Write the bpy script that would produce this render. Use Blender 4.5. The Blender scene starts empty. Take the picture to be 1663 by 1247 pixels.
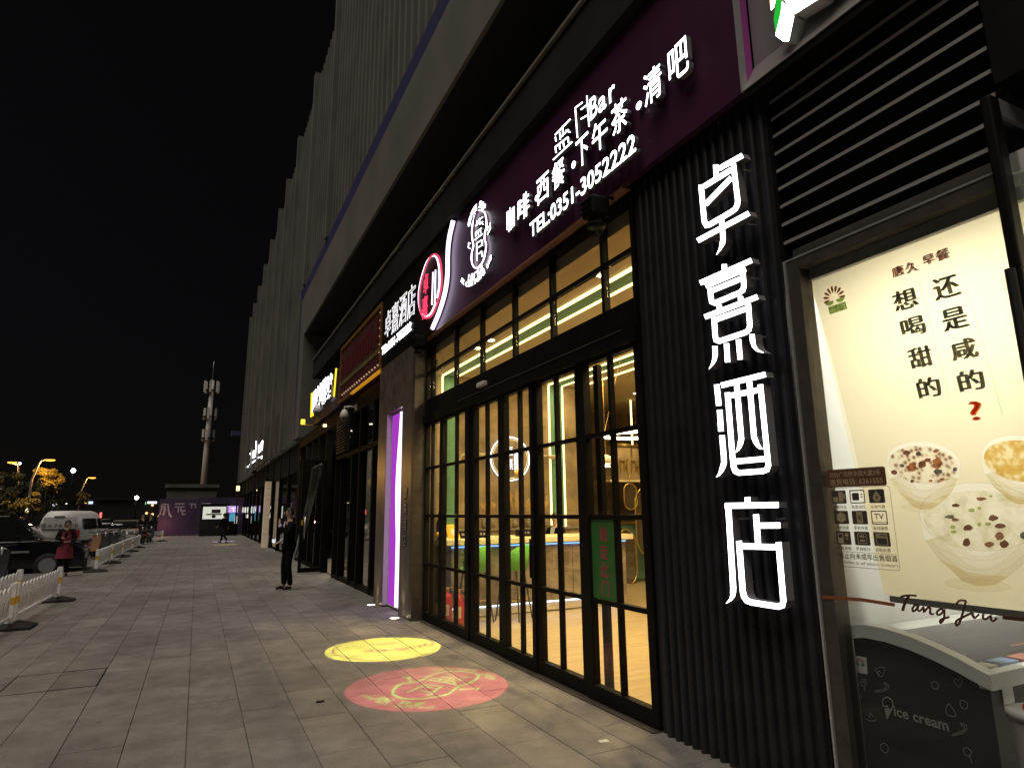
import bpy, bmesh, math, random
from mathutils import Vector, Matrix
from mathutils.geometry import delaunay_2d_cdt
random.seed(7)
D = bpy.data
SC = bpy.context.scene
COL = SC.collection

# ------------------------------------------------------------------ camera, sky, added ambient fill, exposure
CH = 1.65
F_PX, YAW, PITCH, ROLL = 1017.27, math.radians(26.3185), math.radians(11.41636), math.radians(-0.698)
W_PX, H_PX = 1663.0, 1247.0
fw = Vector((math.sin(YAW)*math.cos(PITCH), math.cos(YAW)*math.cos(PITCH), math.sin(PITCH)))
rt = Vector((math.cos(YAW), -math.sin(YAW), 0))
up = rt.cross(fw)
RT = rt*math.cos(ROLL) + up*math.sin(ROLL)
UP = up*math.cos(ROLL) - rt*math.sin(ROLL)
cam = D.cameras.new('camera'); cam.sensor_width = 36; cam.lens = 36*F_PX/W_PX
cam.clip_start = 0.05; cam.clip_end = 1500
co = D.objects.new('camera', cam); COL.objects.link(co)
M = Matrix((RT, UP, -fw)).transposed().to_4x4(); M.translation = (0, 0, CH)
co.matrix_world = M
SC.camera = co

SC.view_settings.view_transform = 'Standard'; SC.view_settings.look = 'None'
SC.view_settings.exposure = 0.0; SC.view_settings.gamma = 1.0
SC.view_settings.use_curve_mapping = False
SC.cycles.max_bounces = 7; SC.cycles.diffuse_bounces = 3; SC.cycles.glossy_bounces = 3
SC.cycles.transparent_max_bounces = 24; SC.cycles.transmission_bounces = 4
SC.cycles.sample_clamp_indirect = 3.0; SC.cycles.use_denoising = True; SC.cycles.use_adaptive_sampling = False
SC.cycles.caustics_reflective = False; SC.cycles.caustics_refractive = False

world = D.worlds.new('World'); SC.world = world; world.use_nodes = True
wn = world.node_tree.nodes; wl = world.node_tree.links
sky = wn.new('ShaderNodeTexSky'); sky.sky_type = 'NISHITA'; sky.sun_disc = False
sky.sun_elevation = math.radians(35); sky.sun_rotation = math.radians(-60)
bgn = wn['Background']; wl.new(sky.outputs[0], bgn.inputs[0]); bgn.inputs[1].default_value = 0.0003
glow = wn.new('ShaderNodeBackground'); glow.inputs[0].default_value = (1., .70, .66, 1); glow.inputs[1].default_value = 0.0019   # even city sky glow
addn = wn.new('ShaderNodeAddShader'); wl.new(bgn.outputs[0], addn.inputs[0]); wl.new(glow.outputs[0], addn.inputs[1]); wl.new(addn.outputs[0], wn['World Output'].inputs[0])

sun = D.lights.new('plaza_fill', 'SUN'); sun.energy = 1.6; sun.angle = math.radians(40); sun.color = (1.0, 0.93, 0.83)  # added broad soft lamp, stands in for the ambient light on the plaza
so = D.objects.new('plaza_fill', sun); COL.objects.link(so)
so.rotation_euler = Vector((0.36, 0.22, -0.90)).to_track_quat('-Z', 'Y').to_euler()

# ------------------------------------------------------------------ measuring helper: a point of the photograph on a plane of the place
def on(px, py, ax, v):
    d = fw + RT*((px-W_PX/2)/F_PX) - UP*((py-H_PX/2)/F_PX)
    t = (v-(CH if ax == 2 else 0))/d[ax]
    return Vector((0, 0, CH)) + d*t

# ------------------------------------------------------------------ materials
def mat(name, col=(.5, .5, .5), rough=.6, metal=0., spec=.5, noise=0., nscale=8., bump=0., emit=None, estr=0., objvar=0.):
    m = D.materials.new(name); m.use_nodes = True
    nt = m.node_tree; b = nt.nodes['Principled BSDF']
    b.inputs['Base Color'].default_value = (*col, 1); b.inputs['Roughness'].default_value = rough
    b.inputs['Metallic'].default_value = metal; b.inputs['Specular IOR Level'].default_value = spec
    if emit:
        b.inputs['Emission Color'].default_value = (*emit, 1); b.inputs['Emission Strength'].default_value = estr
    if noise or bump or objvar:
        tc = nt.nodes.new('ShaderNodeTexCoord'); n = nt.nodes.new('ShaderNodeTexNoise')
        n.inputs['Scale'].default_value = nscale; n.inputs['Detail'].default_value = 6
        nt.links.new(tc.outputs['Object'], n.inputs['Vector'])
        if noise or objvar:
            mp = nt.nodes.new('ShaderNodeMapRange')
            mp.inputs[1].default_value = .3; mp.inputs[2].default_value = .7
            mp.inputs[3].default_value = 1-noise; mp.inputs[4].default_value = 1+noise
            nt.links.new(n.outputs[0], mp.inputs[0])
            v = mp.outputs[0]
            if objvar:
                oi = nt.nodes.new('ShaderNodeObjectInfo'); mr = nt.nodes.new('ShaderNodeMapRange')
                mr.inputs[3].default_value = 1-objvar; mr.inputs[4].default_value = 1+objvar
                nt.links.new(oi.outputs['Random'], mr.inputs[0])
                mm = nt.nodes.new('ShaderNodeMath'); mm.operation = 'MULTIPLY'
                nt.links.new(v, mm.inputs[0]); nt.links.new(mr.outputs[0], mm.inputs[1]); v = mm.outputs[0]
            vm = nt.nodes.new('ShaderNodeVectorMath'); vm.operation = 'SCALE'
            vm.inputs[0].default_value = col; nt.links.new(v, vm.inputs['Scale'])
            nt.links.new(vm.outputs[0], b.inputs['Base Color'])
        if bump:
            bp = nt.nodes.new('ShaderNodeBump'); bp.inputs['Strength'].default_value = bump; bp.inputs['Distance'].default_value = .01
            nt.links.new(n.outputs[0], bp.inputs['Height']); nt.links.new(bp.outputs[0], b.inputs['Normal'])
    return m

def emat(name, col, s, sample=False):
    m = D.materials.new(name); m.use_nodes = True; m.cycles.emission_sampling = 'FRONT_BACK' if sample else 'NONE'
    nt = m.node_tree; nt.nodes.remove(nt.nodes['Principled BSDF'])
    e = nt.nodes.new('ShaderNodeEmission'); e.inputs[0].default_value = (*col, 1); e.inputs[1].default_value = s
    nt.links.new(e.outputs[0], nt.nodes['Material Output'].inputs[0])
    return m

def glassmat(name, tint=(.92, .93, .92), refl=.9, ior=1.45):
    m = D.materials.new(name); m.use_nodes = True
    nt = m.node_tree; nt.nodes.remove(nt.nodes['Principled BSDF'])
    t = nt.nodes.new('ShaderNodeBsdfTransparent'); t.inputs[0].default_value = (*tint, 1)
    g = nt.nodes.new('ShaderNodeBsdfGlossy'); g.inputs['Roughness'].default_value = .01; g.inputs[0].default_value = (refl, refl, refl, 1)
    lw = nt.nodes.new('ShaderNodeLayerWeight'); lw.inputs[0].default_value = .5
    pw = nt.nodes.new('ShaderNodeMath'); pw.operation = 'POWER'; pw.inputs[1].default_value = 5
    ma = nt.nodes.new('ShaderNodeMath'); ma.operation = 'MULTIPLY_ADD'; r0 = ((ior-1)/(ior+1))**2; ma.inputs[1].default_value = 1-r0; ma.inputs[2].default_value = r0
    nt.links.new(lw.outputs['Facing'], pw.inputs[0]); nt.links.new(pw.outputs[0], ma.inputs[0])
    mx = nt.nodes.new('ShaderNodeMixShader')
    nt.links.new(ma.outputs[0], mx.inputs[0]); nt.links.new(t.outputs[0], mx.inputs[1]); nt.links.new(g.outputs[0], mx.inputs[2])
    nt.links.new(mx.outputs[0], nt.nodes['Material Output'].inputs[0])
    return m

def inkmat(name, tint, var=None, nscale=40, vor=False, thr=(.42, .58)):
    """printer's ink on a translucent sheet: tints what lies behind it"""
    m = D.materials.new(name); m.use_nodes = True
    nt = m.node_tree; nt.nodes.remove(nt.nodes['Principled BSDF'])
    t = nt.nodes.new('ShaderNodeBsdfTransparent'); t.inputs[0].default_value = (*tint, 1)
    if var:
        tc = nt.nodes.new('ShaderNodeTexCoord')
        n = nt.nodes.new('ShaderNodeTexVoronoi' if vor else 'ShaderNodeTexNoise'); n.inputs['Scale'].default_value = nscale
        nt.links.new(tc.outputs['Object'], n.inputs['Vector'])
        cr = nt.nodes.new('ShaderNodeValToRGB')
        cr.color_ramp.elements[0].position = thr[0]; cr.color_ramp.elements[0].color = (*var[0], 1)
        cr.color_ramp.elements[1].position = thr[1]; cr.color_ramp.elements[1].color = (*var[-1], 1)
        for k, c in enumerate(var[1:-1]):
            e = cr.color_ramp.elements.new(thr[0]+(thr[1]-thr[0])*(k+1)/(len(var)-1)); e.color = (*c, 1)
        nt.links.new(n.outputs[0], cr.inputs[0]); nt.links.new(cr.outputs[0], t.inputs[0])
    nt.links.new(t.outputs[0], nt.nodes['Material Output'].inputs[0])
    return m

def paving(name, objvar):
    """flamed granite: speckle, broad traffic grime, old gum spots and drips, all in place coordinates"""
    m = D.materials.new(name); m.use_nodes = True; nt = m.node_tree; N = nt.nodes.new; Lk = nt.links.new
    b = nt.nodes['Principled BSDF']; g = N('ShaderNodeNewGeometry')
    def noise(sc, det=4, rough=.5):
        n = N('ShaderNodeTexNoise'); n.inputs['Scale'].default_value = sc; n.inputs['Detail'].default_value = det; n.inputs['Roughness'].default_value = rough
        Lk(g.outputs['Position'], n.inputs['Vector']); return n.outputs[0]
    def rng(v, a, b_, c, d):
        r = N('ShaderNodeMapRange'); r.inputs[1].default_value = a; r.inputs[2].default_value = b_; r.inputs[3].default_value = c; r.inputs[4].default_value = d; Lk(v, r.inputs[0]); return r.outputs[0]
    def mul(a, b_):
        q = N('ShaderNodeMath'); q.operation = 'MULTIPLY'; Lk(a, q.inputs[0]); Lk(b_, q.inputs[1]); return q.outputs[0]
    v = mul(rng(noise(140, 2), .3, .7, .72, 1.28), rng(noise(.55, 6, .6), .3, .7, .70, 1.20))
    v = mul(v, rng(noise(3.4, 6, .65), .32, .62, .74, 1.10))
    vo = N('ShaderNodeTexVoronoi'); vo.inputs['Scale'].default_value = 2.3; Lk(g.outputs['Position'], vo.inputs['Vector'])
    v = mul(v, rng(vo.outputs['Distance'], .035, .05, .55, 1.0))
    if objvar:
        oi = N('ShaderNodeObjectInfo'); v = mul(v, rng(oi.outputs['Random'], 0, 1, 1-objvar, 1+objvar))
    vm = N('ShaderNodeVectorMath'); vm.operation = 'SCALE'; vm.inputs[0].default_value = (.232, .210, .190); Lk(v, vm.inputs['Scale']); Lk(vm.outputs[0], b.inputs['Base Color'])
    Lk(rng(noise(1.3, 5), .3, .7, .5, .75), b.inputs['Roughness'])
    bp = N('ShaderNodeBump'); bp.inputs['Strength'].default_value = .25; bp.inputs['Distance'].default_value = .004; Lk(noise(90, 3), bp.inputs['Height']); Lk(bp.outputs[0], b.inputs['Normal'])
    b.inputs['Specular IOR Level'].default_value = .35
    return m
MT = dict(
    slab=paving('granite_slab', .10),
    slabfar=paving('granite_far', 0),
    joint=mat('joint_mortar', (.095, .085, .077), .9, noise=.3),
    asphalt=mat('asphalt', (.045, .043, .042), .85, noise=.25, nscale=3),
    concrete=mat('concrete', (.165, .150, .132), .85, noise=.22, nscale=.6, bump=.1),
    concdark=mat('dark_cladding', (.030, .028, .027), .85, spec=.03, noise=.3, nscale=.8),
    navy=mat('navy_trim', (.06, .06, .16), .5),
    black=mat('black_metal', (.008, .007, .0065), .6, spec=.1, noise=.3, nscale=5),
    blackmatt=mat('black_matt', (.012, .012, .012), .8),
    rib=mat('ribbed_metal', (.022, .0215, .024), .40, spec=.35, noise=.25, nscale=6),
    bronze=mat('bronze_frame', (.10, .085, .072), .42, metal=.4, noise=.2, nscale=12),
    stonepillar=mat('pillar_stone', (.13, .105, .085), .30, noise=.35, nscale=5),
    purple=mat('purple_panel', (.070, .017, .056), .38, noise=.12, nscale=2),
    purple_lit=mat('purple_lit_edge', (.62, .10, .50), .5),  # brighter copy of the panel purple, the store sign's light put into the colour
    chrome=mat('brushed_steel', (.62, .60, .58), .30, metal=.55, noise=.1, nscale=30),
    silver=mat('silver_trim', (.55, .53, .52), .4, metal=.5),
    greypanel=mat('grey_aluminium_panel', (.30, .28, .28), .4, metal=.3),
    white=mat('white_paint', (.86, .85, .82), .45, noise=.10, nscale=9),
    whitepl=mat('white_plastic', (.72, .71, .68), .35),
    yellowtape=mat('yellow_tape', (.72, .42, .03), .5),
    rubber=mat('black_rubber', (.02, .02, .02), .85, noise=.3),
    glass=glassmat('clear_glass'),
    darkglass=glassmat('tinted_glass', (.74, .75, .73), 1.0, 1.7),
    film=mat('plastic_film', (.55, .56, .54), .25, noise=.3, nscale=3),
    plaster=mat('brown_plaster', (.27, .20, .115), .8, noise=.45, nscale=2.6, bump=.2),
    ceil=mat('ceiling_paint', (.55, .46, .30), .8, noise=.08, nscale=1.5),
    green=mat('green_paint', (.13, .30, .19), .7, noise=.1),
    counter=mat('counter_tile', (.23, .19, .14), .5, noise=.45, nscale=4.5, bump=.1),
    cream=mat('cream_top', (.80, .70, .46), .3, noise=.08),
    stool=mat('green_upholstery', (.13, .46, .06), .75, noise=.15, nscale=40),
    stoolleg=mat('dark_wood', (.03, .022, .016), .5),
    brass=mat('brass', (.75, .52, .18), .3, metal=.9),
    red=mat('red_enamel', (.55, .03, .025), .3),
    yellowcard=mat('yellow_card', (.85, .50, .03), .6),
    skin=mat('skin', (.52, .33, .24), .6, noise=.06),
    hair=mat('black_hair', (.015, .012, .011), .5, noise=.2, nscale=60),
    suit=mat('black_suit', (.008, .008, .009), .85, spec=.08, noise=.2, nscale=30),
    shirt=mat('white_shirt', (.62, .62, .70), .7),
    apron=mat('burgundy_apron', (.22, .022, .045), .8, noise=.2, nscale=14),
    darkcloth=mat('dark_cloth', (.018, .016, .019), .9, spec=.08, noise=.2),
    shoe=mat('black_shoe', (.012, .011, .011), .35),
    ledwarm=emat('led_warm', (1., .80, .34), 4.0),
    ledwarm2=emat('led_warm_dim', (1., .72, .30), 2.0),
    ledcool=emat('led_cool', (.62, .74, 1.), 4.0),
    lamp=emat('lamp_warm', (1., .80, .50), 20.0),
    letter=emat('white_led_letter', (.92, .93, 1.), 6.0, True),
    letter2=emat('white_led_letter_soft', (.90, .90, 1.), 3.2),
    letteredge=emat('white_letter_edge', (.92, .92, 1.), 1.4),
    redneon=emat('red_neon', (1., .05, .12), 1.6),
    yellowneon=emat('yellow_led', (1., .72, .03), 1.6),
    violetneon=emat('violet_white_led', (.86, .74, 1.), 2.6, True),
    halo=emat('letter_back_glow', (.86, .90, 1.), 1.6, True),
    letterside=mat('letter_return', (.26, .25, .27), .45),
    sodium=emat('sodium_lamp', (1., .42, .05), 4.0),
)
MT['film'].node_tree.nodes['Principled BSDF'].inputs['Alpha'].default_value = .38
# ------------------------------------------------------------------ mesh helpers
class MB:
    """collects boxes, bars, tubes, lathes and plates; build() links them as ONE mesh object"""
    def __init__(s): s.v = []; s.f = []; s.m = []; s.mi = 0; s.sm = []
    def add(s, vs, fs, smooth=False):
        b = len(s.v); s.v += [tuple(v) for v in vs]
        for f in fs: s.f.append([b+i for i in f]); s.m.append(s.mi); s.sm.append(smooth)
        return s
    def mat(s, i): s.mi = i; return s
    def box(s, x0, x1, y0, y1, z0, z1):
        return s.add([(x, y, z) for z in (z0, z1) for y in (y0, y1) for x in (x0, x1)],
                     [(0, 2, 3, 1), (4, 5, 7, 6), (0, 1, 5, 4), (2, 6, 7, 3), (0, 4, 6, 2), (1, 3, 7, 5)])
    def bbox(s, x0, x1, y0, y1, z0, z1, b=.01):
        """box with bevelled edges"""
        bm = bmesh.new(); bmesh.ops.create_cube(bm, size=1)
        for v in bm.verts: v.co = Vector(((x0+x1)/2+v.co.x*(x1-x0), (y0+y1)/2+v.co.y*(y1-y0), (z0+z1)/2+v.co.z*(z1-z0)))
        bmesh.ops.bevel(bm, geom=list(bm.edges), offset=b, segments=2, affect='EDGES', profile=.5)
        bm.verts.index_update(); vs = [v.co.copy() for v in bm.verts]; fs = [[v.index for v in f.verts] for f in bm.faces]; bm.free()
        return s.add(vs, fs)
    def plate(s, pts, d):
        """polygon (3-D, planar) extruded by vector d"""
        n = len(pts); d = Vector(d); a = [Vector(p) for p in pts]
        return s.add(a+[p+d for p in a], [list(range(n)), list(range(2*n-1, n-1, -1))]+[(i, i+n, (i+1) % n+n, (i+1) % n) for i in range(n)])
    def face(s, pts): return s.add(pts, [list(range(len(pts)))])
    def tube(s, pts, r, n=8, cap=True, closed=False):
        pts = [Vector(p) for p in pts]; k = len(pts); rs = r if isinstance(r, (list, tuple)) else [r]*k
        vs = []; ref = None
        for i, p in enumerate(pts):
            a = pts[i-1] if (i or closed) else p; b = pts[(i+1) % k] if (i < k-1 or closed) else p
            t = (b-a).normalized() if (b-a).length > 1e-9 else Vector((0, 0, 1))
            if ref is None: ref = Vector((0, 0, 1)) if abs(t.z) < .9 else Vector((1, 0, 0))
            u = (ref-t*ref.dot(t)).normalized(); w = t.cross(u); ref = u
            vs += [p+(u*math.cos(2*math.pi*j/n)+w*math.sin(2*math.pi*j/n))*rs[i] for j in range(n)]
        fs = []
        for i in range(k if closed else k-1):
            q = (i+1) % k
            fs += [(i*n+j, i*n+(j+1) % n, q*n+(j+1) % n, q*n+j) for j in range(n)]
        if cap and not closed: fs += [list(range(n-1, -1, -1)), list(range((k-1)*n, k*n))]
        return s.add(vs, fs, True)
    def lathe(s, c, prof, n=16, ax=2, smooth=True):
        c = Vector(c); vs = []
        for r, h in prof:
            for j in range(n):
                a = 2*math.pi*j/n; p = [r*math.cos(a), r*math.sin(a)]; p.insert(ax, h); vs.append(c+Vector(p))
        fs = [(i*n+j, i*n+(j+1) % n, (i+1)*n+(j+1) % n, (i+1)*n+j) for i in range(len(prof)-1) for j in range(n)]
        fs += [list(range(n-1, -1, -1)), list(range((len(prof)-1)*n, len(prof)*n))]
        return s.add(vs, fs, smooth)
    def ball(s, c, r, n=12, k=8):
        r = r if isinstance(r, (tuple, list)) else (r, r, r); c = Vector(c); vs = []
        for i in range(k+1):
            t = math.pi*i/k; t = min(max(t, .02), math.pi-.02)
            for j in range(n):
                a = 2*math.pi*j/n; vs.append(c+Vector((r[0]*math.sin(t)*math.cos(a), r[1]*math.sin(t)*math.sin(a), r[2]*math.cos(t))))
        fs = [(i*n+j, (i+1)*n+j, (i+1)*n+(j+1) % n, i*n+(j+1) % n) for i in range(k) for j in range(n)]
        fs += [list(range(n)), list(range((k+1)*n-1, k*n-1, -1))]
        return s.add(vs, fs, True)
    def build(s, name, mats, parent=None, origin=None):
        me = D.meshes.new(name); o0 = Vector(origin) if origin is not None else Vector((0, 0, 0))
        me.from_pydata([Vector(v)-o0 for v in s.v], [], s.f)
        for m in (mats if isinstance(mats, (list, tuple)) else [mats]): me.materials.append(MT[m] if isinstance(m, str) else m)
        me.polygons.foreach_set('material_index', s.m); me.polygons.foreach_set('use_smooth', s.sm); me.update()
        return link(name, me, parent, o0)

def link(name, me, parent=None, origin=None):
    o = D.objects.new(name, me); COL.objects.link(o)
    if origin is not None: o.location = origin
    if parent is not None:
        o.parent = parent; o.matrix_parent_inverse = world_of(parent).inverted()
    return o
def world_of(o):
    m = o.matrix_basis.copy()
    if o.parent: m = world_of(o.parent) @ o.matrix_parent_inverse @ m
    return m
def tag(o, label, cat, group=None):
    o['label'] = label; o['category'] = cat
    if group: o['group'] = group
    return o
def thing(name, label, cat, loc=(0, 0, 0), group=None):
    o = D.objects.new(name, None); COL.objects.link(o); o.location = loc; o.empty_display_size = .2
    return tag(o, label, cat, group)
def structure(o): o['kind'] = 'structure'; return o
def stuff(o): o['kind'] = 'stuff'; return o
def dup(o, parent=None, mtx=None):
    c = o.copy(); COL.objects.link(c)
    if parent is not None: c.parent = parent
    if mtx is not None: c.matrix_world = mtx
    for ch in list(o.children): dup(ch, c)
    return c

# ---- strokes and lettering on the facade (a plane x = const, read from the left: y falls)
def ribbon_px(mb, pts, w, x, depth, taper=None, lift=0., back=False):
    """a stroke drawn as a polyline (photo points), laid on the plane x and given depth"""
    n = len(pts); L = []; R = []
    ws = w if isinstance(w, (list, tuple)) else [w]*n
    for i in range(n):
        p = Vector(pts[i]); a = Vector(pts[max(i-1, 0)]); b = Vector(pts[min(i+1, n-1)])
        d1 = (p-a).normalized() if i else (b-p).normalized(); d2 = (b-p).normalized() if i < n-1 else d1
        t = (d1+d2).normalized(); nrm = Vector((-t.y, t.x)); k = max(.5, nrm.dot(Vector((-d1.y, d1.x))))
        L.append(p+nrm*ws[i]/2/k); R.append(p-nrm*ws[i]/2/k)
    X = x-lift
    vs = [on(q.x, q.y, 0, X) for q in L+R]
    bk = [v+Vector((depth, 0, 0)) for v in vs]
    m0 = mb.mi
    mb.mat(0).add(vs, [(i, i+1, n+i+1, n+i) for i in range(n-1)])
    if back: mb.mat(2).add(bk, [(i, n+i, n+i+1, i+1) for i in range(n-1)])
    fs = []
    N = 2*n
    for i in range(n-1): fs += [(i, N+i, N+i+1, i+1), (n+i, n+i+1, N+n+i+1, N+n+i), (N+i, N+n+i, N+n+i+1, N+i+1)]
    fs += [(0, n, N+n, N), (n-1, N+n-1, N+2*n-1, 2*n-1)]
    mb.mat(1).add(vs+bk, fs); mb.mi = m0
    return mb

_dims = {}
def glyph(ch, bold=0., extr=0., outline=0.):
    """mesh of a character in font units and its 2-D bounds; also the advance of the string before it"""
    key = (ch, round(bold, 4), round(extr, 5), round(outline, 4))
    if key in _dims: return _dims[key]
    c = D.curves.new('glyph', 'FONT'); c.body = ch; c.offset = bold; c.extrude = extr; c.resolution_u = 3
    if outline: c.fill_mode = 'NONE'; c.bevel_depth = outline; c.bevel_resolution = 1; c.extrude = 0
    o = D.objects.new('glyph', c); COL.objects.link(o)
    bpy.context.view_layer.update()
    me = D.meshes.new_from_object(o.evaluated_get(bpy.context.evaluated_depsgraph_get()))
    D.objects.remove(o); D.curves.remove(c)
    vs = [tuple(v.co) for v in me.vertices]; fs = [tuple(p.vertices) for p in me.polygons]; nz = [p.normal.z for p in me.polygons]
    D.meshes.remove(me)
    xs = [v[0] for v in vs] or [0]; ys = [v[1] for v in vs] or [0]
    r = (vs, fs, nz, min(xs), max(xs), min(ys), max(ys)); _dims[key] = r
    return r
def gl_mesh(name, g, fit, place, mats, parent=None, twoside=False, flat=False):
    """fit maps font (x, y, z) to sheet (u, v, w); place maps (u, v, w) to the world"""
    vs, fs, nz = g[:3]
    me = D.meshes.new(name); me.from_pydata([place(*fit(*v)) for v in vs], [], fs)
    for m in mats: me.materials.append(MT[m] if isinstance(m, str) else m)
    if len(mats) > 1:
        me.polygons.foreach_set('material_index', [0 if z > .5 else 1 for z in nz])
    me.update()
    return link(name, me, parent)
def char_box(name, ch, u0, u1, v0, v1, place, mats, parent, bold=0., depth=0., outline=0.):
    g = glyph(ch, bold, .5 if depth else 0., outline)
    sx = (u1-u0)/max(g[4]-g[3], 1e-6); sy = (v1-v0)/max(g[6]-g[5], 1e-6)
    if outline: fit = lambda x, y, z: (u0+(x-g[3])*sx, v0+(y-g[5])*sy, z*sy)
    else: fit = lambda x, y, z: (u0+(x-g[3])*sx, v0+(y-g[5])*sy, (z+.5)*depth if depth else 0.)
    return gl_mesh(name, g, fit, place, mats, parent)
def row(name, s, u0, u1, v0, v1, place, mats, parent, bold=0., depth=0., outline=0., one=False):
    """a line of lettering; every letter a mesh of its own, or (one=True) one flat print"""
    gw = glyph(s, bold); sx = (u1-u0)/max(gw[4]-gw[3], 1e-6); sy = (v1-v0)/max(gw[6]-gw[5], 1e-6)
    res = []
    if one:
        g = glyph(s, bold, .5 if depth else 0., outline)
        fit = lambda x, y, z: (u0+(x-gw[3])*sx, v0+(y-gw[5])*sy, (z+.5)*depth if depth else 0.)
        return gl_mesh(name, g, fit, place, mats, parent)
    for i, ch in enumerate(s):
        if ch == ' ': continue
        g = glyph(ch, bold, .5 if depth else 0., outline)
        pre = glyph(s[:i+1], bold); off = pre[4]-g[4]
        if outline: fit = lambda x, y, z: (u0+(x+off-gw[3])*sx, v0+(y-gw[5])*sy, z*sy)
        else: fit = lambda x, y, z: (u0+(x+off-gw[3])*sx, v0+(y-gw[5])*sy, (z+.5)*depth if depth else 0.)
        res.append(gl_mesh(name, g, fit, place, mats, parent))
    return res
def facade(x):  # sheet u = -y (to the right), v = z, w towards the street
    return lambda u, v, w: (x-w, -u, v)

# ================================================================== SETTING
# ---- ground, parking, paving
structure(MB().face([(-400, -60, -.14), (400, -60, -.14), (400, 700, -.14), (-400, 700, -.14)]).build('ground', 'asphalt'))
pv = structure(MB().box(-4.6, 3.45, -3, 63.3, -.12, -.011).build('pavement', 'joint'))
PW, PL = .408, .885
slab_me = None
cells = []
k0 = -11
for i in range(k0, 8):
    x0 = .055+i*PW
    for j in range(-4, 72):
        y0 = .47+j*PL+(.5*PL if i % 2 else 0)
        if y0 < -3 or y0+PL > 63.2 or x0 < -4.55 or x0+PW > 3.4: continue
        cells.append((i, j, x0, y0))
def in_view(x, y):
    d = Vector((x, y, -CH)); z = d.dot(fw)
    if z < .3: return False
    px = W_PX/2+F_PX*d.dot(RT)/z; py = H_PX/2-F_PX*d.dot(UP)/z
    return -90 < px < 1300 and py < 1330
cover = lambda x, y: False
vis = sorted([c for c in cells if in_view(c[2]+PW/2, c[3]+PL/2) and not cover(c[2]+PW/2, c[3])], key=lambda c: Vector((c[2]+.2, c[3]+.44, CH)).length)
near = vis[:296]; nearset = {(c[0], c[1]) for c in near}
smb = MB().bbox(-PW/2+.0027, PW/2-.0027, -PL/2+.0018, PL/2-.0018, -.04, 0, .0022)
first = None
for c in near:
    if first is None:
        first = smb.build('paving_slab', 'slab', pv); s = first
    else:
        s = first.copy(); COL.objects.link(s)
    s.location = (c[2]+PW/2, c[3]+PL/2, random.uniform(-.0012, .0012)+.0)
    s.rotation_euler = (random.uniform(-.0012, .0012), random.uniform(-.002, .002), random.choice((0, math.pi)))
fm = MB()
for c in cells:
    if (c[0], c[1]) in nearset or cover(c[2]+PW/2, c[3]): continue
    fm.box(c[2]+.0035, c[2]+PW-.0035, c[3]+.002, c[3]+PL-.002, -.04, random.uniform(-.002, .001))
stuff(fm.build('paving_slab', 'slabfar', pv))
cv = thing('access_cover', 'large square paved access cover sunk in the pavement left of centre', 'manhole cover', (-1.17, 8.22, 0))
for q in ((-1.575, -.762, 7.815, 7.829), (-1.575, -.762, 8.635, 8.649), (-1.575, -1.563, 7.8295, 8.6345), (-.774, -.762, 7.8295, 8.6345)):
    MB().box(q[0], q[1], q[2], q[3], .0016, .0030).build('frame_strip', 'blackmatt', cv)

# ---- the long office building the shops stand in
ob = thing('office_building', 'long dark office block with ribbed concrete tower above the shop signs', 'building', (3.6, 20, 0))
MB().box(3.06, 4.4, -4, 21, 5.98, 6.58).build('fascia', 'concdark', ob)
MB().box(3.02, 4.6, -4, 21, 6.581, 6.62).build('ledge', 'concrete', ob)
MB().box(4.3, 4.6, -4, 24.1, 6.625, 8.09).build('recess_wall', 'blackmatt', ob)
MB().box(3.0, 4.6, -4, 24.3, 8.1, 9.68).build('beam', 'concrete', ob)
MB().box(3.06, 4.299, -4, 23.29, 8.085, 8.097).build('soffit', 'blackmatt', ob)  # added black sheet, stands in for the shade under the beam
MB().box(3.03, 4.6, -4, 24.3, 9.683, 10.2).build('coping', 'navy', ob)
MB().box(3.0, 4.6, 23.3, 24.3, 4.31, 8.098).build('column', 'concrete', ob)
MB().box(2.985, 4.6, 24.303, 24.62, 4.31, 10.2).build('edge_trim', 'navy', ob)
MB().box(3.22, 4.6, 8, 24.62, 10.205, 18.9).box(3.22, 14, 24.623, 61, 4.3, 18.9).build('tower_wall', 'concrete', ob)
rb = None
y = 8.3; n = 0
while y < 60.5:
    z0 = 10.205 if y < 24.62 else 4.3
    r = MB().box(3.10, 3.219, y-.075, y+.075, z0+.003, 18.9).build('rib', 'concrete', ob); y += .46 if y < 30 else .6
for k, y in enumerate((19.3, 23.95, 28.9, 33.3, 37.1, 41.9, 46.7, 51.6, 56.4, 60.8)):
    MB().box(2.96, 3.218, y-.16, y+.16, 10.21 if y < 24.62 else 4.31, 19.35+.02*k).build('fin', 'concrete', ob)
MB().box(3.0, 14, 61.003, 63, 0, 12).build('end_wall', 'concdark', ob)
MB().box(2.2, 3.0, 61.4, 62.6, 8.6, 9.0).build('canopy', 'navy', ob)
# far ground floor shops of the block
fs = thing('far_shopfront', 'dark glazed shopfront row under the far ribbed tower', 'shopfront', (3.3, 40, 0))
MB().box(3.6, 3.75, 24.7, 61, 0, 4.29).build('back_wall', 'blackmatt', fs)
for k in range(12):
    y0 = 24.75+k*3.02
    MB().box(3.34, 3.352, y0+.06, y0+2.95, .12, 3.2).build('pane', 'darkglass', fs)
    MB().box(3.26, 3.38, y0-.06, y0+.058, 0, 4.29).build('mullion', 'black', fs)
    MB().box(3.3, 3.38, y0+.06, y0+2.95, 3.205, 4.29).build('spandrel', 'concdark', fs)
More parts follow.
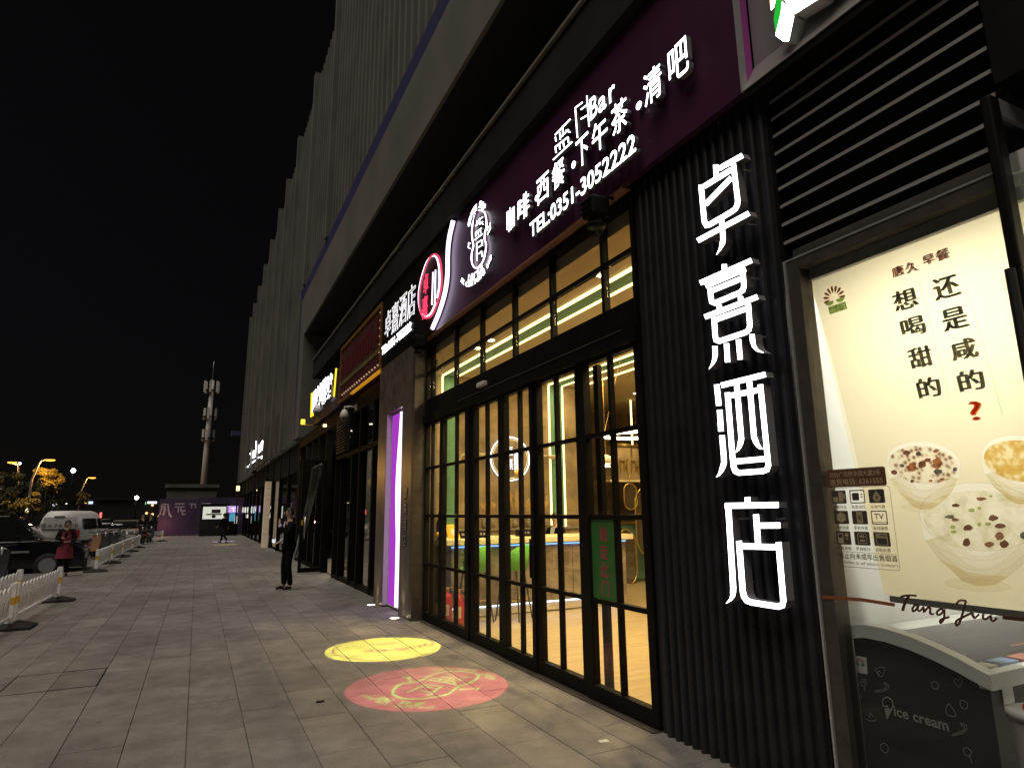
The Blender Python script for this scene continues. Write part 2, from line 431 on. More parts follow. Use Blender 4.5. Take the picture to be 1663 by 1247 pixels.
# pale post by the far shops, its skin weakly emissive
lp = thing('lit_pillar', 'tall softly glowing pale pillar in front of the far shopfront', 'pillar', (3.1, 34.5, 0))
MB().box(3.0, 3.25, 34.2, 34.9, 0, 3.25).build('shaft', mat('pillar_glow_skin', (.55, .45, .36), .6, emit=(1, .72, .45), estr=.16, noise=.2), lp)
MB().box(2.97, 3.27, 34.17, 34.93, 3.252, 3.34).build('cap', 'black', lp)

# ================================================================== HOTEL ENTRANCE
GX = 3.285    # the glass line
# ---- dark ribbed cladding right of the doors
rp = thing('ribbed_wall', 'tall black vertically ribbed wall carrying the glowing vertical characters', 'wall', (3.3, 3.4, 0))
MB().box(3.275, 3.5, 2.66, 4.12, 0, 4.455).build('backing', 'rib', rp)
yy = 2.70; rm = None
while yy < 4.10:
    r = MB()
    pr = [(3.274, yy-.030), (3.252, yy-.022), (3.240, yy-.010), (3.240, yy+.010), (3.252, yy+.022), (3.274, yy+.030)]
    r.plate([(p[0], p[1], .0) for p in pr], (0, 0, 4.45)).build('rib', 'rib', rp); yy += .088
# ---- pillar left of the doors, with the lit niche
pl = thing('stone_pillar', 'dark polished pillar left of the glass doors with a bright niche cut in it', 'pillar', (3.2, 11, 0))
MB().box(3.07, 3.5, 11.55, 12.15, 0, 4.44).build('pier', 'stonepillar', pl)
MB().box(3.07, 3.5, 9.93, 10.52, 0, 4.44).build('pier', 'stonepillar', pl)
MB().box(3.07, 3.5, 10.523, 11.547, 3.46, 4.44).build('lintel', 'stonepillar', pl)
MB().box(3.06, 3.30, 9.80, 9.927, 0, 4.44).build('steel_edge', 'bronze', pl)
for i, (z, s) in enumerate(((1.85, '卓'), (1.60, '熹'), (1.35, '酒'), (1.10, '店'))):
    char_box('raised_letter', s, -10.30, -10.12, z, z+.2, facade(3.068), ['chrome', 'black'], pl, .0, .012)
lb = thing('niche_lightbox', 'glowing violet and white advertising light box inside the pillar niche', 'light box', (3.3, 11, 0))
MB().box(3.165, 3.30, 10.53, 11.53, .03, 3.45).build('case', 'whitepl', lb)
MB().face([(3.1635, 11.50, .06), (3.1635, 10.97, .06), (3.1635, 10.97, 3.42), (3.1635, 11.50, 3.42)]).build('violet_print', emat('violet_lit_print', (.40, .045, .56), .95, True), lb)
wv = [(3.356, 10.98-.0, .06)]
N = 24
pts = [(3.1628, 10.968+.10*math.sin(max(0, (k/N-.35))*6.5)*(1 if k/N > .35 else 0), .06+3.36*k/N) for k in range(N+1)]
MB().add([p for q in pts for p in (q, (3.1628, 10.55, q[2]))], [(2*i, 2*i+1, 2*i+3, 2*i+2) for i in range(N)]).build('white_print', emat('white_lit_print', (.90, .82, 1.), 1.6, True), lb)
MB().tube([(p[0]-.012, p[1]+.02, p[2]) for p in pts], .012, 6).build('neon_line', 'violetneon', lb)
MB().box(3.075, 3.1625, 11.535, 11.546, .03, 3.45).build('reveal', 'whitepl', lb)
# ---- uplights in the pavement
for k, (x, y, lab) in enumerate(((2.955, 11.86, 'small round ground uplight at the far pier of the niche pillar'), (2.93, 10.22, 'small round ground uplight at the near pier of the niche pillar'))):
    t = thing('ground_uplight', lab, 'uplight', (x, y, 0), 'ground uplights by the pillar')
    MB().lathe((x, y, 0), [(.095, -.01), (.095, .006), (.075, .008), (.075, -.005)], 20).build('ring', 'chrome', t)
    MB().lathe((x, y, 0), [(.073, -.006), (.073, .003)], 20).build('lens', emat('uplight_lens', (1., .83, .55), 9), t)
    S = D.lights.new('uplight', 'SPOT'); S.energy = 9; S.color = (1., .76, .40); S.spot_size = math.radians(52); S.spot_blend = .7; S.shadow_soft_size = .03
    o = D.objects.new('uplight', S); COL.objects.link(o); o.location = (x+.02, y, .02)
    o.rotation_euler = Vector((.20, 0, 1)).to_track_quat('-Z', 'Y').to_euler()

# ---- transom window above the doors
tw = thing('transom_window', 'wide black framed transom window above the sliding doors', 'window', (GX, 6.8, 3.4))
ty = [9.80, 9.54, 8.50, 7.53, 6.54, 5.62, 4.64, 4.20]
ZT0, ZT1, ZM = 3.45, 4.37, 3.905
f = MB()
f.box(3.25, 3.33, 4.125, 9.795, 4.372, 4.452).box(3.25, 3.33, 4.125, 9.795, 3.40, 3.448)
f.box(3.25, 3.33, 4.125, 4.175, 3.449, 4.371).box(3.25, 3.33, 9.745, 9.795, 3.449, 4.371)
f.build('frame', 'black', tw)
MB().box(3.265, 3.32, 4.176, 9.744, ZM-.022, ZM+.022).build('mid_rail', 'black', tw)
for y in ty[1:-1]:
    MB().box(3.26, 3.324, y-.024, y+.024, 3.449, ZM-.023).build('mullion', 'black', tw)
    MB().box(3.26, 3.324, y-.024, y+.024, ZM+.023, 4.371).build('mullion', 'black', tw)
ye = [9.744]+[y for y in ty[1:-1]]+[4.176]
for a, b in zip(ye, ye[1:]):
    for z0, z1 in ((3.449, ZM-.023), (ZM+.023, 4.371)):
        MB().box(3.290, 3.296, b+.026, a-.026, z0+.002, z1-.002).build('pane', 'glass', tw)
# ---- door header with sensor
hd = thing('door_header', 'deep black steel beam between the transom window and the sliding doors', 'door header', (GX, 6.9, 3.2))
MB().box(3.235, 3.36, 4.125, 9.795, 3.19, 3.398).build('beam', 'black', hd)
MB().box(3.205, 3.36, 4.125, 9.795, 3.055, 3.187).build('track_cover', 'black', hd)
MB().box(3.198, 3.2045, 4.30, 8.2, 3.180, 3.192).build('edge_strip', 'bronze', hd)
sn = MB().bbox(3.165, 3.2345, 7.25, 7.47, 3.235, 3.30, .012).build('motion_sensor', 'whitepl', hd)
# ---- six glazed leaves
leaves = [(9.88, 9.10, 9.51, 'farthest glazed door leaf, next to the stone pillar'), (8.965, 8.07, 8.46, 'second glazed door leaf from the stone pillar, fire extinguisher behind it'),
          (7.78, 7.02, 7.41, 'glazed door leaf third from the stone pillar, before the left green stool'), (6.81, 6.155, 6.435, 'glazed door leaf before the right green stool'),
          (6.0, 5.207, 5.62, 'glazed door leaf left of the one with the green notice'), (5.017, 4.214, 4.61, 'nearest glazed door leaf with the green notice on it')]
B = [9.795, 9.032, 7.925, 6.915, 6.078, 5.112, 4.125]
B[0] = 9.94
for k, (ya, yb, ym, lab) in enumerate(leaves):
    dx = 0 if k in (0, 5) else (.0 if k % 2 else .018)
    t = thing('glass_door', lab, 'glass door', (GX, (ya+yb)/2, 0), 'glazed doors of the hotel entrance')
    x0, x1 = 3.25+dx, 3.325+dx
    y1 = min(B[k], 9.795)-.002; y0 = B[k+1]+.002
    ya = min(ya, y1-.04)
    MB().box(x0, x1, ya, y1, .012, 3.053).build('stile', 'black', t)
    MB().box(x0, x1, y0, yb, .012, 3.053).build('stile', 'black', t)
    MB().box(x0, x1, yb+.001, ya-.001, .012, .14).build('bottom_rail', 'black', t)
    MB().box(x0, x1, yb+.001, ya-.001, 3.02, 3.053).build('top_rail', 'black', t)
    zs = [.14, .85, 1.584, 2.33, 3.02]
    for z in zs[1:-1]:
        MB().box(x0+.012, x1-.012, yb+.001, ya-.001, z-.020, z+.020).build('glazing_bar', 'black', t)
    for i in range(4):
        a = zs[i]+(.021 if i else .001); b = zs[i+1]-(.021 if i < 3 else .001)
        MB().box(x0+.010, x1-.014, ym-.018, ym+.018, a, b).build('glazing_bar', 'black', t)
        MB().box(x0+.034, x0+.040, ym+.019, ya-.001, a, b).build('pane', 'glass', t)
        MB().box(x0+.034, x0+.040, yb+.001, ym-.019, a, b).build('pane', 'glass', t)
    MB().tube([(x0-.035, y0+.03 if k % 2 else y1-.03, .95), (x0-.035, y0+.03 if k % 2 else y1-.03, 1.35)], .011).build('pull_handle', 'black', t) if k in (2, 3) else None
ip = thing('inner_post', 'slim dark post standing inside behind the nearest door leaf', 'post', (3.5, 5.13, 0))
MB().box(3.42, 3.47, 5.02, 5.10, 0.03, 3.05).build('shaft', 'black', ip)
th = thing('threshold', 'low bronze threshold strip under the glass doors', 'threshold', (GX, 7, 0))
MB().bbox(3.18, 3.44, 4.125, 9.795, .0015, .0105, .004).build('strip', 'bronze', th)
# green notice
nt_ = thing('door_notice', 'green vertical notice with red characters taped inside the nearest door', 'notice', (3.30, 4.82, 1.22))
MB().box(3.2755, 3.2785, 4.625, 5.006, .875, 1.562).build('sheet', mat('green_notice', (.035, .16, .03), .5, noise=.1), nt_)
for i, ch in enumerate('请走此门'):
    z1 = 1.50-.155*i
    char_box('character', ch, -4.875, -4.755, z1-.13, z1, facade(3.275), [mat('notice_red%d' % i, (.42, .03, .09), .5)] if i == 0 else [D.materials['notice_red0']], nt_, .01, .001)

# ---- gobo projectors under the sign: a lamp behind a stencil throws the logos on the pavement
def circ(c, r, n=48): return [(c[0]+r*math.cos(2*math.pi*k/n), c[1]+r*math.sin(2*math.pi*k/n)) for k in range(n)]
def projector(loc, label):
    t = thing('logo_projector', label, 'projector', loc, 'logo projectors below the sign')
    x, y, z = loc
    MB().bbox(x-.10, x+.10, y-.09, y+.09, z+.16, z+.36, .03).build('housing', 'black', t)
    MB().lathe((x, y, z+.085), [(.085, 0), (.085, .02), (.07, .03), (.07, .074)], 16).build('lens_hood', 'black', t)
    MB().tube([(x+.06, y, z+.36), (x+.10, y, z+.40), (x+.2, y, z+.40)], .014).tube([(x+.03, y+.1, z+.30), (x+.03, y+.13, z+.12), (x+.07, y+.09, z+.04), (x+.12, y+.02, z+.12), (x+.1, y, z+.3)], .008, 6).build('bracket', 'black', t)
    for k in range(3): MB().box(x-.102-.012, x-.1005, y-.08, y+.08, z+.20+.05*k, z+.215+.05*k).build('cooling_fin', 'black', t)
    return t
def gobo(t, src, name, col, energy, build):
    """a pin-point lamp at src; build(P) adds stencil meshes, P maps a pavement point to the stencil plate 6 cm below the lamp"""
    S = D.lights.new(name, 'SPOT'); S.energy = energy; S.color = col; S.shadow_soft_size = 0.0; S.spot_blend = 0
    o = D.objects.new(name, S); COL.objects.link(o); o.location = src
    k = .06/src[2]
    P = lambda x, y: (src[0]+(x-src[0])*k, src[1]+(y-src[1])*k, src[2]-.06)
    c, r = build(P, k)
    dv = Vector((c[0], c[1], 0))-Vector(src)
    S.spot_size = 2*math.atan(r*1.5/dv.length)
    o.rotation_euler = dv.to_track_quat('-Z', 'Y').to_euler()
    return o
def stencil(name, P, C, half, disc, art, inks, t):
    """one gobo plate: opaque outside the disc, tinted inside, the line art in its own ink.
    art = list of (loops, evenodd); all coordinates are metres on the pavement, shrunk on to the plate by P"""
    verts = []; faces = []; kind = []
    def addloop(lp, k):
        i0 = len(verts); pts = [Vector((p[0]-C[0], p[1]-C[1])) for p in lp]; q = []
        for p in pts:
            if not q or (p-q[-1]).length > 2e-4: q.append(p)
        if len(q) > 2 and (q[0]-q[-1]).length < 2e-4: q.pop()
        if len(q) < 3: return
        if sum(a.x*b.y-b.x*a.y for a, b in zip(q, q[1:]+q[:1])) < 0: q.reverse()
        verts.extend(q); faces.append(list(range(i0, i0+len(q)))); kind.append(k)
    addloop([(C[0]-half, C[1]-half), (C[0]+half, C[1]-half), (C[0]+half, C[1]+half), (C[0]-half, C[1]+half)], 'plate')
    addloop(disc, 'disc')
    for gi, (loops, eo) in enumerate(art):
        for lp in loops: addloop(lp, ('eo', gi) if eo else 'solid')
    vo, eo_, fo, ov, oe, of = delaunay_2d_cdt(verts, [], faces, 0, 1e-5)
    groups = [[], [], []]
    if random.random() < 0: print()
    for f, o in zip(fo, of):
        ks = [kind[i] for i in o]
        if 'disc' not in ks: groups[0].append(f); continue
        cnt = {}
        for k in ks:
            if isinstance(k, tuple): cnt[k] = cnt.get(k, 0)+1
        groups[2 if ('solid' in ks or any(v % 2 for v in cnt.values())) else 1].append(f)
    me = D.meshes.new(name); allf = []; mi = []
    for g, fs in enumerate(groups):
        for f in fs: allf.append(f); mi.append(g)
    me.from_pydata([P(v.x+C[0], v.y+C[1]) for v in vo], [], allf)
    for m in inks: me.materials.append(MT[m] if isinstance(m, str) else m)
    me.polygons.foreach_set('material_index', mi)
    return link(name, me, t)
def ring_loops(pts, w):
    n = len(pts); inn = []; out = []
    for i in range(n):
        a = Vector(pts[i-1]); b = Vector(pts[(i+1) % n]); t_ = (b-a).normalized(); nn = Vector((-t_.y, t_.x)); p = Vector(pts[i])
        inn.append(p+nn*w/2); out.append(p-nn*w/2)
    return inn, out
_gl = {}
def glyph_loops(ch, c, ang, h, hx):
    """outline loops of a character laid on the pavement"""
    if ch not in _gl:
        cu = D.curves.new('g', 'FONT'); cu.body = ch; cu.resolution_u = 3; cu.offset = .022
        o = D.objects.new('g', cu); COL.objects.link(o); bpy.context.view_layer.update()
        me = D.meshes.new_from_object(o.evaluated_get(bpy.context.evaluated_depsgraph_get())); D.objects.remove(o)
        bm = bmesh.new(); bm.from_mesh(me); D.meshes.remove(me)
        bmesh.ops.remove_doubles(bm, verts=bm.verts, dist=1e-5)
        es = {e for e in bm.edges if len(e.link_faces) == 1}; loops = []
        xs = [v.co.x for v in bm.verts] or [0]; mx = (min(xs)+max(xs))/2
        while es:
            e = es.pop(); lp = [e.verts[0], e.verts[1]]
            while True:
                nx = next((f for f in lp[-1].link_edges if f in es), None)
                if nx is None: break
                es.discard(nx); lp.append(nx.other_vert(lp[-1]))
            loops.append([(v.co.x-mx, v.co.y) for v in lp])
        bm.free(); _gl[ch] = [l for l in loops if len(l) > 2]
    ca, sa = math.cos(ang), math.sin(ang)
    return [[(c[0]+hx*x*ca-h*y*sa, c[1]+hx*x*sa+h*y*ca) for x, y in l] for l in _gl[ch]]
def rib2d(pts, w):
    n = len(pts); L = []; R = []
    for i in range(n):
        p = Vector(pts[i]); a = Vector(pts[max(i-1, 0)]); b = Vector(pts[min(i+1, n-1)])
        d1 = (p-a).normalized() if i else (b-p).normalized(); d2 = (b-p).normalized() if i < n-1 else d1
        tt = (d1+d2).normalized(); nn = Vector((-tt.y, tt.x))/max(.5, tt.dot(d1)); L.append(p+nn*w/2); R.append(p-nn*w/2)
    return L, R
def pave(px, py): v = on(px, py, 2, 0); return (v.x, v.y)

PCX, PCY, PR = 2.12, 6.20, .775
pj1 = projector((2.98, 4.30, 4.02), 'black projector hanging under the purple sign at its near end')
# the green line art of the same logo: a second lens beside the first with a cut-out plate
c11 = lambda x, y: pave(480+x/4.1575, 960+y/4.1575)
peanut_px = [(1165, 545), (1080, 535), (985, 545), (905, 570), (860, 595), (800, 612), (735, 618), (690, 635), (660, 665), (660, 692), (700, 715), (770, 725), (860, 722), (950, 710), (1020, 695), (1060, 672), (1085, 650), (1120, 635), (1180, 615), (1220, 590), (1235, 568), (1210, 552)]
def smooth(pts, k=3, closed=True):
    res = []; n = len(pts)
    for i in range(n if closed else n-1):
        p0, p1, p2, p3 = (Vector(pts[(i+j-1) % n] if closed else pts[min(max(i+j-1, 0), n-1)]) for j in range(4))
        for q in range(k):
            u = q/k
            res.append(.5*((2*p1)+(p2-p0)*u+(2*p0-5*p1+4*p2-p3)*u*u+(3*p1-p0-3*p2+p3)*u**3))
    if not closed: res.append(Vector(pts[-1]))
    return res
peanut = smooth([c11(*p) for p in peanut_px], 3)
px_strokes = [[(1015, 553), (1050, 560), (1085, 555)], [(1120, 572), (1150, 580), (1180, 582)], [(1020, 575), (1045, 590), (1110, 600)], [(990, 570), (1010, 580)], [(1060, 588), (1075, 575)], [(1100, 585), (1130, 600)],
              [(890, 597), (985, 610), (1090, 630)], [(935, 580), (900, 598)], [(935, 583), (1060, 605)], [(985, 590), (960, 606)], [(1025, 598), (1010, 615)], [(1062, 605), (1080, 628)],
              [(745, 682), (820, 655), (870, 627), (990, 640)], [(990, 640), (960, 655), (910, 697), (880, 697)], [(870, 640), (940, 655)], [(840, 668), (915, 682)],
              [(725, 577), (770, 572), (760, 590)], [(765, 600), (770, 577)], [(770, 605), (798, 600)], [(1100, 660), (1190, 655)], [(1175, 660), (1237, 650), (1222, 665)], [(1110, 662), (1135, 665)]]
ink_pink = inkmat('gobo_pink_ink', (.62, .065, .12)); ink_green = inkmat('gobo_green_ink', (.60, 1., .20)); ink_yellow = inkmat('gobo_yellow_ink', (.84, .86, .10)); ink_red = inkmat('gobo_red_ink', (.40, .10, .05))
def s_pink(P, k):
    art = [(ring_loops(peanut, .034), True)]+[([L+R[::-1]], False) for L, R in (rib2d([c11(*p) for p in s], .027) for s in px_strokes)]
    def arc(text, p_list, h, upside=False):
        pts = smooth([c11(*p) for p in p_list], 8, False)
        ln = [0]
        for a, b in zip(pts, pts[1:]): ln.append(ln[-1]+(Vector(b)-Vector(a)).length)
        for i, ch in enumerate(text):
            if ch == ' ': continue
            s_ = ln[-1]*(i+.5)/len(text); j = max(q for q in range(len(ln)) if ln[q] <= s_); j = min(j, len(pts)-2)
            a, b = Vector(pts[j]), Vector(pts[j+1]); p = a+(b-a)*((s_-ln[j])/max(ln[j+1]-ln[j], 1e-6)); d = b-a
            art.append((glyph_loops(ch, p, math.atan2(d.y, d.x), h, min(h, ln[-1]/len(text)/.66)), True))
    arc('COFFEE SHOP', [(940, 538), (1010, 530), (1090, 530), (1180, 540), (1250, 560), (1300, 600)], .125)
    arc('LAN YUE', [(470, 712), (560, 738), (650, 757), (760, 772), (860, 780)], .17)
    arc('PUBLIC HOUSE COFFEE SHOP', [(430, 700), (500, 735), (600, 765), (720, 785), (830, 790), (945, 785)], .075)
    stencil('stencil', P, (PCX, PCY), 1.9, circ((PCX, PCY), PR, 64), art, ['blackmatt', ink_pink, ink_green], pj1)
    return (PCX, PCY), PR
gobo(pj1, (2.98, 4.30, 4.08), 'pink_logo_lamp', (1., .95, .9), 2600, s_pink)
pj2 = projector((2.98, 9.35, 4.05), 'black projector under the hotel sign beside the stone pillar')
YCX, YCY, YR = 2.19, 8.09, .70
def s_yel(P, k):
    ring = [c11(*p) for p in [(950, 380), (900, 415), (820, 445), (720, 462), (600, 472), (480, 465), (370, 452), (280, 430), (250, 405), (270, 380), (330, 355), (430, 330), (560, 312), (700, 303), (830, 310), (905, 330), (930, 352)]]
    st = [smooth(ring, 3, False)]+[[c11(*p) for p in s] for s in (
        [(450, 405), (475, 400)], [(470, 410), (480, 398), (520, 395), (500, 410)], [(500, 410), (610, 405), (590, 395), (520, 393)], [(555, 392), (545, 408)], [(610, 405), (660, 390)], [(640, 400), (665, 402)],
        [(650, 385), (690, 383)], [(700, 388), (715, 400)], [(715, 380), (735, 395)], [(745, 372), (755, 392)], [(735, 388), (830, 370)], [(770, 370), (790, 385)], [(790, 385), (815, 382)], [(835, 360), (845, 380)], [(855, 352), (935, 350), (915, 365), (845, 368)], [(875, 352), (870, 366)],
        [(600, 392), (610, 402)], [(680, 378), (690, 396)])]
    art = []
    for i, s in enumerate(st):
        L, R = rib2d(s, .022); art.append(([L+R[::-1]], False))
    L, R = rib2d([c11(490, 360), c11(580, 355), c11(675, 348)], .04); art.append(([L+R[::-1]], False))
    stencil('stencil', P, (YCX, YCY), 1.9, circ((YCX, YCY), YR, 64), art, ['blackmatt', ink_yellow, ink_red], pj2)
    return (YCX, YCY), YR
gobo(pj2, (2.98, 9.35, 4.11), 'yellow_logo_lamp', (1., .97, .9), 3500, s_yel)

# ================================================================== LOBBY
YB = 11.35
lob = MB()
lob.box(3.44, 12.2, 2.72, 14.3, -.10, .0).build('lobby_floor', None or mat('wood_floor', (.42, .31, .16), .30, noise=.30, nscale=1.3), None)
fl = D.objects['lobby_floor']; structure(fl)
# floor: streaked tile
m = D.materials['wood_floor']; nt = m.node_tree; b = nt.nodes['Principled BSDF']
tc = nt.nodes.new('ShaderNodeTexCoord'); mp = nt.nodes.new('ShaderNodeMapping'); mp.inputs['Scale'].default_value = (.8, 7, 1)
n1 = nt.nodes.new('ShaderNodeTexNoise'); n1.inputs['Scale'].default_value = 1.6; n1.inputs['Detail'].default_value = 7
cr = nt.nodes.new('ShaderNodeValToRGB'); cr.color_ramp.elements[0].position = .32; cr.color_ramp.elements[0].color = (.30, .22, .125, 1)
cr.color_ramp.elements[1].position = .68; cr.color_ramp.elements[1].color = (.46, .36, .20, 1)
nt.links.new(tc.outputs['Object'], mp.inputs[0]); nt.links.new(mp.outputs[0], n1.inputs['Vector']); nt.links.new(n1.outputs[0], cr.inputs[0]); nt.links.new(cr.outputs[0], b.inputs['Base Color'])

lc = thing('lobby_ceiling', 'cream lobby ceiling crossed by two green strips edged with warm light lines', 'ceiling', (6, 7, 4.3))
MB().box(3.72, 12.2, 2.72, 14.3, 4.262, 4.34).build('panel', 'ceil', lc)
MB().box(3.335, 3.66, 2.72, YB, 4.20, 4.34).build('soffit', 'ceil', lc)
MB().box(3.662, 3.718, 2.74, YB-.01, 4.225, 4.261).build('light_line', 'ledwarm', lc)
for xa, xb in ((4.095, 4.385), (6.47, 6.80)):
    MB().box(xa+.02, xb-.02, 2.74, YB-.03, 4.252, 4.261).build('green_strip', 'green', lc)
    MB().box(xa-.018, xa+.018, 2.74, YB-.03, 4.236, 4.2615).build('light_line', 'ledwarm', lc)
    MB().box(xb-.018, xb+.018, 2.74, YB-.03, 4.236, 4.2615).build('light_line', 'ledwarm', lc)
MB().box(7.19, 7.22, 2.74, YB-.03, 4.236, 4.2615).build('light_line', 'ledwarm', lc)
bw = thing('lobby_wall', 'brown plaster back wall of the lobby with upright warm light lines', 'wall', (5, YB, 0))
MB().box(3.335, 7.32, YB, YB+.2, 0, 4.26).build('plaster', 'plaster', bw)
for xa, xb in ((4.095, 4.385), (6.47, 6.80)):
    MB().box(xa+.02, xb-.02, YB-.012, YB-.001, 1.0, 4.25).build('green_strip', 'green', bw)
    MB().box(xa-.016, xa+.016, YB-.022, YB-.001, 1.35, 4.235).build('light_line', 'ledwarm', bw)
    MB().box(xb-.016, xb+.016, YB-.022, YB-.001, 1.25, 4.235).build('light_line', 'ledwarm', bw)
MB().box(4.83, 4.85, YB-.012, YB-.001, 1.0, 4.2).build('green_strip', 'green', bw)
MB().box(4.862, 4.872, YB-.012, YB-.001, 1.0, 4.2).build('light_line', 'ledwarm2', bw)
MB().box(7.17, 7.195, YB-.022, YB-.001, 1.0, 4.235).build('light_line', 'ledwarm', bw)
rw = thing('lobby_partition', 'plain brown walls closing the far side of the lobby', 'wall', (9, 12, 0))
MB().box(7.12, 12.2, 14.3, 14.5, 0, 4.26).box(12.2, 12.4, 2.72, 14.5, 0, 4.26).build('plaster', 'plaster', rw)
MB().box(3.52, 12.2, 2.721, 2.78, 0, 4.34).build('side_wall', 'plaster', rw)
MB().box(7.12, 7.319, YB+.201, 14.3, 0, 4.26).build('return_wall', 'plaster', rw)
# round lit logo on the wall
rl = thing('round_wall_logo', 'round white neon ring with lit characters on the brown lobby wall', 'logo sign', (5.53, YB, 2.66))
cx_, cz_ = 5.53, 2.67
for r_, w_, mm in ((.43, .014, 'letter2'), (.385, .006, 'ledwarm2')):
    MB().tube([(cx_+r_*math.cos(a*math.pi/24), YB-.05, cz_+r_*math.sin(a*math.pi/24)) for a in range(48)], w_, 6, closed=True).build('ring', mm, rl)
MB().lathe((cx_, YB-.035, cz_), [(.41, 0), (.41, .033)], 40, 1).build('disc', 'plaster', rl)
for i, ch in enumerate('卓熹'):
    char_box('character', ch, cx_-.10, cx_+.06, cz_+.03-.25*i, cz_+.25-.25*i, lambda u, v, w: (u, YB-.045-w, v), ['letter2', 'letterside'], rl, .0, .012)
MB().box(cx_+.10, cx_+.17, YB-.052, YB-.036, cz_-.27, cz_+.12).build('bar', 'letter2', rl)
MB().ball((cx_+.16, YB-.06, cz_-.30), (.10, .03, .10), 10, 6).build('gold_leaf', 'brass', rl)
# reception desk
rd = thing('reception_desk', 'long tiled reception desk with cream top and blue light under its edge', 'reception desk', (5.2, 9.8, 0))
MB().box(3.62, 6.95, 9.54, 10.4, .18, 1.10).build('body', 'counter', rd)
MB().box(3.66, 6.90, 9.62, 10.4, .015, .178).build('plinth', 'cream', rd)
MB().bbox(3.50, 7.05, 9.42, 10.5, 1.125, 1.215, .006).build('top', 'cream', rd)
MB().box(3.62, 6.95, 9.515, 9.537, 1.085, 1.105).build('light_line', emat('desk_blue_led', (.18, .38, 1.), 3.0), rd)
MB().box(3.66, 6.90, 9.585, 9.605, .150, .168).build('light_line', 'ledcool', rd)
for k in range(6): MB().box(3.62+.555*k+.55, 3.62+.555*k+.556, 9.535, 9.5395, .2, 1.08).build('tile_joint', 'blackmatt', rd) if k < 5 else None
# things on the desk
def desk(px, py, y=9.75): return on(px, py, 1, y)
p = desk(736, 870); t = thing('yellow_sign_stand', 'small yellow slanted sign standing on the left end of the desk', 'sign', (p.x, 9.75, 1.216))
MB().plate([(p.x-.10, 9.70, 1.216), (p.x+.11, 9.70, 1.216), (p.x+.06, 9.76, 1.44), (p.x-.13, 9.76, 1.44)], (0, .01, .002)).build('card', 'yellowcard', t)
MB().plate([(p.x-.03, 9.712, 1.27), (p.x+.06, 9.712, 1.27), (p.x+.035, 9.742, 1.37), (p.x-.05, 9.742, 1.37)], (0, -.006, 0)).build('print', 'whitepl', t)
for px, w, lab in ((754, .17, 'leftmost dark box on the desk beside the yellow sign'), (781, .26, 'dark box with small buttons on the desk left of the open book'), (858, .30, 'dark desk box at the right near the receptionist')):
    p = desk(px, 870); t = thing('desk_terminal', lab, 'terminal', (p.x, 9.8, 1.216), 'dark terminals on the desk')
    MB().bbox(p.x-w/2, p.x+w/2, 9.74, 9.95, 1.217, 1.33, .01).build('case', 'black', t)
    for q in range(3): MB().box(p.x-w*.3+q*w*.22, p.x-w*.3+q*w*.22+.035, 9.733, 9.7395, 1.26, 1.30).build('button', 'letterside', t)
p = desk(805, 874); t = thing('open_book', 'pale open book lying on the desk between the dark boxes', 'book', (p.x, 9.7, 1.216))
MB().plate([(p.x-.12, 9.6, 1.217), (p.x, 9.6, 1.225), (p.x, 9.8, 1.225), (p.x-.12, 9.8, 1.217)], (0, 0, .012)).build('page', 'cream', t)
MB().plate([(p.x+.001, 9.6, 1.225), (p.x+.12, 9.6, 1.217), (p.x+.12, 9.8, 1.217), (p.x+.001, 9.8, 1.225)], (0, 0, .012)).build('page', 'cream', t)
p = desk(714.5, 870); t = thing('bottle', 'tall dark bottle at the left end of the desk', 'bottle', (p.x, 9.8, 1.216))
MB().lathe((p.x, 9.8, 1.217), [(.045, 0), (.045, .25), (.018, .33), (.018, .40)], 12).build('body', 'black', t)
MB().lathe((p.x, 9.8, 1.24), [(.0465, 0), (.0465, .09)], 12).build('label', 'yellowcard', t)
MB().lathe((p.x, 9.8, 1.618), [(.021, 0), (.021, .04)], 12).build('cap', 'brass', t)
# dried grasses on a ledge behind the desk
ld = thing('back_ledge', 'narrow ledge along the lobby wall behind the reception desk', 'ledge', (5.2, 11.2, 1.1))
MB().box(3.7, 7.0, 11.05, 11.30, .015, 1.28).build('cabinet', 'plaster', ld); MB().box(3.68, 7.02, 11.02, 11.31, 1.283, 1.32).build('top', 'counter', ld)
for k, (px, h, lab) in enumerate(((786, .30, 'dried grass in a small vase, far left on the back ledge'), (799, .32, 'dried grass in a vase just right of the far left one'), (836, .72, 'tallest sprig of dried grass below the round wall logo'), (858, .40, 'low dried grass right of the tallest sprig'), (886, .45, 'dried grass by the right green strip behind the receptionist'))):
    p = on(px, 840, 1, 11.15); t = thing('dried_grass', lab, 'dried grass', (p.x, 11.15, 1.32), 'dried grasses on the back ledge')
    MB().lathe((p.x, 11.15, 1.321), [(.035, 0), (.06, .06), (.05, .13), (.025, .17), (.03, .19)], 12).build('vase', 'counter', t)
    g = MB(); rr = random.Random(k)
    for q in range(13):
        a = rr.uniform(0, 6.28); s = rr.uniform(.3, 1)*h*.45; hh = h*rr.uniform(.6, 1)
        e = Vector((p.x+math.cos(a)*s*.6, 11.15+math.sin(a)*s*.25, 1.5+hh)); b0 = Vector((p.x, 11.15, 1.5))
        md = b0.lerp(e, .5)+Vector((0, 0, .06)); g.tube([b0, md, e], [.003, .005, .002], 4)
        for j in range(5):
            c_ = md.lerp(e, j/5); g.tube([c_, c_+Vector((rr.uniform(-.05, .05), 0, rr.uniform(.01, .06)))], .003, 4)
    g.build('stems', 'yellowcard' if False else mat('dry_stem%d' % k, (.62, .42, .16), .8), t)
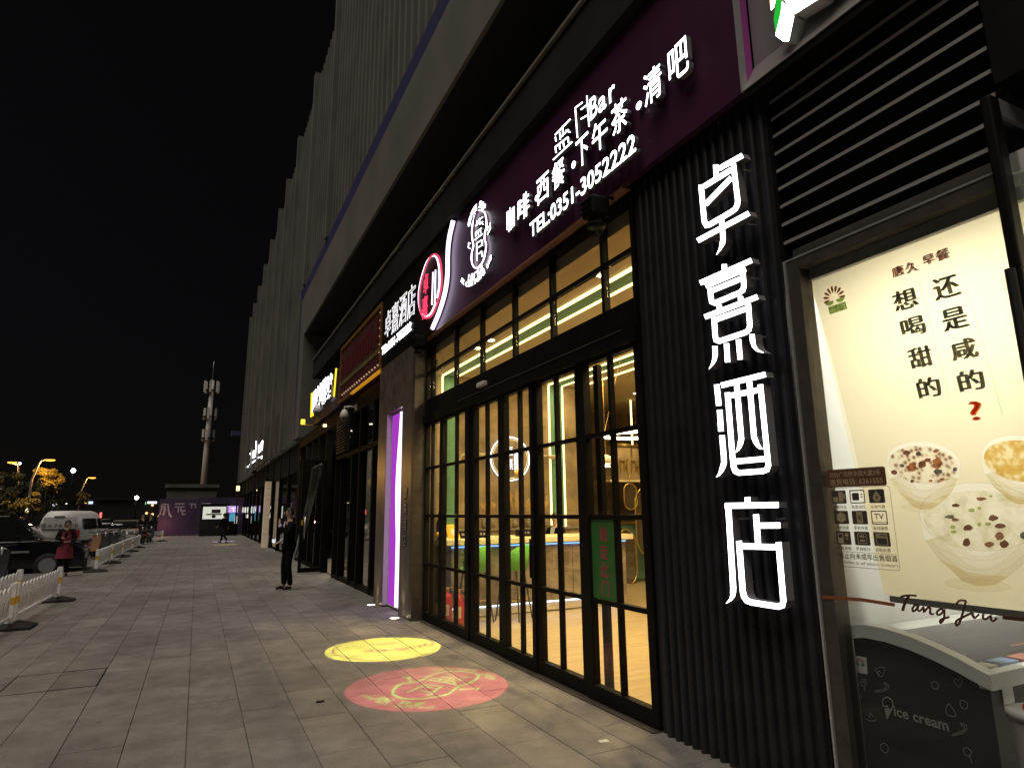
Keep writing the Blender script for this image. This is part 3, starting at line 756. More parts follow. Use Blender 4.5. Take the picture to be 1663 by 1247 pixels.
# wall lamps: slender arm and shallow cream shade
for px, py, lab in ((770, 741, 'cream wall lamp with a curled arm left of the round logo'), (890, 744, 'small cream wall lamp over the right green strip')):
    p = on(px, py, 1, YB-.12); t = thing('wall_lamp', lab, 'wall lamp', (p.x, YB, p.z), 'cream wall lamps of the lobby')
    MB().lathe((p.x+.1, YB-.13, p.z-.03), [(.03, 0), (.11, .05), (.13, .085), (.12, .085)], 14).build('shade', 'cream', t)
    MB().tube([(p.x+.1, YB-.13, p.z+.04), (p.x-.16, YB-.12, p.z+.05), (p.x-.24, YB-.1, p.z+.02), (p.x-.26, YB-.07, p.z-.05), (p.x-.25, YB-.002, p.z-.08)], .014).build('arm', 'cream', t)
# downlights
for k, (x, y) in enumerate(((3.89, 4.55), (3.89, 5.55), (3.885, 8.57), (3.885, 9.10), (5.4, 6.0), (5.4, 8.6), (7.4, 6.2), (8.6, 8.4), (8.8, 11.4))):
    t = thing('downlight', 'round lobby ceiling downlight, %s' % ('nearest the right end of the transom', 'second from the right end of the transom', 'right one of the bright pair seen through the left transom', 'left one of the bright pair seen through the left transom', 'between the green strips near the doors', 'between the green strips over the right stool', 'beyond the second green strip near the doors', 'beyond the second green strip midway', 'above the gilded mirrors')[k], 'downlight', (x, y, 4.26), 'downlights of the lobby')
    MB().lathe((x, y, 4.245), [(.075, 0), (.085, .016)], 16).build('trim', 'white', t)
    MB().lathe((x, y, 4.240), [(.055, 0), (.055, .004)], 16).build('lens', 'lamp', t)
    S = D.lights.new('downlight', 'SPOT'); S.energy = 330 if x < 4 else 240; S.color = (1., .72, .32); S.spot_size = math.radians(84 if x < 4 else 120); S.spot_blend = .5; S.shadow_soft_size = .035
    o = D.objects.new('downlight', S); COL.objects.link(o); o.location = (x, y, 4.225)
# cove glow along the light lines
def area(name, loc, size, energy, col, d):
    L = D.lights.new(name, 'AREA'); L.shape = 'RECTANGLE'; L.size, L.size_y = size; L.energy = energy; L.color = col
    o = D.objects.new(name, L); COL.objects.link(o); o.location = loc; o.rotation_euler = Vector(d).to_track_quat('-Z', 'Y').to_euler(); return o
for k, xl in enumerate((4.24, 6.635)):
    area('cove_glow', (xl, 7.0, 4.228), (.24, 8.0), 210, (1., .74, .34), (0, 0, -1))
# bar stools
def stool(loc, rz, label):
    t = thing('bar_stool', label, 'bar stool', (0, 0, 0), 'green bar stools at the desk')
    # seat shell with a wrapped back, facing +x before turning
    s = MB(); s.lathe((0, 0, .735), [(.10, 0), (.20, .012), (.225, .045), (.215, .075), (.10, .088)], 20).build('seat', 'stool', t)
    b = MB(); N = 14; prof = []
    for i in range(N+1):
        a = math.radians(180-95+190*i/N); hh = .37*(1-.55*abs(2*i/N-1)**2.2)
        prof.append((a, hh))
    vs = []
    for a, hh in prof:
        for r_, z in ((.222, .755), (.245, .755+hh*.5), (.255, .755+hh), (.24, .765+hh), (.225, .755+hh), (.212, .755+hh*.5), (.195, .775)):
            vs.append((r_*math.cos(a), r_*math.sin(a), z))
    K = 7; fs = [(i*K+j, i*K+(j+1) % K, (i+1)*K+(j+1) % K, (i+1)*K+j) for i in range(N) for j in range(K)]
    fs += [list(range(K-1, -1, -1)), list(range(N*K, N*K+K))]
    b.add(vs, fs, True).build('backrest', 'stool', t)
    for sx in (-1, 1):
        for sy in (-1, 1):
            MB().tube([(sx*.12, sy*.12, .732), (sx*.21, sy*.21, .004)], [.017, .011]).build('leg', 'stoolleg', t)
    q = lambda z: .12+.09*(.735-z)/.735
    for z, ax in ((.30, 0), (.30, 1), (.34, 2), (.34, 3)):
        r_ = q(z)
        a, bb = (((-r_, -r_, z), (r_, -r_, z)), ((-r_, r_, z), (r_, r_, z)), ((-r_, -r_, z), (-r_, r_, z)), ((r_, -r_, z), (r_, r_, z)))[ax]
        MB().tube([a, bb], .008, 6).build('foot_rail', 'brass', t)
    t.location = loc; t.rotation_euler = (0, 0, rz)
    return t
stool((on(787, 918, 1, 9.0).x-.10, 9.17, .0), math.radians(118), 'green bar stool on the left, in front of the reception desk')
stool((on(850, 915, 1, 9.0).x-.10, 9.15, .0), math.radians(124), 'green bar stool on the right, in front of the reception desk')
# fire extinguisher, and a second copy standing in for its reflection
for k, (x, y, lab) in enumerate(((3.62, 9.20, 'red fire extinguisher behind the second door leaf'), (3.55, 9.52, 'copy of the red fire extinguisher standing in for its reflection, behind the farthest door leaf'))):
    t = thing('fire_extinguisher', lab, 'fire extinguisher', (x, y, 0), 'fire extinguishers by the desk')
    MB().lathe((x, y, .004), [(.075, 0), (.082, .02), (.082, .33), (.06, .39), (.028, .42), (.028, .44)], 18).build('cylinder', 'red', t)
    MB().lathe((x, y, .445), [(.03, 0), (.03, .04), (.018, .05)], 10).box(x-.02, x+.09, y-.012, y+.012, .49, .505).build('valve', 'brass', t)
    MB().tube([(x+.03, y, .47), (x+.10, y-.03, .42), (x+.10, y-.04, .25), (x+.09, y-.04, .12)], .011).build('hose', 'rubber', t)
    MB().plate([(x-.083*math.cos(a), y-.083*math.sin(a), .10) for a in (.7, 1.0, 1.3, 1.6)]+[(x-.083*math.cos(a), y-.083*math.sin(a), .26) for a in (1.6, 1.3, 1.0, .7)], (-.001, -.001, 0)).build('label', 'cream', t)
# ring pendant and small pendant
p = on(1018, 706, 1, 7.2); t = thing('ring_pendant', 'glowing horizontal ring lamp hung on thin wires behind the nearest door', 'pendant lamp', (p.x, 7.2, p.z))
c0 = Vector((p.x+.12, 7.2, p.z)); 
MB().tube([c0+Vector((.42*math.cos(a*math.pi/18), .42*math.sin(a*math.pi/18), 0)) for a in range(36)], .022, 8, closed=True).build('light_ring', 'lamp', t)
for a in (.4, 2.5, 4.6):
    MB().tube([c0+Vector((.42*math.cos(a), .42*math.sin(a), .02)), c0+Vector((.04*math.cos(a), .04*math.sin(a), 4.2-c0.z))], .004, 5).build('wire', 'brass', t)
MB().lathe(c0+Vector((0, 0, 4.2-c0.z)), [(.08, 0), (.08, .06)], 14).build('canopy', 'black', t)
p = on(984, 748, 1, 8.6); t = thing('small_pendant', 'small cream folded pendant lamp left of the ring lamp', 'pendant lamp', (p.x, 8.6, p.z))
MB().lathe((p.x, 8.6, p.z-.07), [(.05, 0), (.13, .04), (.16, .09), (.06, .15), (.015, .17)], 14).build('shade', 'cream', t)
MB().lathe((p.x, 8.6, p.z-.10), [(.07, 0), (.03, .03)], 12).build('bulb_cover', 'lamp', t)
MB().tube([(p.x, 8.6, p.z+.1), (p.x, 8.6, 4.24)], .005, 5).build('cord', 'brass', t)
MB().lathe((p.x, 8.6, 4.225), [(.09, 0), (.09, .035)], 14).build('canopy', 'black', t)
# bar corner at the back right
bc = thing('bar_canopy', 'brown bar canopy with raised characters at the right of the lobby', 'bar canopy', (9, 12.3, 2.4))
a = on(1001, 779, 1, 12.4); b_ = on(1050, 726, 1, 12.4)
MB().box(a.x, a.x+2.2, 12.4, 12.9, a.z, b_.z).build('board', 'plaster', bc)
MB().box(a.x-.25, a.x+2.2, 12.30, 12.9, a.z-.05, a.z-.002).build('shelf', 'cream', bc)
MB().box(a.x, a.x+2.2, 12.36, 12.9, b_.z+.002, b_.z+.06).build('gilt_rail', 'brass', bc)
for k in range(4):
    q = a.x+.10+k*.33; c_ = MB()
    for dx, z0, z1 in ((0, .18, .50), (.12, .22, .46), (.2, .18, .50)): c_.box(q+dx, q+dx+.025, 12.365, 12.398, a.z+z0, a.z+z1)
    c_.box(q+.025, q+.12, 12.366, 12.397, a.z+.44, a.z+.46).box(q+.145, q+.2, 12.367, 12.396, a.z+.3, a.z+.32).build('raised_stroke', 'brass', bc)
MB().tube([(on(1024, 650, 1, 12.2).x, 12.2, on(1024, 650, 1, 12.2).z), (on(1027, 722, 1, 12.2).x, 12.2, on(1027, 722, 1, 12.2).z)], .02).build('light_tube', 'ledwarm', bc)
for px, py, rx, rz, lab in ((1024, 806, .20, .30, 'oval gilded mirror hanging below the bar canopy'), (1046, 846, .26, .75, 'tall round-topped gilded mirror at the right edge of the doors'), (1018, 905, .30, .62, 'low gilded looped frame beside the end of the desk')):
    c_ = on(px, py, 1, 12.1); t = thing('gilded_mirror', lab, 'mirror', (c_.x, 12.1, c_.z), 'gilded mirrors by the bar')
    ring = [(c_.x+rx*max(-1, min(1, 1.25*math.cos(q*math.pi/18)))*.9, 12.1, c_.z+rz*math.sin(q*math.pi/18)) for q in range(36)]
    MB().tube(ring, .018, 6, closed=True).build('frame', 'brass', t)
    MB().plate([(q[0], 12.102, q[2]) for q in ring], (0, .008, 0)).build('glass', mat('mirror_glass', (.25, .22, .16), .12, metal=.8) if px == 1024 else D.materials['mirror_glass'], t)
    MB().tube([(c_.x, 12.1, c_.z+rz), (c_.x, 12.1, c_.z+rz+.2)] if px == 1024 else [(c_.x, 12.1, c_.z-rz), (c_.x, 12.1, .01)], .012, 6).build('rod', 'brass', t)
gc = thing('green_cabinet', 'dark green cabinet front under the gilded mirrors', 'cabinet', (9, 12.5, 0))
MB().box(7.33, 11.6, 12.55, 13.0, .02, 1.3).build('body', 'green', gc); MB().box(7.33, 11.6, 12.5, 13.0, 1.303, 1.35).build('top', 'brass', gc)

# ================================================================== SIGNS OF THE HOTEL AND THE BAR
SX, SZ0, SZ1 = 3.15, 4.456, 5.93
YSP = 8.85
curve_px = [(742, 360), (737, 380), (734, 400), (733, 420), (733, 440), (731, 462), (727, 482), (720, 505), (713, 522), (708, 533)]
cw = [on(px, py, 0, SX) for px, py in smooth(curve_px, 3, False)]
cw[0].z = SZ1-.02; cw[-1].z = SZ0+.02
ps = thing('bar_sign', 'wide dark purple signboard with white glowing bar lettering', 'signboard', (SX, 6, 5.2))
poly = [(SX, 2.735, SZ0), (SX, cw[-1].y, SZ0)]+[(SX, c.y, c.z) for c in reversed(cw)]+[(SX, cw[0].y, SZ1), (SX, 2.735, SZ1)]
MB().plate([(p[0]+.0, p[1], p[2]) for p in poly], (.058, 0, 0)).build('panel', 'purple', ps)
MB().box(3.209, 3.6, 2.738, 9.79, SZ0+.003, SZ1).build('carcass', 'black', ps)
MB().box(3.144, 3.2, 2.722, 2.734, SZ0, SZ1).build('corner_trim', 'silver', ps)
MB().box(3.202, 3.27, 2.726, 2.7375, SZ0, SZ1).build('end_cap', 'purple_lit', ps)
MB().box(3.151, 3.28, 4.13, 9.78, SZ0-.016, SZ0-.002).build('soffit', mat('soffit_panel', (.30, .16, .13), .25, spec=.6), ps)
# letters
LM = ['letter', 'letterside']
FC = facade(SX-.045)
def ux(px, z, x=SX): return None
def py_to(px, py, x): v = on(px, py, 0, x); return -v.y, v.z
def fchar(ch, px0, px1, pyc, z0, z1, par, x=SX-.045, dep=.05, mats=LM, bold=.006, ol=0.):
    u0, _ = py_to(px0, pyc, x); u1, _ = py_to(px1, pyc, x)
    return char_box('letter', ch, u0, u1, z0, z1, facade(x), mats, par, bold, dep, ol)
for ch, a, b, pyc in (('咖', 829, 842, 362), ('啡', 847, 866, 347), ('西', 878, 898, 305), ('餐', 903, 924, 285), ('下', 942, 963, 240), ('午', 968, 994, 215), ('茶', 1000, 1027, 195), ('清', 1052, 1083, 140), ('吧', 1093, 1127, 108)):
    fchar(ch, a, b, pyc, 4.88, 5.18, ps)
for px, py in ((872, 322), (932, 268), (1038, 172)):
    u, v = py_to(px, py, SX-.04)
    MB().mat(0).lathe((SX-.045, -u, v), [(.036, 0), (.036, .002)], 16, 0).mat(1).lathe((SX-.0428, -u, v), [(.036, 0), (.036, .04)], 16, 0).build('dot', LM, ps)
a, _ = py_to(872, 365, SX); b, _ = py_to(1046, 235, SX)
row('letter', 'TEL:0351-3052222', a, b, 4.585, 4.765, FC, LM, ps, .012, .045)
# the thin strokes of the bar's name
def cr4(x, y): return (780+x/3.2825, 40+y/3.2825)
nm = MB(); SXs = SX-.045
for i, s in enumerate(([(418, 568), (440, 553)], [(398, 590), (480, 505)], [(440, 540), (440, 595)], [(400, 600), (404, 625)], [(424, 575), (426, 615)], [(430, 600), (470, 560)], [(455, 565), (480, 575)],
                       [(400, 655), (404, 685)], [(398, 655), (468, 600)], [(422, 640), (424, 668)], [(442, 625), (446, 655)], [(468, 600), (470, 632)], [(388, 722), (490, 625)],
                       [(518, 605), (506, 445)], [(506, 445), (545, 415)], [(568, 380), (580, 545)], [(535, 455), (575, 425)], [(535, 505), (578, 480)])):
    ribbon_px(nm, [cr4(*q) for q in s], 1.9, SXs, .045, lift=.0004*i)
nm.build('name_stroke', LM, ps)
for ch, x0, x1, yc in (('B', 597, 636, 480), ('a', 641, 683, 450), ('r', 697, 730, 385)):
    p0 = cr4(x0, yc); p1 = cr4(x1, yc)
    u0, v0 = py_to(*p0, SXs); u1, v1 = py_to(*p1, SXs)
    zz = 5.262 if ch == 'B' else 5.243; hh = .225 if ch == 'B' else .15
    char_box('letter', ch, u0+.03, u1+.03, zz, zz+hh, facade(SXs), LM, ps, .008, .045)
# peanut emblem
def cr7(x, y): return (740+x/7.79, 320+y/7.79)
em = [(265, 180), (225, 260), (210, 380), (205, 470), (215, 560), (225, 620), (205, 700), (200, 790), (215, 860), (250, 900), (300, 880), (350, 800), (375, 700), (385, 600), (365, 530), (375, 440), (390, 360), (385, 270), (365, 200), (320, 170)]
ring = smooth([cr7(*p) for p in em], 3)
MB().tube([on(p[0], p[1], 0, SX-.03) for p in ring], .008, 6, closed=True).build('emblem_ring', 'letter', ps)
eb = MB()
for i, s in enumerate(([(265, 330), (345, 250)], [(270, 300), (272, 360)], [(300, 270), (305, 340)], [(250, 370), (290, 330)], [(300, 350), (345, 310)], [(325, 330), (350, 350)], [(250, 455), (330, 390)], [(252, 455), (256, 500)], [(285, 430), (288, 485)], [(312, 410), (316, 460)], [(240, 545), (345, 465)],
                       [(270, 810), (265, 590)], [(265, 590), (330, 540)], [(330, 540), (330, 620)], [(285, 640), (330, 610)], [(290, 720), (330, 690)], [(325, 680), (335, 760)])):
    ribbon_px(eb, [cr7(*q) for q in s], 1.25, SX-.045, .045, lift=.0004*i)
eb.build('emblem_stroke', LM, ps)
def arcsign(text, pts, hgt, par, x=SX-.035, mm=LM):
    P_ = [on(*cr7(*q), 0, x) for q in pts]; P_ = [Vector((-v.y, v.z)) for v in P_]; P_ = [Vector(v) for v in smooth([tuple(v) for v in P_], 8, False)]
    ln = [0]
    for a_, b_ in zip(P_, P_[1:]): ln.append(ln[-1]+(b_-a_).length)
    for i, ch in enumerate(text):
        if ch == ' ': continue
        s_ = ln[-1]*(i+.5)/len(text); j = min(max(q for q in range(len(ln)) if ln[q] <= s_), len(P_)-2)
        p_ = P_[j]; d_ = (P_[j+1]-P_[j]).normalized(); n_ = Vector((-d_.y, d_.x)); g = glyph(ch, .03, .5)
        mx = (g[3]+g[4])/2; F = facade(x)
        gl_mesh('letter', g, lambda X, Y, Z: (p_.x+d_.x*(X-mx)*hgt+n_.x*(Y-.35)*hgt, p_.y+d_.y*(X-mx)*hgt+n_.y*(Y-.35)*hgt, (Z+.5)*.03), F, mm, par)
arcsign('COFFEE SHOP', [(190, 360), (215, 260), (265, 160), (340, 100), (400, 150)], .12, ps)
arcsign('LAN YUE', [(190, 1030), (270, 1000), (330, 930), (375, 860)], .14, ps)
arcsign('PUBLIC HOUSE COFFEE SHOP', [(95, 1050), (180, 1110), (300, 1050), (400, 930), (490, 720)], .085, ps)
dd = MB()
for i, s in enumerate(([(165, 575), (160, 640), (185, 655)], [(165, 580), (190, 590)], [(435, 330), (440, 400), (400, 480)], [(410, 370), (400, 430)])): ribbon_px(dd, [cr7(*q) for q in s], 1.2, SX-.045, .045, lift=.0004*i)
dd.build('emblem_stroke', LM, ps)

# black hotel sign left of the white curve
hs = thing('hotel_sign', 'black signboard with a red neon ring beside the white curve', 'signboard', (3.09, 10.5, 5.2))
HX = 3.10
poly = [(HX, 12.2, SZ0-.0), (HX, 12.2, SZ1), (HX, cw[0].y+.05, SZ1)]+[(HX, c.y+.05, c.z) for c in cw]+[(HX, cw[-1].y+.05, SZ0)]
MB().plate(poly, (.10, 0, 0)).build('panel', 'black', hs)
MB().box(HX+.101, 3.6, 9.80, 12.2, SZ0+.003, SZ1).build('carcass', 'black', hs)
MB().tube([Vector((3.098, c.y+.02, c.z)) for c in cw], .034, 8).build('white_curve', 'violetneon', hs)
OL = ['letteredge']
def cr6(x, y): return (610+x/6.563, 400+y/6.563)
hm = MB()
boxes = [('卓', 128, 190, 665, 985), ('熹', 200, 272, 580, 940), ('酒', 280, 358, 490, 860), ('店', 368, 452, 395, 785)]
for ch, x0, x1, y0, y1 in boxes:
    xc, yc = (x0+x1)/2, (y0+y1)/2
    u0, _ = py_to(*cr6(x0, yc), HX); u1, _ = py_to(*cr6(x1, yc), HX)
    _, v1 = py_to(*cr6(xc, y0+25), HX); _, v0 = py_to(*cr6(xc, y1-25), HX)
    char_box('letter_edge', ch, u0, u1, v0, v1, facade(HX-.05), OL, hs, 0, 0, .007)
    char_box('letter_face', ch, u0, u1, v0, v1, facade(HX-.001), ['brass', 'black'], hs, 0, .045)
a, z_a = py_to(627, 576, HX); b, z_b = py_to(676, 538, HX)
row('letter', 'TEL:0351-7052222', a, b, 4.66, 4.83, facade(HX-.045), ['letter', 'letterside'], hs, .03, .045)
rc = [(625, 85), (560, 150), (505, 300), (468, 470), (465, 620), (490, 730), (530, 765), (600, 735), (660, 600), (700, 430), (700, 250), (675, 120)]
rg = smooth([cr6(*p) for p in rc], 3)
MB().tube([on(p[0], p[1], 0, HX-.05) for p in rg], .013, 6, closed=True).build('ring', 'redneon', hs)
cc = on(*cr6(580, 430), 0, HX)
MB().tube([Vector((HX-.02, cc.y+(on(p[0], p[1], 0, HX).y-cc.y)*.93, cc.z+(on(p[0], p[1], 0, HX).z-cc.z)*.95)) for p in rg], .012, 6, closed=True).build('ring', 'letter2', hs)
for ch, x0, x1, y0, y1 in (('卓', 535, 585, 290, 520), ('熹', 522, 580, 525, 780)):
    u0, _ = py_to(*cr6(x0, (y0+y1)/2), HX); u1, _ = py_to(*cr6(x1, (y0+y1)/2), HX)
    _, v1 = py_to(*cr6((x0+x1)/2, y0+12), HX); _, v0 = py_to(*cr6((x0+x1)/2, y1-12), HX)
    char_box('letter_edge', ch, u0, u1, v0, v1, facade(HX-.04), ['redneon'], hs, 0, 0, .014)
bm_ = MB()
for i, s in enumerate(([(612, 275), (600, 625)], [(638, 250), (630, 600)])): ribbon_px(bm_, [cr6(*q) for q in s], 2.2, HX-.045, .045, lift=.0004*i)
bm_.build('bar', ['violetneon', 'letterside'], hs)

# ---- vertical hotel name on the ribbed wall
vs_ = thing('vertical_hotel_sign', 'four tall white glowing characters stacked on the black ribbed wall', 'sign', (3.16, 3.1, 2.6))
A = lambda x, y: (1120+x/7.338, 250+y/7.338)
B2 = lambda x, y: (1130+x/6.93, 420+y/6.93)
C3 = lambda x, y: (1140+x/6.564, 600+y/6.564)
D4 = lambda x, y: (1160+x/6.236, 800+y/6.236)
VX = 3.11
def arcp(c, r, a0, a1, n=6): return [(c[0]+r*math.cos(math.radians(a0+(a1-a0)*k/n)), c[1]-r*math.sin(math.radians(a0+(a1-a0)*k/n))) for k in range(n+1)]
chars = [
 ('卓', A, 8.2, [[(310, 130), (320, 290)], [(345, 180), (630, 20)], [(170, 390), (495, 190)], [(188, 605), (498, 285)],
   [(135, 370), (170, 760), (178, 815), (200, 852), (235, 845), (500, 690), (545, 655), (568, 610), (574, 560), (520, 120)],
   [(378, 770), (395, 960), (398, 1030), (385, 1080)], [(95, 1035), (708, 708)]], [((398, 1020), (385, 1085), (360, 1140), (318, 1205))]),
 ('熹', B2, 8.2, [[(320, 65), (328, 215)], [(48, 275), (628, 20)], [(110, 310), (560, 118)],
   [(160, 330), (170, 440), (180, 485), (215, 500), (490, 385), (530, 355), (542, 310), (530, 160)], [(180, 362), (520, 222)],
   [(262, 520), (270, 590)], [(502, 425), (508, 490)], [(100, 658), (695, 430)],
   [(205, 660), (218, 870), (228, 915), (265, 930), (560, 830), (598, 800), (608, 750), (590, 505)], [(220, 690), (580, 560)],
   [(345, 955), (358, 1165)], [(480, 910), (500, 1135)], [(215, 985), (218, 1090)], [(632, 850), (640, 930)]], [((218, 1080), (208, 1140), (185, 1190), (148, 1243)), ((638, 920), (655, 985), (690, 1030), (765, 1060))]),
 ('酒', C3, 8.6, [[(157, 160), (180, 385)], [(188, 430), (203, 658)], [(213, 700), (233, 930), (235, 990), (222, 1040)], [(205, 170), (678, 52)],
   [(272, 245), (325, 930), (338, 1040), (355, 1082), (395, 1100), (650, 1082), (692, 1065), (708, 1020), (622, 160)],
   [(300, 280), (620, 215)], [(370, 160), (420, 740), (405, 800)], [(505, 130), (555, 720), (580, 780)], [(350, 980), (680, 950)]],
   [((224, 1030), (208, 1075), (185, 1115), (152, 1147)), ((412, 770), (400, 820), (380, 858), (355, 885)), ((566, 745), (590, 800), (620, 835), (655, 848))]),
 ('店', D4, 9.2, [[(335, 45), (340, 105)], [(108, 132), (652, 122)], [(140, 110), (192, 960), (190, 1010)], [(422, 218), (445, 530)], [(440, 332), (668, 330)],
   [(250, 487), (288, 990), (300, 1045), (330, 1090), (375, 1108), (650, 1152), (688, 1140), (700, 1095), (650, 500)], [(260, 540), (650, 550)]],
   [((192, 995), (185, 1045), (165, 1080), (118, 1120))])]
for ch, T, w, ss, tails in chars:
    mb = MB()
    for i, s in enumerate(ss): ribbon_px(mb, [T(*q) for q in s], w, VX, .068, lift=.00012*i, back=True)
    for i, s in enumerate(tails):
        n_ = len(s); ribbon_px(mb, [T(*q) for q in s], [w, w*.8, w*.5, .4][:n_], VX, .068, lift=-.00012*(i+1), back=True)
    o = mb.build('character', ['letter', 'letterside', 'halo'], vs_)
    zc = on(*T(400, 600), 0, VX)
    st = MB()
    for dy, dz in ((-.15, .2), (.15, .2), (-.15, -.2), (.15, -.2)): st.tube([(VX+.05, zc.y+dy, zc.z+dz), (3.27, zc.y+dy, zc.z+dz)], .006, 6)
    st.build('standoff', 'chrome', vs_)

# ================================================================== CONVENIENCE STORE
ss = thing('store_sign', 'grey aluminium shop fascia with a big white lit logo box at its edge', 'signboard', (3.2, 2, 5))
MB().box(3.285, 3.6, -.5, 2.722, 4.66, 6.6).build('fascia_panel', 'greypanel', ss)
MB().plate([(3.15, -.5, 4.46), (3.15, 2.722, 4.46), (3.283, 2.722, 4.69), (3.283, -.5, 4.69)], (.12, 0, -.0)).build('drip_edge', 'greypanel', ss)
MB().box(3.16, 3.6, -.5, 2.722, 4.40, 4.457).build('soffit', 'black', ss)
# flower logo box: petals of light
pm = [('logo_white', (1, 1, .97), 12.0), ('logo_green', (.02, .50, .04), 1.0), ('logo_orange', (1, .45, .05), 1.6)]
PM = [emat(n_, c_, s_, n_ == 'logo_white') for n_, c_, s_ in pm]
lg = lambda x, y: on(1180+x/5.543, y/5.543, 0, 3.12)
def petal(pts, m, par, name='petal'):
    P_ = [lg(*q) for q in pts]
    MB().mat(0).face(P_).mat(1).plate([(p[0]+.001, p[1], p[2]) for p in P_], (.10, 0, 0)).build(name, [m, 'white'], par)
petal([(440, 320), (470, 345), (515, 378), (560, 372), (606, 150), (548, 60), (500, 20), (490, 120)], PM[0], ss)
petal([(424, 170), (442, 310), (484, 125), (494, 20), (470, -120), (440, 60)], PM[1], ss)
petal([(392, -140), (396, 70), (402, 95), (425, 70), (455, -60), (455, -220)], PM[0], ss)
petal([(370, -300), (388, 20), (396, 70), (392, -140), (430, -320)], PM[2], ss)
petal([(525, 0), (545, 50), (612, 130), (850, -20), (1000, -300), (700, -420), (540, -200)], PM[0], ss)
MB().box(3.14, 3.28, .3, 2.27, 4.74, 4.80).build('logo_tray', 'silver', ss)
# louvre
lv = thing('store_louvre', 'black horizontal louvre above the shop window with pale slat edges', 'louvre', (3.3, 2, 3.8))
MB().box(3.40, 3.6, 1.36, 2.656, 3.20, 4.398).build('backing', 'blackmatt', lv)
MB().box(3.29, 3.40, 2.64, 2.657, 3.20, 4.398).build('side_frame', 'black', lv)
for k in range(9):
    z = 3.332+.128*k
    if z > 4.36: break
    MB().plate([(3.300, 1.37, z-.008), (3.300, 1.37, z+.010), (3.395, 1.37, z+.075), (3.395, 1.37, z+.057)], (0, 1.268, 0)).build('slat', 'silver' if False else 'bronze', lv)
    MB().box(3.294, 3.2995, 1.37, 2.638, z-.010, z+.011).build('slat_edge', 'silver', lv)
# black pier right of the louvre
bp = thing('dark_pier', 'black flat wall strip right of the louvre at the photo edge', 'pier', (3.3, 1, 3.5))
MB().box(3.27, 3.6, .2, 1.355, 3.62, 4.398).build('cladding', 'black', bp)
# window frame
wf = thing('store_window', 'shop window in a bronze frame with script lettering across the glass', 'window', (3.28, 2, 1.6))
MB().box(3.25, 3.36, 2.515, 2.622, .06, 3.177).build('jamb', 'bronze', wf)
MB().box(3.25, 3.36, 1.40, 2.513, 3.112, 3.177).build('head', 'bronze', wf)
MB().box(3.245, 3.2495, 1.40, 2.625, 3.179, 3.19).build('head_trim', 'chrome', wf)
MB().box(3.232, 3.2485, 2.600, 2.612, .06, 3.177).build('jamb_trim', 'chrome', wf)
MB().box(3.25, 3.36, 1.40, 2.513, .06, .12).build('sill', 'bronze', wf)
MB().box(3.298, 3.304, 1.42, 2.513, .122, 3.11).build('pane', 'glass', wf)
GXs = 3.296
# glass lettering: TangJiu script and its bars
scr = mat('brown_vinyl', (.085, .030, .016), .5)
def cT(x, y): return (1360+x/4.3465, 960+y/4.3465)
tj = MB()
T_ = [([(440, 48), (465, 32), (510, 28), (558, 30)], 2.2), ([(505, 30), (480, 75), (465, 115), (462, 138)], 3.0),
      ([(565, 95), (545, 100), (530, 120), (535, 140), (555, 128), (572, 98)], 2.2), ([(574, 98), (566, 128), (580, 138), (600, 120)], 2.0),
      ([(600, 108), (608, 122), (612, 150)], 2.4), ([(612, 145), (640, 115), (655, 122), (655, 155), (680, 160)], 2.2),
      ([(745, 125), (720, 128), (700, 150), (712, 165), (735, 155), (752, 128)], 2.2), ([(755, 125), (752, 190), (730, 222), (728, 200), (790, 180)], 2.2),
      ([(835, 95), (860, 65), (900, 65), (910, 80)], 2.2), ([(905, 72), (885, 150), (860, 225), (840, 238), (838, 210), (880, 185), (950, 150)], 2.4),
      ([(955, 150), (955, 170), (970, 190)], 2.6), ([(958, 118), (968, 128)], 3.0), ([(970, 190), (1000, 160)], 2.0),
      ([(1030, 158), (1028, 188), (1050, 195), (1080, 170)], 2.2), ([(1085, 168), (1085, 200), (1105, 208), (1125, 185)], 2.2)]
for i, (s, w_) in enumerate(T_):
    q = smooth([cT(*p) for p in s], 4, False)
    ribbon_px(tj, [tuple(p) for p in q], w_*1.6, GXs, .0006, lift=.00005*i)
tj.build('script_lettering', [scr, scr], wf)
b1 = MB(); ribbon_px(b1, [(1336, 969), (1400, 973.5), (1453, 982)], 5.5, GXs-.05, .0006); b1.build('vinyl_bar', [mat('orange_vinyl', (.30, .09, .03), .5)]*2, wf)
b1 = MB(); ribbon_px(b1, [(1628, 1002), (1690, 1009)], 6, GXs, .0006); b1.build('vinyl_bar', [scr, scr], wf)
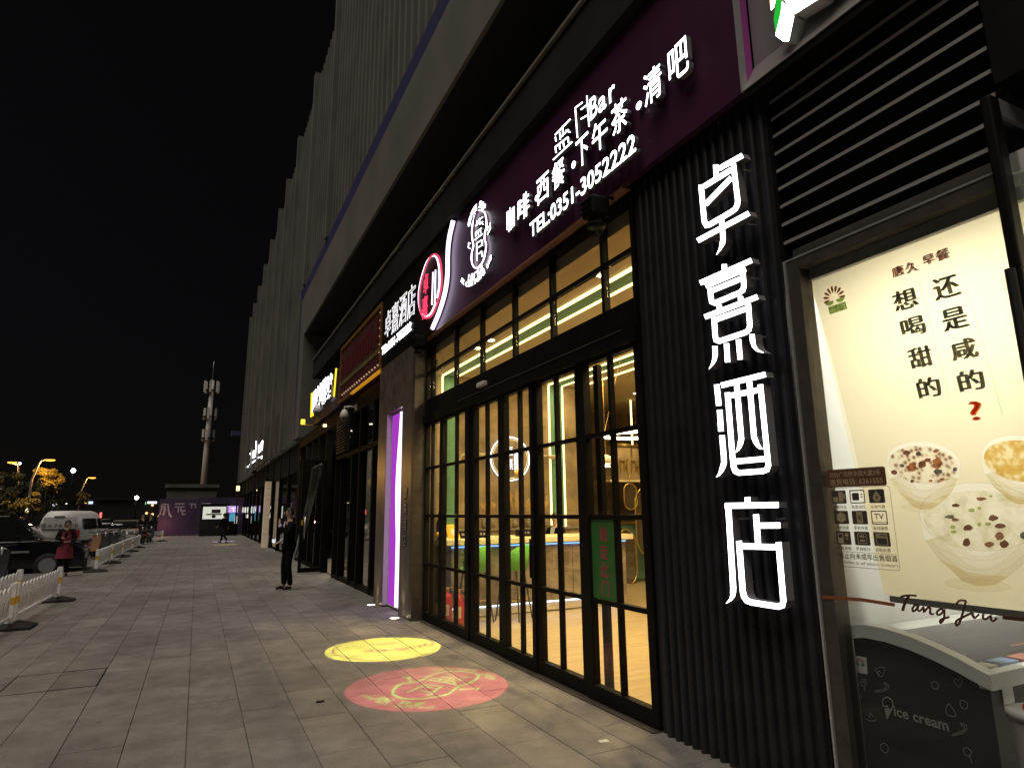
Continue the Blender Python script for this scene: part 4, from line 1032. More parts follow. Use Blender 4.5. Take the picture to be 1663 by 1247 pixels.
# service sticker
st = thing('service_sticker', 'service sticker with brown header and small icons low on the shop glass', 'sticker', (GXs, 2.4, 1.7))
brown = mat('sticker_brown', (.16, .062, .032), .55); ink = mat('sticker_ink', (.075, .058, .045), .6); pale = mat('sticker_pale', (.50, .40, .24), .6)
u_l, zt = py_to(1342, 764, GXs); u_r, _ = py_to(1437, 757, GXs); zt = 1.915
FS = facade(GXs-.0008); FS2 = facade(GXs-.002)
def sheet(u0, u1, v0, v1, m, par, name, w=0.):
    return MB().face([FS(u0, v0, w), FS(u1, v0, w), FS(u1, v1, w), FS(u0, v1, w)]).build(name, m, par)
def rrect(u0, u1, v0, v1, r, m, par, name, w=0., frame=0.):
    c_ = []
    for cu, cv_, a0 in ((u1-r, v1-r, 0), (u0+r, v1-r, 90), (u0+r, v0+r, 180), (u1-r, v0+r, 270)):
        c_ += [(cu+r*math.cos(math.radians(a0+k*22.5)), cv_+r*math.sin(math.radians(a0+k*22.5))) for k in range(5)]
    if not frame: return MB().face([FS(a_, b_, w) for a_, b_ in c_]).build(name, m, par)
    mu, mv = (u0+u1)/2, (v0+v1)/2; ku = 1-frame*2/(u1-u0); kv = 1-frame*2/(v1-v0); n_ = len(c_)
    return MB().add([FS(a_, b_, w) for a_, b_ in c_]+[FS(mu+(a_-mu)*ku, mv+(b_-mv)*kv, w) for a_, b_ in c_], [(k, (k+1) % n_, n_+(k+1) % n_, n_+k) for k in range(n_)]).build(name, m, par)
z_hd0 = py_to(1390, 790, GXs)[1]; z_hd1 = py_to(1390, 760, GXs)[1]
rrect(u_l, u_r, z_hd0, z_hd1, .012, brown, st, 'header')
row('print', '3255广北街华润大厦2号', u_l+.02, u_r-.03, z_hd0+.056, z_hd1-.014, FS2, [pale], st, .012, one=True)
row('print', '送货电话: 6261555', u_l+.015, u_r-.02, z_hd0+.010, z_hd0+.048, FS2, [pale], st, .012, one=True)
z_b0 = py_to(1400, 922, GXs)[1]
rrect(u_l+.006, u_r+.012, z_b0, z_hd0-.003, .014, ink, st, 'outline', 0, .0022)
caps = ['免费开水', '免费加热', '水电气费', '代收快递', '手机充值', '有线缴费', '应急充电', '移动支付', '自助彩票']
zi = [py_to(1400, y_, GXs)[1] for y_ in (795, 829, 863)]
zih = py_to(1400, 795, GXs)[1]-py_to(1400, 817, GXs)[1]
wu = (u_r-u_l)/3.15
for k in range(9):
    i, j = k % 3, k//3
    u0 = u_l+.018+i*wu; u1 = u0+wu*.80; v1 = zi[j]; v0 = v1-zih; s_ = zih; mu = (u0+u1)/2; mv = (v0+v1)/2; du = u1-u0
    if k in (1, 5): rrect(u0, u1, v0, v1, .006, ink, st, 'icon_frame', 0, .006)
    else: rrect(u0, u1, v0, v1, .006, ink, st, 'icon_block')
    R_ = lambda a0, a1, b0, b1, m=pale, w=.0009, r=.003: rrect(u0+du*a0, u0+du*a1, v0+s_*b0, v0+s_*b1, min(r, du*(a1-a0)*.45, s_*(b1-b0)*.45), m, st, 'icon_shape', w)
    if k == 0: R_(.1, .42, .12, .5); R_(.48, .80, .12, .88); R_(.82, .92, .35, .75)
    if k == 1: R_(.16, .62, .22, .78, ink); R_(.72, .86, .62, .70, ink); R_(.72, .86, .42, .5, ink)
    if k == 2:
        MB().face([FS(mu+.30*s_*math.cos(a_), mv-.12*s_+.30*s_*math.sin(a_), .0009) for a_ in [math.radians(q) for q in range(150, 391, 20)]]+[FS(mu, mv+.40*s_, .0009)]).build('icon_shape', pale, st); MB().face([FS(mu+.02*s_, mv+.1*s_, .0015), FS(mu-.12*s_, mv-.14*s_, .0015), FS(mu+.0*s_, mv-.14*s_, .0015), FS(mu-.03*s_, mv-.32*s_, .0015), FS(mu+.12*s_, mv-.06*s_, .0015), FS(mu+.01*s_, mv-.06*s_, .0015)]).build('icon_shape', ink, st)
    if k == 3:
        MB().face([FS(mu+.42*s_*math.cos(math.radians(q)), mv+.42*s_*math.sin(math.radians(q)), .0009) for q in range(30, 390, 60)]).build('icon_shape', pale, st)
        for q in (150, 30, 270): MB().face([FS(mu, mv, .0014), FS(mu+.02*s_, mv, .0014), FS(mu+.4*s_*math.cos(math.radians(q))+.02*s_, mv+.4*s_*math.sin(math.radians(q)), .0014), FS(mu+.4*s_*math.cos(math.radians(q)), mv+.4*s_*math.sin(math.radians(q)), .0014)]).build('icon_shape', ink, st)
    if k == 4: R_(.3, .7, .08, .92); row('print', '¥', mu-.012, mu+.012, mv-.015, mv+.015, FS2, [ink], st, .01, one=True)
    if k == 5: row('print', 'TV', u0+du*.2, u0+du*.8, v0+s_*.38, v0+s_*.78, FS2, [ink], st, .02, one=True); R_(.06, .94, .16, .2, ink)
    if k == 6: R_(.12, .5, .1, .85); R_(.18, .44, .5, .78, ink, .0015); R_(.62, .86, .6, .85); R_(.68, .82, .38, .5)
    if k == 7: rrect(u0+du*.2, u1-du*.2, v0+s_*.12, v1-s_*.12, .006, pale, st, 'icon_shape', .0009, .004); R_(.34, .66, .56, .74); R_(.34, .66, .26, .44)
    if k == 8: R_(.14, .86, .08, .92); R_(.2, .8, .14, .58, ink, .0015); R_(.4, .8, .72, .80, ink, .0015)
    row('print', caps[k], u0+.004, u1-.004, v0-.030, v0-.010, FS2, [ink], st, .01, one=True)
zl = py_to(1400, 901, GXs)[1]
sheet(u_l+.02, u_r+.004, zl+.012, zl+.014, ink, st, 'rule')
row('print', '禁止向未成年出售烟酒', u_l+.022, u_r+.004, zl-.026, zl+.008, FS2, [ink], st, .012, one=True)
row('print', "Forbidden to sell tobacco to minor's", u_l+.022, u_r+.004, zl-.052, zl-.034, FS2, [ink], st, 0, one=True)
# hanging poster, leaning inwards
pst = thing('hanging_poster', 'big backlit breakfast poster with three porridge bowls hanging behind the shop glass', 'poster', (3.4, 2, 2))
ZP = 3.075; KP = .18
def onp(px, py, lift=0.):
    d = fw + RT*((px-W_PX/2)/F_PX) - UP*((py-H_PX/2)/F_PX)
    t_ = (3.40-lift+KP*ZP-KP*CH)/(d.x+KP*d.z); return Vector((0, 0, CH))+d*t_
def onps(u, v, lift=0.): return Vector((3.40-lift+KP*(ZP-v), -u, v))
yA, zB = 2.545, onp(1440, 966).z
pm_ = D.materials.new('poster_paper'); pm_.use_nodes = True; nt = pm_.node_tree; nt.nodes.remove(nt.nodes['Principled BSDF'])
df = nt.nodes.new('ShaderNodeBsdfDiffuse'); df.inputs[0].default_value = (.84, .80, .70, 1)
tr = nt.nodes.new('ShaderNodeBsdfTranslucent'); tr.inputs[0].default_value = (.90, .85, .72, 1)
mx = nt.nodes.new('ShaderNodeMixShader'); mx.inputs[0].default_value = .6
nt.links.new(df.outputs[0], mx.inputs[1]); nt.links.new(tr.outputs[0], mx.inputs[2]); nt.links.new(mx.outputs[0], nt.nodes['Material Output'].inputs[0])
pg = MB(); NN = 16
rows_ = []
for k in range(NN+1):
    z = ZP+(zB-ZP)*k/NN
    # left edge leans as the photograph shows, curling at its lower end
    e_ = on(1313.8+(1437-1313.8)*k/NN*0+0, 454+510*k/NN, 0, 3.4)
    yl = 2.56-.03*math.sin(k/NN*math.pi)
    rows_.append((onps(-yl, z), onps(-yl+.05, z, -.0), onps(-1.0, z), onps(-.35, z)))
vs = [p for r_ in rows_ for p in r_]
pg.add(vs, [(4*k+j, 4*k+j+1, 4*k+4+j+1, 4*k+4+j) for k in range(NN) for j in range(3)], True).build('sheet', pm_, pst)
q0 = onps(-2.55, zB); q1 = onps(-.35, zB)
MB().box(q0.x-.012, q0.x+.012, .35, 2.52, zB-.035, zB).build('weight_bar', mat('grey_bar', (.20, .19, .17), .5), pst)
MB().tube([(3.40, .35, 3.10), (3.40, 2.53, 3.10)], .035, 12).build('roller', 'bronze', pst)
MB().box(3.34, 3.375, .35, 2.51, 3.045, 3.112).build('valance', 'silver', pst)
dark_ink = inkmat('poster_dark_ink', (.14, .13, .09)); brown_ink = inkmat('poster_brown_ink', (.20, .065, .04)); or_ink = inkmat('poster_orange_ink', (.62, .20, .07))
gr_ink = inkmat('poster_green_ink', (.22, .33, .10)); FP = lambda u, v, w: onps(u, v, .002+w)
def pchar(ch, px0, px1, py0, py1, m, bold=0., nm_='print'):
    c_ = onp((px0+px1)/2, (py0+py1)/2)
    l_ = onp(px0, (py0+py1)/2); r_ = onp(px1, (py0+py1)/2); t_ = onp((px0+px1)/2, py0); b_ = onp((px0+px1)/2, py1)
    char_box(nm_, ch, -l_.y, -r_.y, b_.z+.003, t_.z+.003, lambda u, v, w: onps(u, v, .0032), [m], pst, bold); o_ = char_box(nm_, ch, -l_.y-.006, -r_.y-.006, b_.z, t_.z, FP, [m], pst, bold); char_box(nm_, ch, -l_.y+.006, -r_.y+.006, b_.z, t_.z, lambda u, v, w: onps(u, v, .0026), [m], pst, bold); return o_
def cP(x, y): return (1320+x/4.157, 400+y/4.157)
for ch, x0, x1, y0, y1 in (('想', 535, 715, 290, 430), ('喝', 590, 768, 480, 605), ('甜', 645, 812, 680, 820), ('的', 700, 870, 885, 1020),
                           ('还', 805, 1000, 200, 355), ('是', 865, 1055, 415, 565), ('咸', 925, 1118, 625, 765), ('的', 975, 1165, 835, 975)):
    a_, b_ = cP(x0, y0), cP(x1, y1); pchar(ch, a_[0]+2, b_[0]-2, a_[1], b_[1], dark_ink)
a_, b_ = cP(1065, 1045), cP(1145, 1175); pchar('?', a_[0], b_[0], a_[1], b_[1], or_ink, 0.)
for ch, x0, x1, y0, y1 in (('唐', 538, 615, 135, 205), ('久', 628, 708, 105, 180), ('早', 745, 825, 58, 125), ('餐', 832, 925, 20, 95)):
    a_, b_ = cP(x0, y0), cP(x1, y1); pchar(ch, a_[0], b_[0], a_[1], b_[1], brown_ink, 0.)
for px, y0, y1, dx in ((715, 235, 1015, 205), (1030, 250, 1140, 250)):
    a_, b_ = onp(*cP(px, y0), .002), onp(*cP(px+dx, y1), .002)
    MB().face([a_, a_+Vector((0, -.003, 0)), b_+Vector((0, -.003, 0)), b_]).build('rule', inkmat('poster_rule_ink', (.75, .70, .55)) if px == 715 else D.materials['poster_rule_ink'], pst)
def flower(center, r, place, mp, mg, par):
    for k in range(9):
        a_ = math.radians(-8+24.5*k); d_ = Vector((math.cos(a_), math.sin(a_))); n_ = Vector((-d_.y, d_.x)); c_ = Vector(center)
        p_ = [c_+d_*r*.35, c_+d_*r*.65+n_*r*.10, c_+d_*r*.92+n_*r*.10, c_+d_*r, c_+d_*r*.92-n_*r*.10, c_+d_*r*.65-n_*r*.10]
        MB().face([place(q[0], q[1], 0) for q in p_]).build('logo_petal', mp, par)
    for sx in (-1, 1):
        p_ = [(center[0]+sx*r*x_, center[1]+r*y_) for x_, y_ in ((.08, -.18), (.9, -.12), (.85, -.35), (.55, -.5), (.2, -.42))]
        MB().face([place(q[0], q[1], 0) for q in p_]).build('logo_leaf', mg, par)
c_ = onp(1355, 484); flower((-c_.y, c_.z), .075, FP, brown_ink, gr_ink, pst)
l_, r_, t_, b_ = onp(1346, 503), onp(1375, 497), onp(1360, 494), onp(1360, 507)
MB().face([FP(-l_.y, b_.z, 0), FP(-r_.y, b_.z, 0), FP(-r_.y, t_.z, 0), FP(-l_.y, t_.z, 0)]).build('logo_plate', gr_ink, pst)
lt = emat('unused', (0, 0, 0), 0); D.materials.remove(lt)
row('print', '唐久便利', -l_.y+.008, -r_.y-.008, b_.z+.006, t_.z-.006, lambda u, v, w: onps(u, v, .004), [pm_], pst, .02, one=True)
# bowls printed on the poster
def cB(x, y): return (1430+x/4.3, 690+y/4.3)
bowl_w = inkmat('bowl_white_ink', (.93, .90, .84)); bowl_s = inkmat('bowl_grey_ink', (.88, .83, .72)); bowl_r = inkmat('bowl_rim_ink', (.90, .85, .73)); bowl_t = inkmat('bowl_side_ink', (.95, .92, .85))
def pfill(name, pts, m, lift):
    P_ = [onp(*cB(*q), lift) for q in pts]; return MB().face(P_).build(name, m, pst)
def ell(cx_, cy_, a_, b_, rot=0, n_=40, a0=0, a1=360):
    r_ = math.radians(rot); res = []
    for k in range(n_+(a1 != 360)):
        t_ = math.radians(a0+(a1-a0)*k/n_); x_, y_ = a_*math.cos(t_), b_*math.sin(t_); res.append((cx_+x_*math.cos(r_)-y_*math.sin(r_), cy_+x_*math.sin(r_)+y_*math.cos(r_)))
    return res
def band(name, o_, i_, m, lift):
    n_ = len(o_); MB().add([onp(*cB(*q), lift) for q in o_+i_], [(k, (k+1) % n_, n_+(k+1) % n_, n_+k) for k in range(n_)]).build(name, m, pst)
grain = inkmat('porridge_purple_ink', (.6, .5, .4), [(.16, .09, .07), (.42, .27, .20), (.80, .70, .58), (.95, .90, .80)], 34, True, (.05, .62))
millet = inkmat('porridge_yellow_ink', (.8, .6, .3), [(.72, .46, .12), (.82, .60, .24), (.95, .85, .60)], 30, False, (.38, .64))
congee = inkmat('porridge_white_ink', (.9, .85, .7), [(.82, .78, .62), (.93, .90, .78), (1, .98, .92)], 16, False, (.36, .62))
bowls = ((300, 262, 262, 150, 6, 300, grain), (985, 235, 285, 165, 8, 290, millet), (700, 640, 432, 240, 4, 440, congee))
def bowl_body(cx_, cy_, a_, depth_):
    return [(cx_-a_*.995, cy_-10), (cx_-a_*.90, cy_+depth_*.38), (cx_-a_*.70, cy_+depth_*.66), (cx_-a_*.42, cy_+depth_*.90), (cx_-a_*.30, cy_+depth_*1.02), (cx_-a_*.05, cy_+depth_*1.10), (cx_+a_*.22, cy_+depth_*1.08), (cx_+a_*.46, cy_+depth_*.95), (cx_+a_*.75, cy_+depth_*.70), (cx_+a_*.93, cy_+depth_*.38), (cx_+a_*.995, cy_+30)]
# cream ground printed on the sheet everywhere but on the white china
verts = []; faces = []
def addp(P_):
    q = [Vector((p.y, p.z)) for p in P_]
    if sum(a.x*b.y-b.x*a.y for a, b in zip(q, q[1:]+q[:1])) < 0: q.reverse()
    faces.append(list(range(len(verts), len(verts)+len(q)))); verts.extend(q)
addp([onps(-2.555, zB+.002), onps(-.36, zB+.002), onps(-.36, ZP-.002), onps(-2.555, ZP-.002)])
for cx_, cy_, a_, b_, rot, depth_, fil_ in bowls:
    addp([onp(*cB(*q)) for q in ell(cx_, cy_, a_*1.0, b_*1.0, rot)]); addp([onp(*cB(*q)) for q in bowl_body(cx_, cy_, a_, depth_)+[(cx_, cy_-b_*.2)]])
vo, eo_, fo, ov_, oe_, of_ = delaunay_2d_cdt(verts, [], faces, 1, 1e-5)
cream_ink = inkmat('poster_cream_ink', (.97, .91, .76))
MB().add([onps(-v.x, v.y, .0012) for v in vo], [f for f, o_ in zip(fo, of_) if o_ == [0]]).build('cream_ground', cream_ink, pst)
for b_i, (cx_, cy_, a_, b_, rot, depth_, filling) in enumerate(bowls):
    rim = ell(cx_, cy_, a_, b_, rot); L_ = ell(cx_, cy_, a_, b_, rot, 20, 180, 0)
    lift = .0020+.0012*b_i
    sh = [(cx_-a_*.70, cy_+depth_*.66), (cx_-a_*.42, cy_+depth_*.90), (cx_-a_*.30, cy_+depth_*1.02), (cx_-a_*.05, cy_+depth_*1.10), (cx_+a_*.22, cy_+depth_*1.08), (cx_+a_*.46, cy_+depth_*.95), (cx_+a_*.2, cy_+depth_*.93), (cx_-a_*.2, cy_+depth_*.88)]
    bd_ = bowl_body(cx_, cy_, a_, depth_)[1:-1]
    for q_, f_ in enumerate((.42, .26, .13)):
        inn_ = [(x_+(cx_-x_)*f_, y_+(cy_+depth_*.15-y_)*f_*1.2) for x_, y_ in bd_]
        MB().add([onp(*cB(*p), lift+.0001*(q_+1)) for p in bd_+inn_], [(k, k+1, len(bd_)+k+1, len(bd_)+k) for k in range(len(bd_)-1)]).build('bowl_side', bowl_t, pst)
    pfill('bowl_foot', sh, bowl_r, lift+.0005)
    pfill('table_shadow', ell(cx_-a_*.05, cy_+depth_*1.08, a_*.55, b_*.20, rot), bowl_t, lift-.0006)
    band('rim_line', rim, ell(cx_, cy_, a_*.985, b_*.97, rot), bowl_s, lift+.0004)
    for k in range(3):
        t0 = .35+.16*k; arc_ = [(cx_-a_*(.93-.2*k)+2*a_*(.93-.2*k)*q/14, cy_+depth_*t0+math.sin(q/14*math.pi)*b_*.62) for q in range(15)]
        MB().add([onp(*cB(*q), lift+.0003) for q in arc_]+[onp(*cB(q[0], q[1]+4), lift+.0003) for q in arc_], [(q, q+1, 16+q, 15+q) for q in range(14)]).build('glaze_line', bowl_r, pst)
    fe = ell(cx_, cy_+b_*.10, a_*.93, b_*.86, rot)
    pfill('porridge', fe, filling, lift+.0006)
    rr = random.Random(b_i+3)
    if b_i != 1:
        cols = [inkmat('bean_ink%d%d' % (b_i, q), c_) for q, c_ in enumerate(((.20, .08, .05), (.42, .17, .08), (.12, .10, .09)) if b_i == 0 else ((.17, .08, .05), (.30, .15, .09), (.20, .20, .18), (.42, .52, .18)))]
        spots = [(185, 195, 30, 20), (220, 290, 34, 34), (265, 200, 20, 18), (290, 275, 32, 30), (395, 265, 36, 44), (400, 325, 34, 22), (330, 245, 24, 18), (380, 185, 16, 12), (150, 285, 18, 16), (95, 330, 26, 18), (430, 380, 22, 14), (520, 310, 18, 16), (220, 390, 16, 14), (350, 390, 16, 12)] if b_i == 0 else \
                [(525, 560, 30, 14), (705, 515, 42, 14), (485, 640, 40, 16), (520, 660, 32, 14), (610, 718, 42, 22), (690, 580, 16, 12), (635, 595, 26, 14), (505, 712, 20, 14), (510, 745, 24, 14), (690, 695, 18, 16), (785, 650, 36, 24), (750, 690, 24, 14), (835, 705, 44, 20), (830, 775, 34, 34), (865, 830, 34, 28), (760, 835, 38, 22), (600, 820, 34, 34), (995, 770, 26, 28), (770, 497, 12, 10)]
        for q, (x_, y_, a1, b1) in enumerate(spots):
            jag = [(x_+a1*math.cos(t_*math.pi/6)*rr.uniform(.7, 1.1), y_+b1*math.sin(t_*math.pi/6)*rr.uniform(.7, 1.1)) for t_ in range(12)]
            ci = (q % 3) if b_i == 0 else (3 if q in (5, 6, 7, 8, 9, 11, 18) else (2 if q in (2, 17) else q % 2))
            pfill('topping', jag, cols[ci], lift+.0009)
# bright shop interior behind the poster
sh_ = thing('store_room', 'bright white shop interior glimpsed beside and behind the poster', 'room', (4.5, 1.5, 0))
MB().box(3.37, 6.5, 2.42+.12, 2.499, 0, 3.3).build('side_wall', 'whitepl', sh_) if False else MB().box(3.37, 6.5, 2.665, 2.715, 0, 3.19).build('side_wall', 'whitepl', sh_)
MB().box(6.5, 6.6, -1.5, 2.70, 0, 3.19).build('back_wall', 'whitepl', sh_)
MB().box(3.37, 6.5, -1.5, 2.66, 3.20, 3.3).build('ceiling', 'white', sh_)
MB().box(3.37, 6.5, -1.5, 2.66, -.005, .02).build('tile_floor', 'whitepl', sh_)
for k, (x, e_) in enumerate(((4.15, 26), (5.3, 26))):
    MB().box(x-.12, x+.12, -.9, 2.3, 3.165, 3.198).build('ceiling_light', emat('store_tube%d' % k, (1, .95, .80), 13.0, True), sh_)
area('store_ceiling_glow', (4.15, 1.0, 3.155), (.3, 2.6), 98, (1, .96, .84), (0, 0, -1))
# chest freezer
fz = thing('ice_cream_freezer', 'dark chest freezer with curved pale lid and faint ice cream drawings on its side', 'freezer', (3.9, 2.2, 0))
XF = 3.41
prof = [(2.545, .985), (2.45, 1.005), (2.33, 1.003), (2.20, .985), (2.08, .955), (1.97, .92), (1.90, .893), (1.86, .872)]
lo = .055
side = [(XF, y_, z_-lo) for y_, z_ in prof]+[(XF, 1.86, .05), (XF, 2.545, .05)]
MB().plate(side, (1.5, 0, 0)).build('body', mat('freezer_black', (.024, .018, .020), .6, spec=.2, noise=.1), fz)
rim_ = [(XF-.035, y_-(.02 if i == len(prof)-1 else 0), z_) for i, (y_, z_) in enumerate(prof)]+[(XF-.035, y_-(.025 if i == len(prof)-1 else 0), z_-lo*1.25) for i, (y_, z_) in reversed(list(enumerate(prof)))]
MB().plate(rim_, (.075, 0, 0)).build('rim', 'whitepl', fz)
MB().plate([(XF-.035+.0, 1.835, .872), (XF+.04, 1.835, .872), (XF+1.5, 1.835, .872), (XF+1.5, 1.835, .80), (XF-.02, 1.835, .80)], (0, .06, 0)).build('front_rim', 'whitepl', fz)
MB().add([(x_, y_, z_-.012) for x_ in (XF+.045, XF+1.45) for y_, z_ in prof], [(i, i+1, len(prof)+i+1, len(prof)+i) for i in range(len(prof)-1)], True).build('glass_lid', 'glass', fz)
MB().plate([(XF+.045, 1.90, .845), (XF+.045, 2.54, .935), (XF+1.45, 2.54, .935), (XF+1.45, 1.90, .845)], (0, 0, -.05)).build('tray', 'whitepl', fz)
rr = random.Random(5)
icm = [mat('ice_pack%d' % k, c_, .35, noise=.3, nscale=20) for k, c_ in enumerate(((.75, .42, .12), (.16, .24, .42), (.70, .62, .45), (.45, .12, .08), (.70, .55, .25)))]
for i in range(7):
    for j in range(3):
        x0 = XF+.06+i*.19; y0 = 1.92+j*.14
        zt_ = .853+.15*(y0-1.9); MB().bbox(x0, x0+.15, y0, y0+.125, zt_, zt_+.012+rr.uniform(0, .008), .004).build('ice_cream_pack', icm[rr.randrange(5)], fz)
MB().plate([(XF+.05, 2.36, .935), (XF+.05, 2.53, .968), (XF+.05, 2.53, .955), (XF+.05, 2.36, .92)], (1.38, 0, 0)).build('lid_frame', 'whitepl', fz)
# drawings on its side
FZ = lambda px, py, l_=.0015: on(px, py, 0, XF-l_)
draw = mat('freezer_chalk_print', (.36, .33, .32), .6)
def dpoly(pts, r_=.0022, closed=False): return [FZ(1360+x_/4.3465, 960+y_/4.3465) for x_, y_ in smooth(pts, 3, closed)]
for s, c_ in (([(268, 548), (300, 535), (332, 540), (330, 570), (312, 602), (290, 590), (272, 562)], True), ([(283, 568), (296, 560), (302, 575), (290, 585)], True),
              ([(170, 625), (190, 620), (205, 640), (195, 665), (175, 665), (165, 645)], True), ([(188, 668), (197, 706)], False), ([(178, 640), (190, 638), (190, 650)], False),
              ([(262, 710), (320, 704), (358, 685), (360, 660), (330, 640)], False), ([(265, 700), (315, 692), (345, 678), (340, 655), (322, 650)], False),
              ([(665, 645), (690, 636), (712, 655), (710, 680), (690, 688), (668, 672)], True), ([(822, 620), (838, 612), (852, 630), (866, 612), (880, 622), (876, 650), (858, 670), (838, 655)], True),
              ([(785, 792), (765, 850), (800, 880), (838, 872)], True), ([(868, 772), (892, 770), (916, 790), (915, 820), (895, 828), (868, 806)], True),
              ([(865, 930), (905, 940), (912, 975), (880, 1000), (805, 1018)], False), ([(868, 942), (892, 952), (895, 975), (865, 990), (810, 1008)], False),
              ([(308, 1080), (335, 1072), (358, 1100), (350, 1135), (322, 1130), (305, 1105)], True), ([(890, 1110), (915, 1102), (945, 1130), (935, 1158), (905, 1155), (890, 1130)], True), ([(932, 1160), (950, 1215)], False),
              ([(130, 745), (148, 740), (165, 730), (170, 750), (152, 775)], True), ([(205, 900), (240, 915), (275, 905)], False), ([(225, 890), (235, 860), (255, 890)], False)):
    MB().tube(dpoly(s, closed=c_), .0016, 4, closed=c_).build('drawing', draw, fz)
MB().tube(dpoly([(322, 800), (318, 770), (340, 748), (370, 755), (392, 785), (385, 825), (362, 830), (350, 808), (335, 812)], closed=True), .003, 4, closed=True).build('drawing', draw, fz)
MB().face([FZ(1360+x_/4.3465, 960+y_/4.3465) for x_, y_ in ((332, 822), (388, 830), (350, 905))]).build('drawing', draw, fz)
l_ = FZ(1360+400/4.3465, 960+865/4.3465); r_ = FZ(1360+785/4.3465, 960+965/4.3465)
zi_ = (l_.z+r_.z)/2+.012; row('print', 'ice cream', -l_.y, -r_.y, zi_-.024, zi_+.026, facade(XF-.001), [draw], fz, .02, one=True)
for px, py in ((1397, 1079),):
    a_, b_, c_, d_ = FZ(1386, 1063.5), FZ(1407, 1067), FZ(1409, 1094.5), FZ(1389.5, 1091)
    MB().face([a_, b_, c_, d_]).build('label', 'whitepl', fz)
    m_ = (a_+c_)/2; flower((-m_.y, m_.z+.008), .028, facade(XF-.0025), mat('label_orange', (.5, .2, .05), .6), mat('label_green', (.05, .25, .06), .6), fz)
m_ = on(1634, 1116, 1, 1.858)
MB().box(m_.x-.045, m_.x+.045, 1.853, 1.857, m_.z-.07, m_.z+.07).build('label', 'whitepl', fz)
flower((m_.x, m_.z+.02), .035, lambda u, v, w: (u, 1.8515, v), D.materials['label_orange'], D.materials['label_green'], fz)
# grey bin by the freezer front
bn = thing('grey_bin', 'grey plastic bin with a white rim standing before the freezer at the photo edge', 'bin', (3.6, 1.62, 0))
a_ = on(1662, 1120, 1, 1.62)
MB().lathe((a_.x+.15, 1.62, .02), [(.105, 0), (.115, .1), (.135, .70), (.14, .72)], 20).build('body', mat('grey_plastic', (.34, .34, .33), .5), bn)
MB().lathe((a_.x+.15, 1.62, .742), [(.147, 0), (.147, .025), (.125, .03)], 20).build('rim', D.materials['grey_plastic'], bn)
MB().bbox(a_.x+.08, a_.x+.25, 1.56, 1.68, .765, .80, .012).build('lid_flap', 'red', bn)
# open door leaf with tubular handle
dl = thing('store_door', 'dark framed glass shop door standing open at the right edge of the photo', 'door', (3.2, 1.36, 0))
MB().bbox(3.16, 3.245, 1.335, 1.385, .03, 3.53, .012).build('stile', 'black', dl)
MB().box(3.247, 4.05, 1.338, 1.382, 3.44, 3.53).build('top_rail', 'greypanel', dl)
MB().box(3.247, 4.05, 1.338, 1.382, .03, .16).build('bottom_rail', 'black', dl)
MB().box(4.052, 4.13, 1.338, 1.382, .03, 3.53).build('stile', 'black', dl)
MB().box(3.247, 4.05, 1.356, 1.364, .162, 3.438).build('pane', 'darkglass', dl)
h0 = on(1640, 437, 0, 3.14)
MB().tube([(3.14, h0.y, h0.z), (3.14, h0.y, h0.z-1.4)], .021, 14).build('pull_handle', 'black', dl)
for dz in (.22, 1.2): MB().tube([(3.14, h0.y, h0.z-dz), (3.185, 1.36, h0.z-dz)], .012, 8).build('handle_mount', 'chrome', dl)
MB().box(3.26, 3.6, 1.386, 1.40, .0, 3.2).build('x', 'bronze', dl) if False else None

# ================================================================== NEIGHBOUR SHOPS
nb = thing('restaurant_shopfront', 'dark glazed restaurant front between the stone pillar and the ribbed tower', 'shopfront', (3.3, 18, 0))
MB().box(5.5, 5.6, 12.16, 24.2, 0, 4.3).build('inner_wall', mat('shop_inner_wall', (.32, .33, .30), .7, noise=.2), nb)
MB().box(3.42, 5.6, 12.16, 24.2, -.01, .012).build('inner_floor', 'counter', nb)
MB().box(3.42, 5.6, 12.16, 24.2, 4.30, 4.36).build('inner_ceiling', 'concdark', nb)
MB().box(3.22, 3.5, 12.155, 24.28, 4.0, 4.36).build('header', 'black', nb)
MB().box(3.24, 3.40, 12.155, 17.3, 3.02, 3.12).build('transom_bar', 'black', nb)
ys = [12.16, 13.3, 14.55, 15.35, 16.6, 17.3, 18.9, 20.2, 21.5, 22.8, 24.2]
for y in ys: MB().box(3.24, 3.42, y-.05, y+.05, 0, 3.998).build('mullion', 'black', nb)
for a_, b_ in zip(ys, ys[1:]):
    if 17.0 < a_ < 18.0: continue
    MB().box(3.326, 3.334, a_+.051, b_-.051, .1, 3.01 if b_ < 17.4 else 3.99).build('pane', 'darkglass', nb)
    if b_ < 17.4: MB().box(3.326, 3.334, a_+.051, b_-.051, 3.13, 3.99).build('pane', 'darkglass', nb)
    MB().box(3.26, 3.40, a_+.051, b_-.051, .0, .098).build('bottom_rail', 'black', nb)
lvn = thing('vent_louvre', 'narrow black louvre hanging between the two dome cameras', 'louvre', (3.2, 16.3, 3.6))
MB().box(3.16, 3.22, 15.5, 16.7, 3.14, 4.2).build('backing', 'blackmatt', lvn)
for k in range(14): MB().plate([(3.15, 15.53, 3.17+.073*k), (3.10, 15.53, 3.15+.073*k), (3.10, 15.53, 3.165+.073*k), (3.15, 15.53, 3.185+.073*k)], (0, 1.14, 0)).build('slat', 'bronze', lvn)
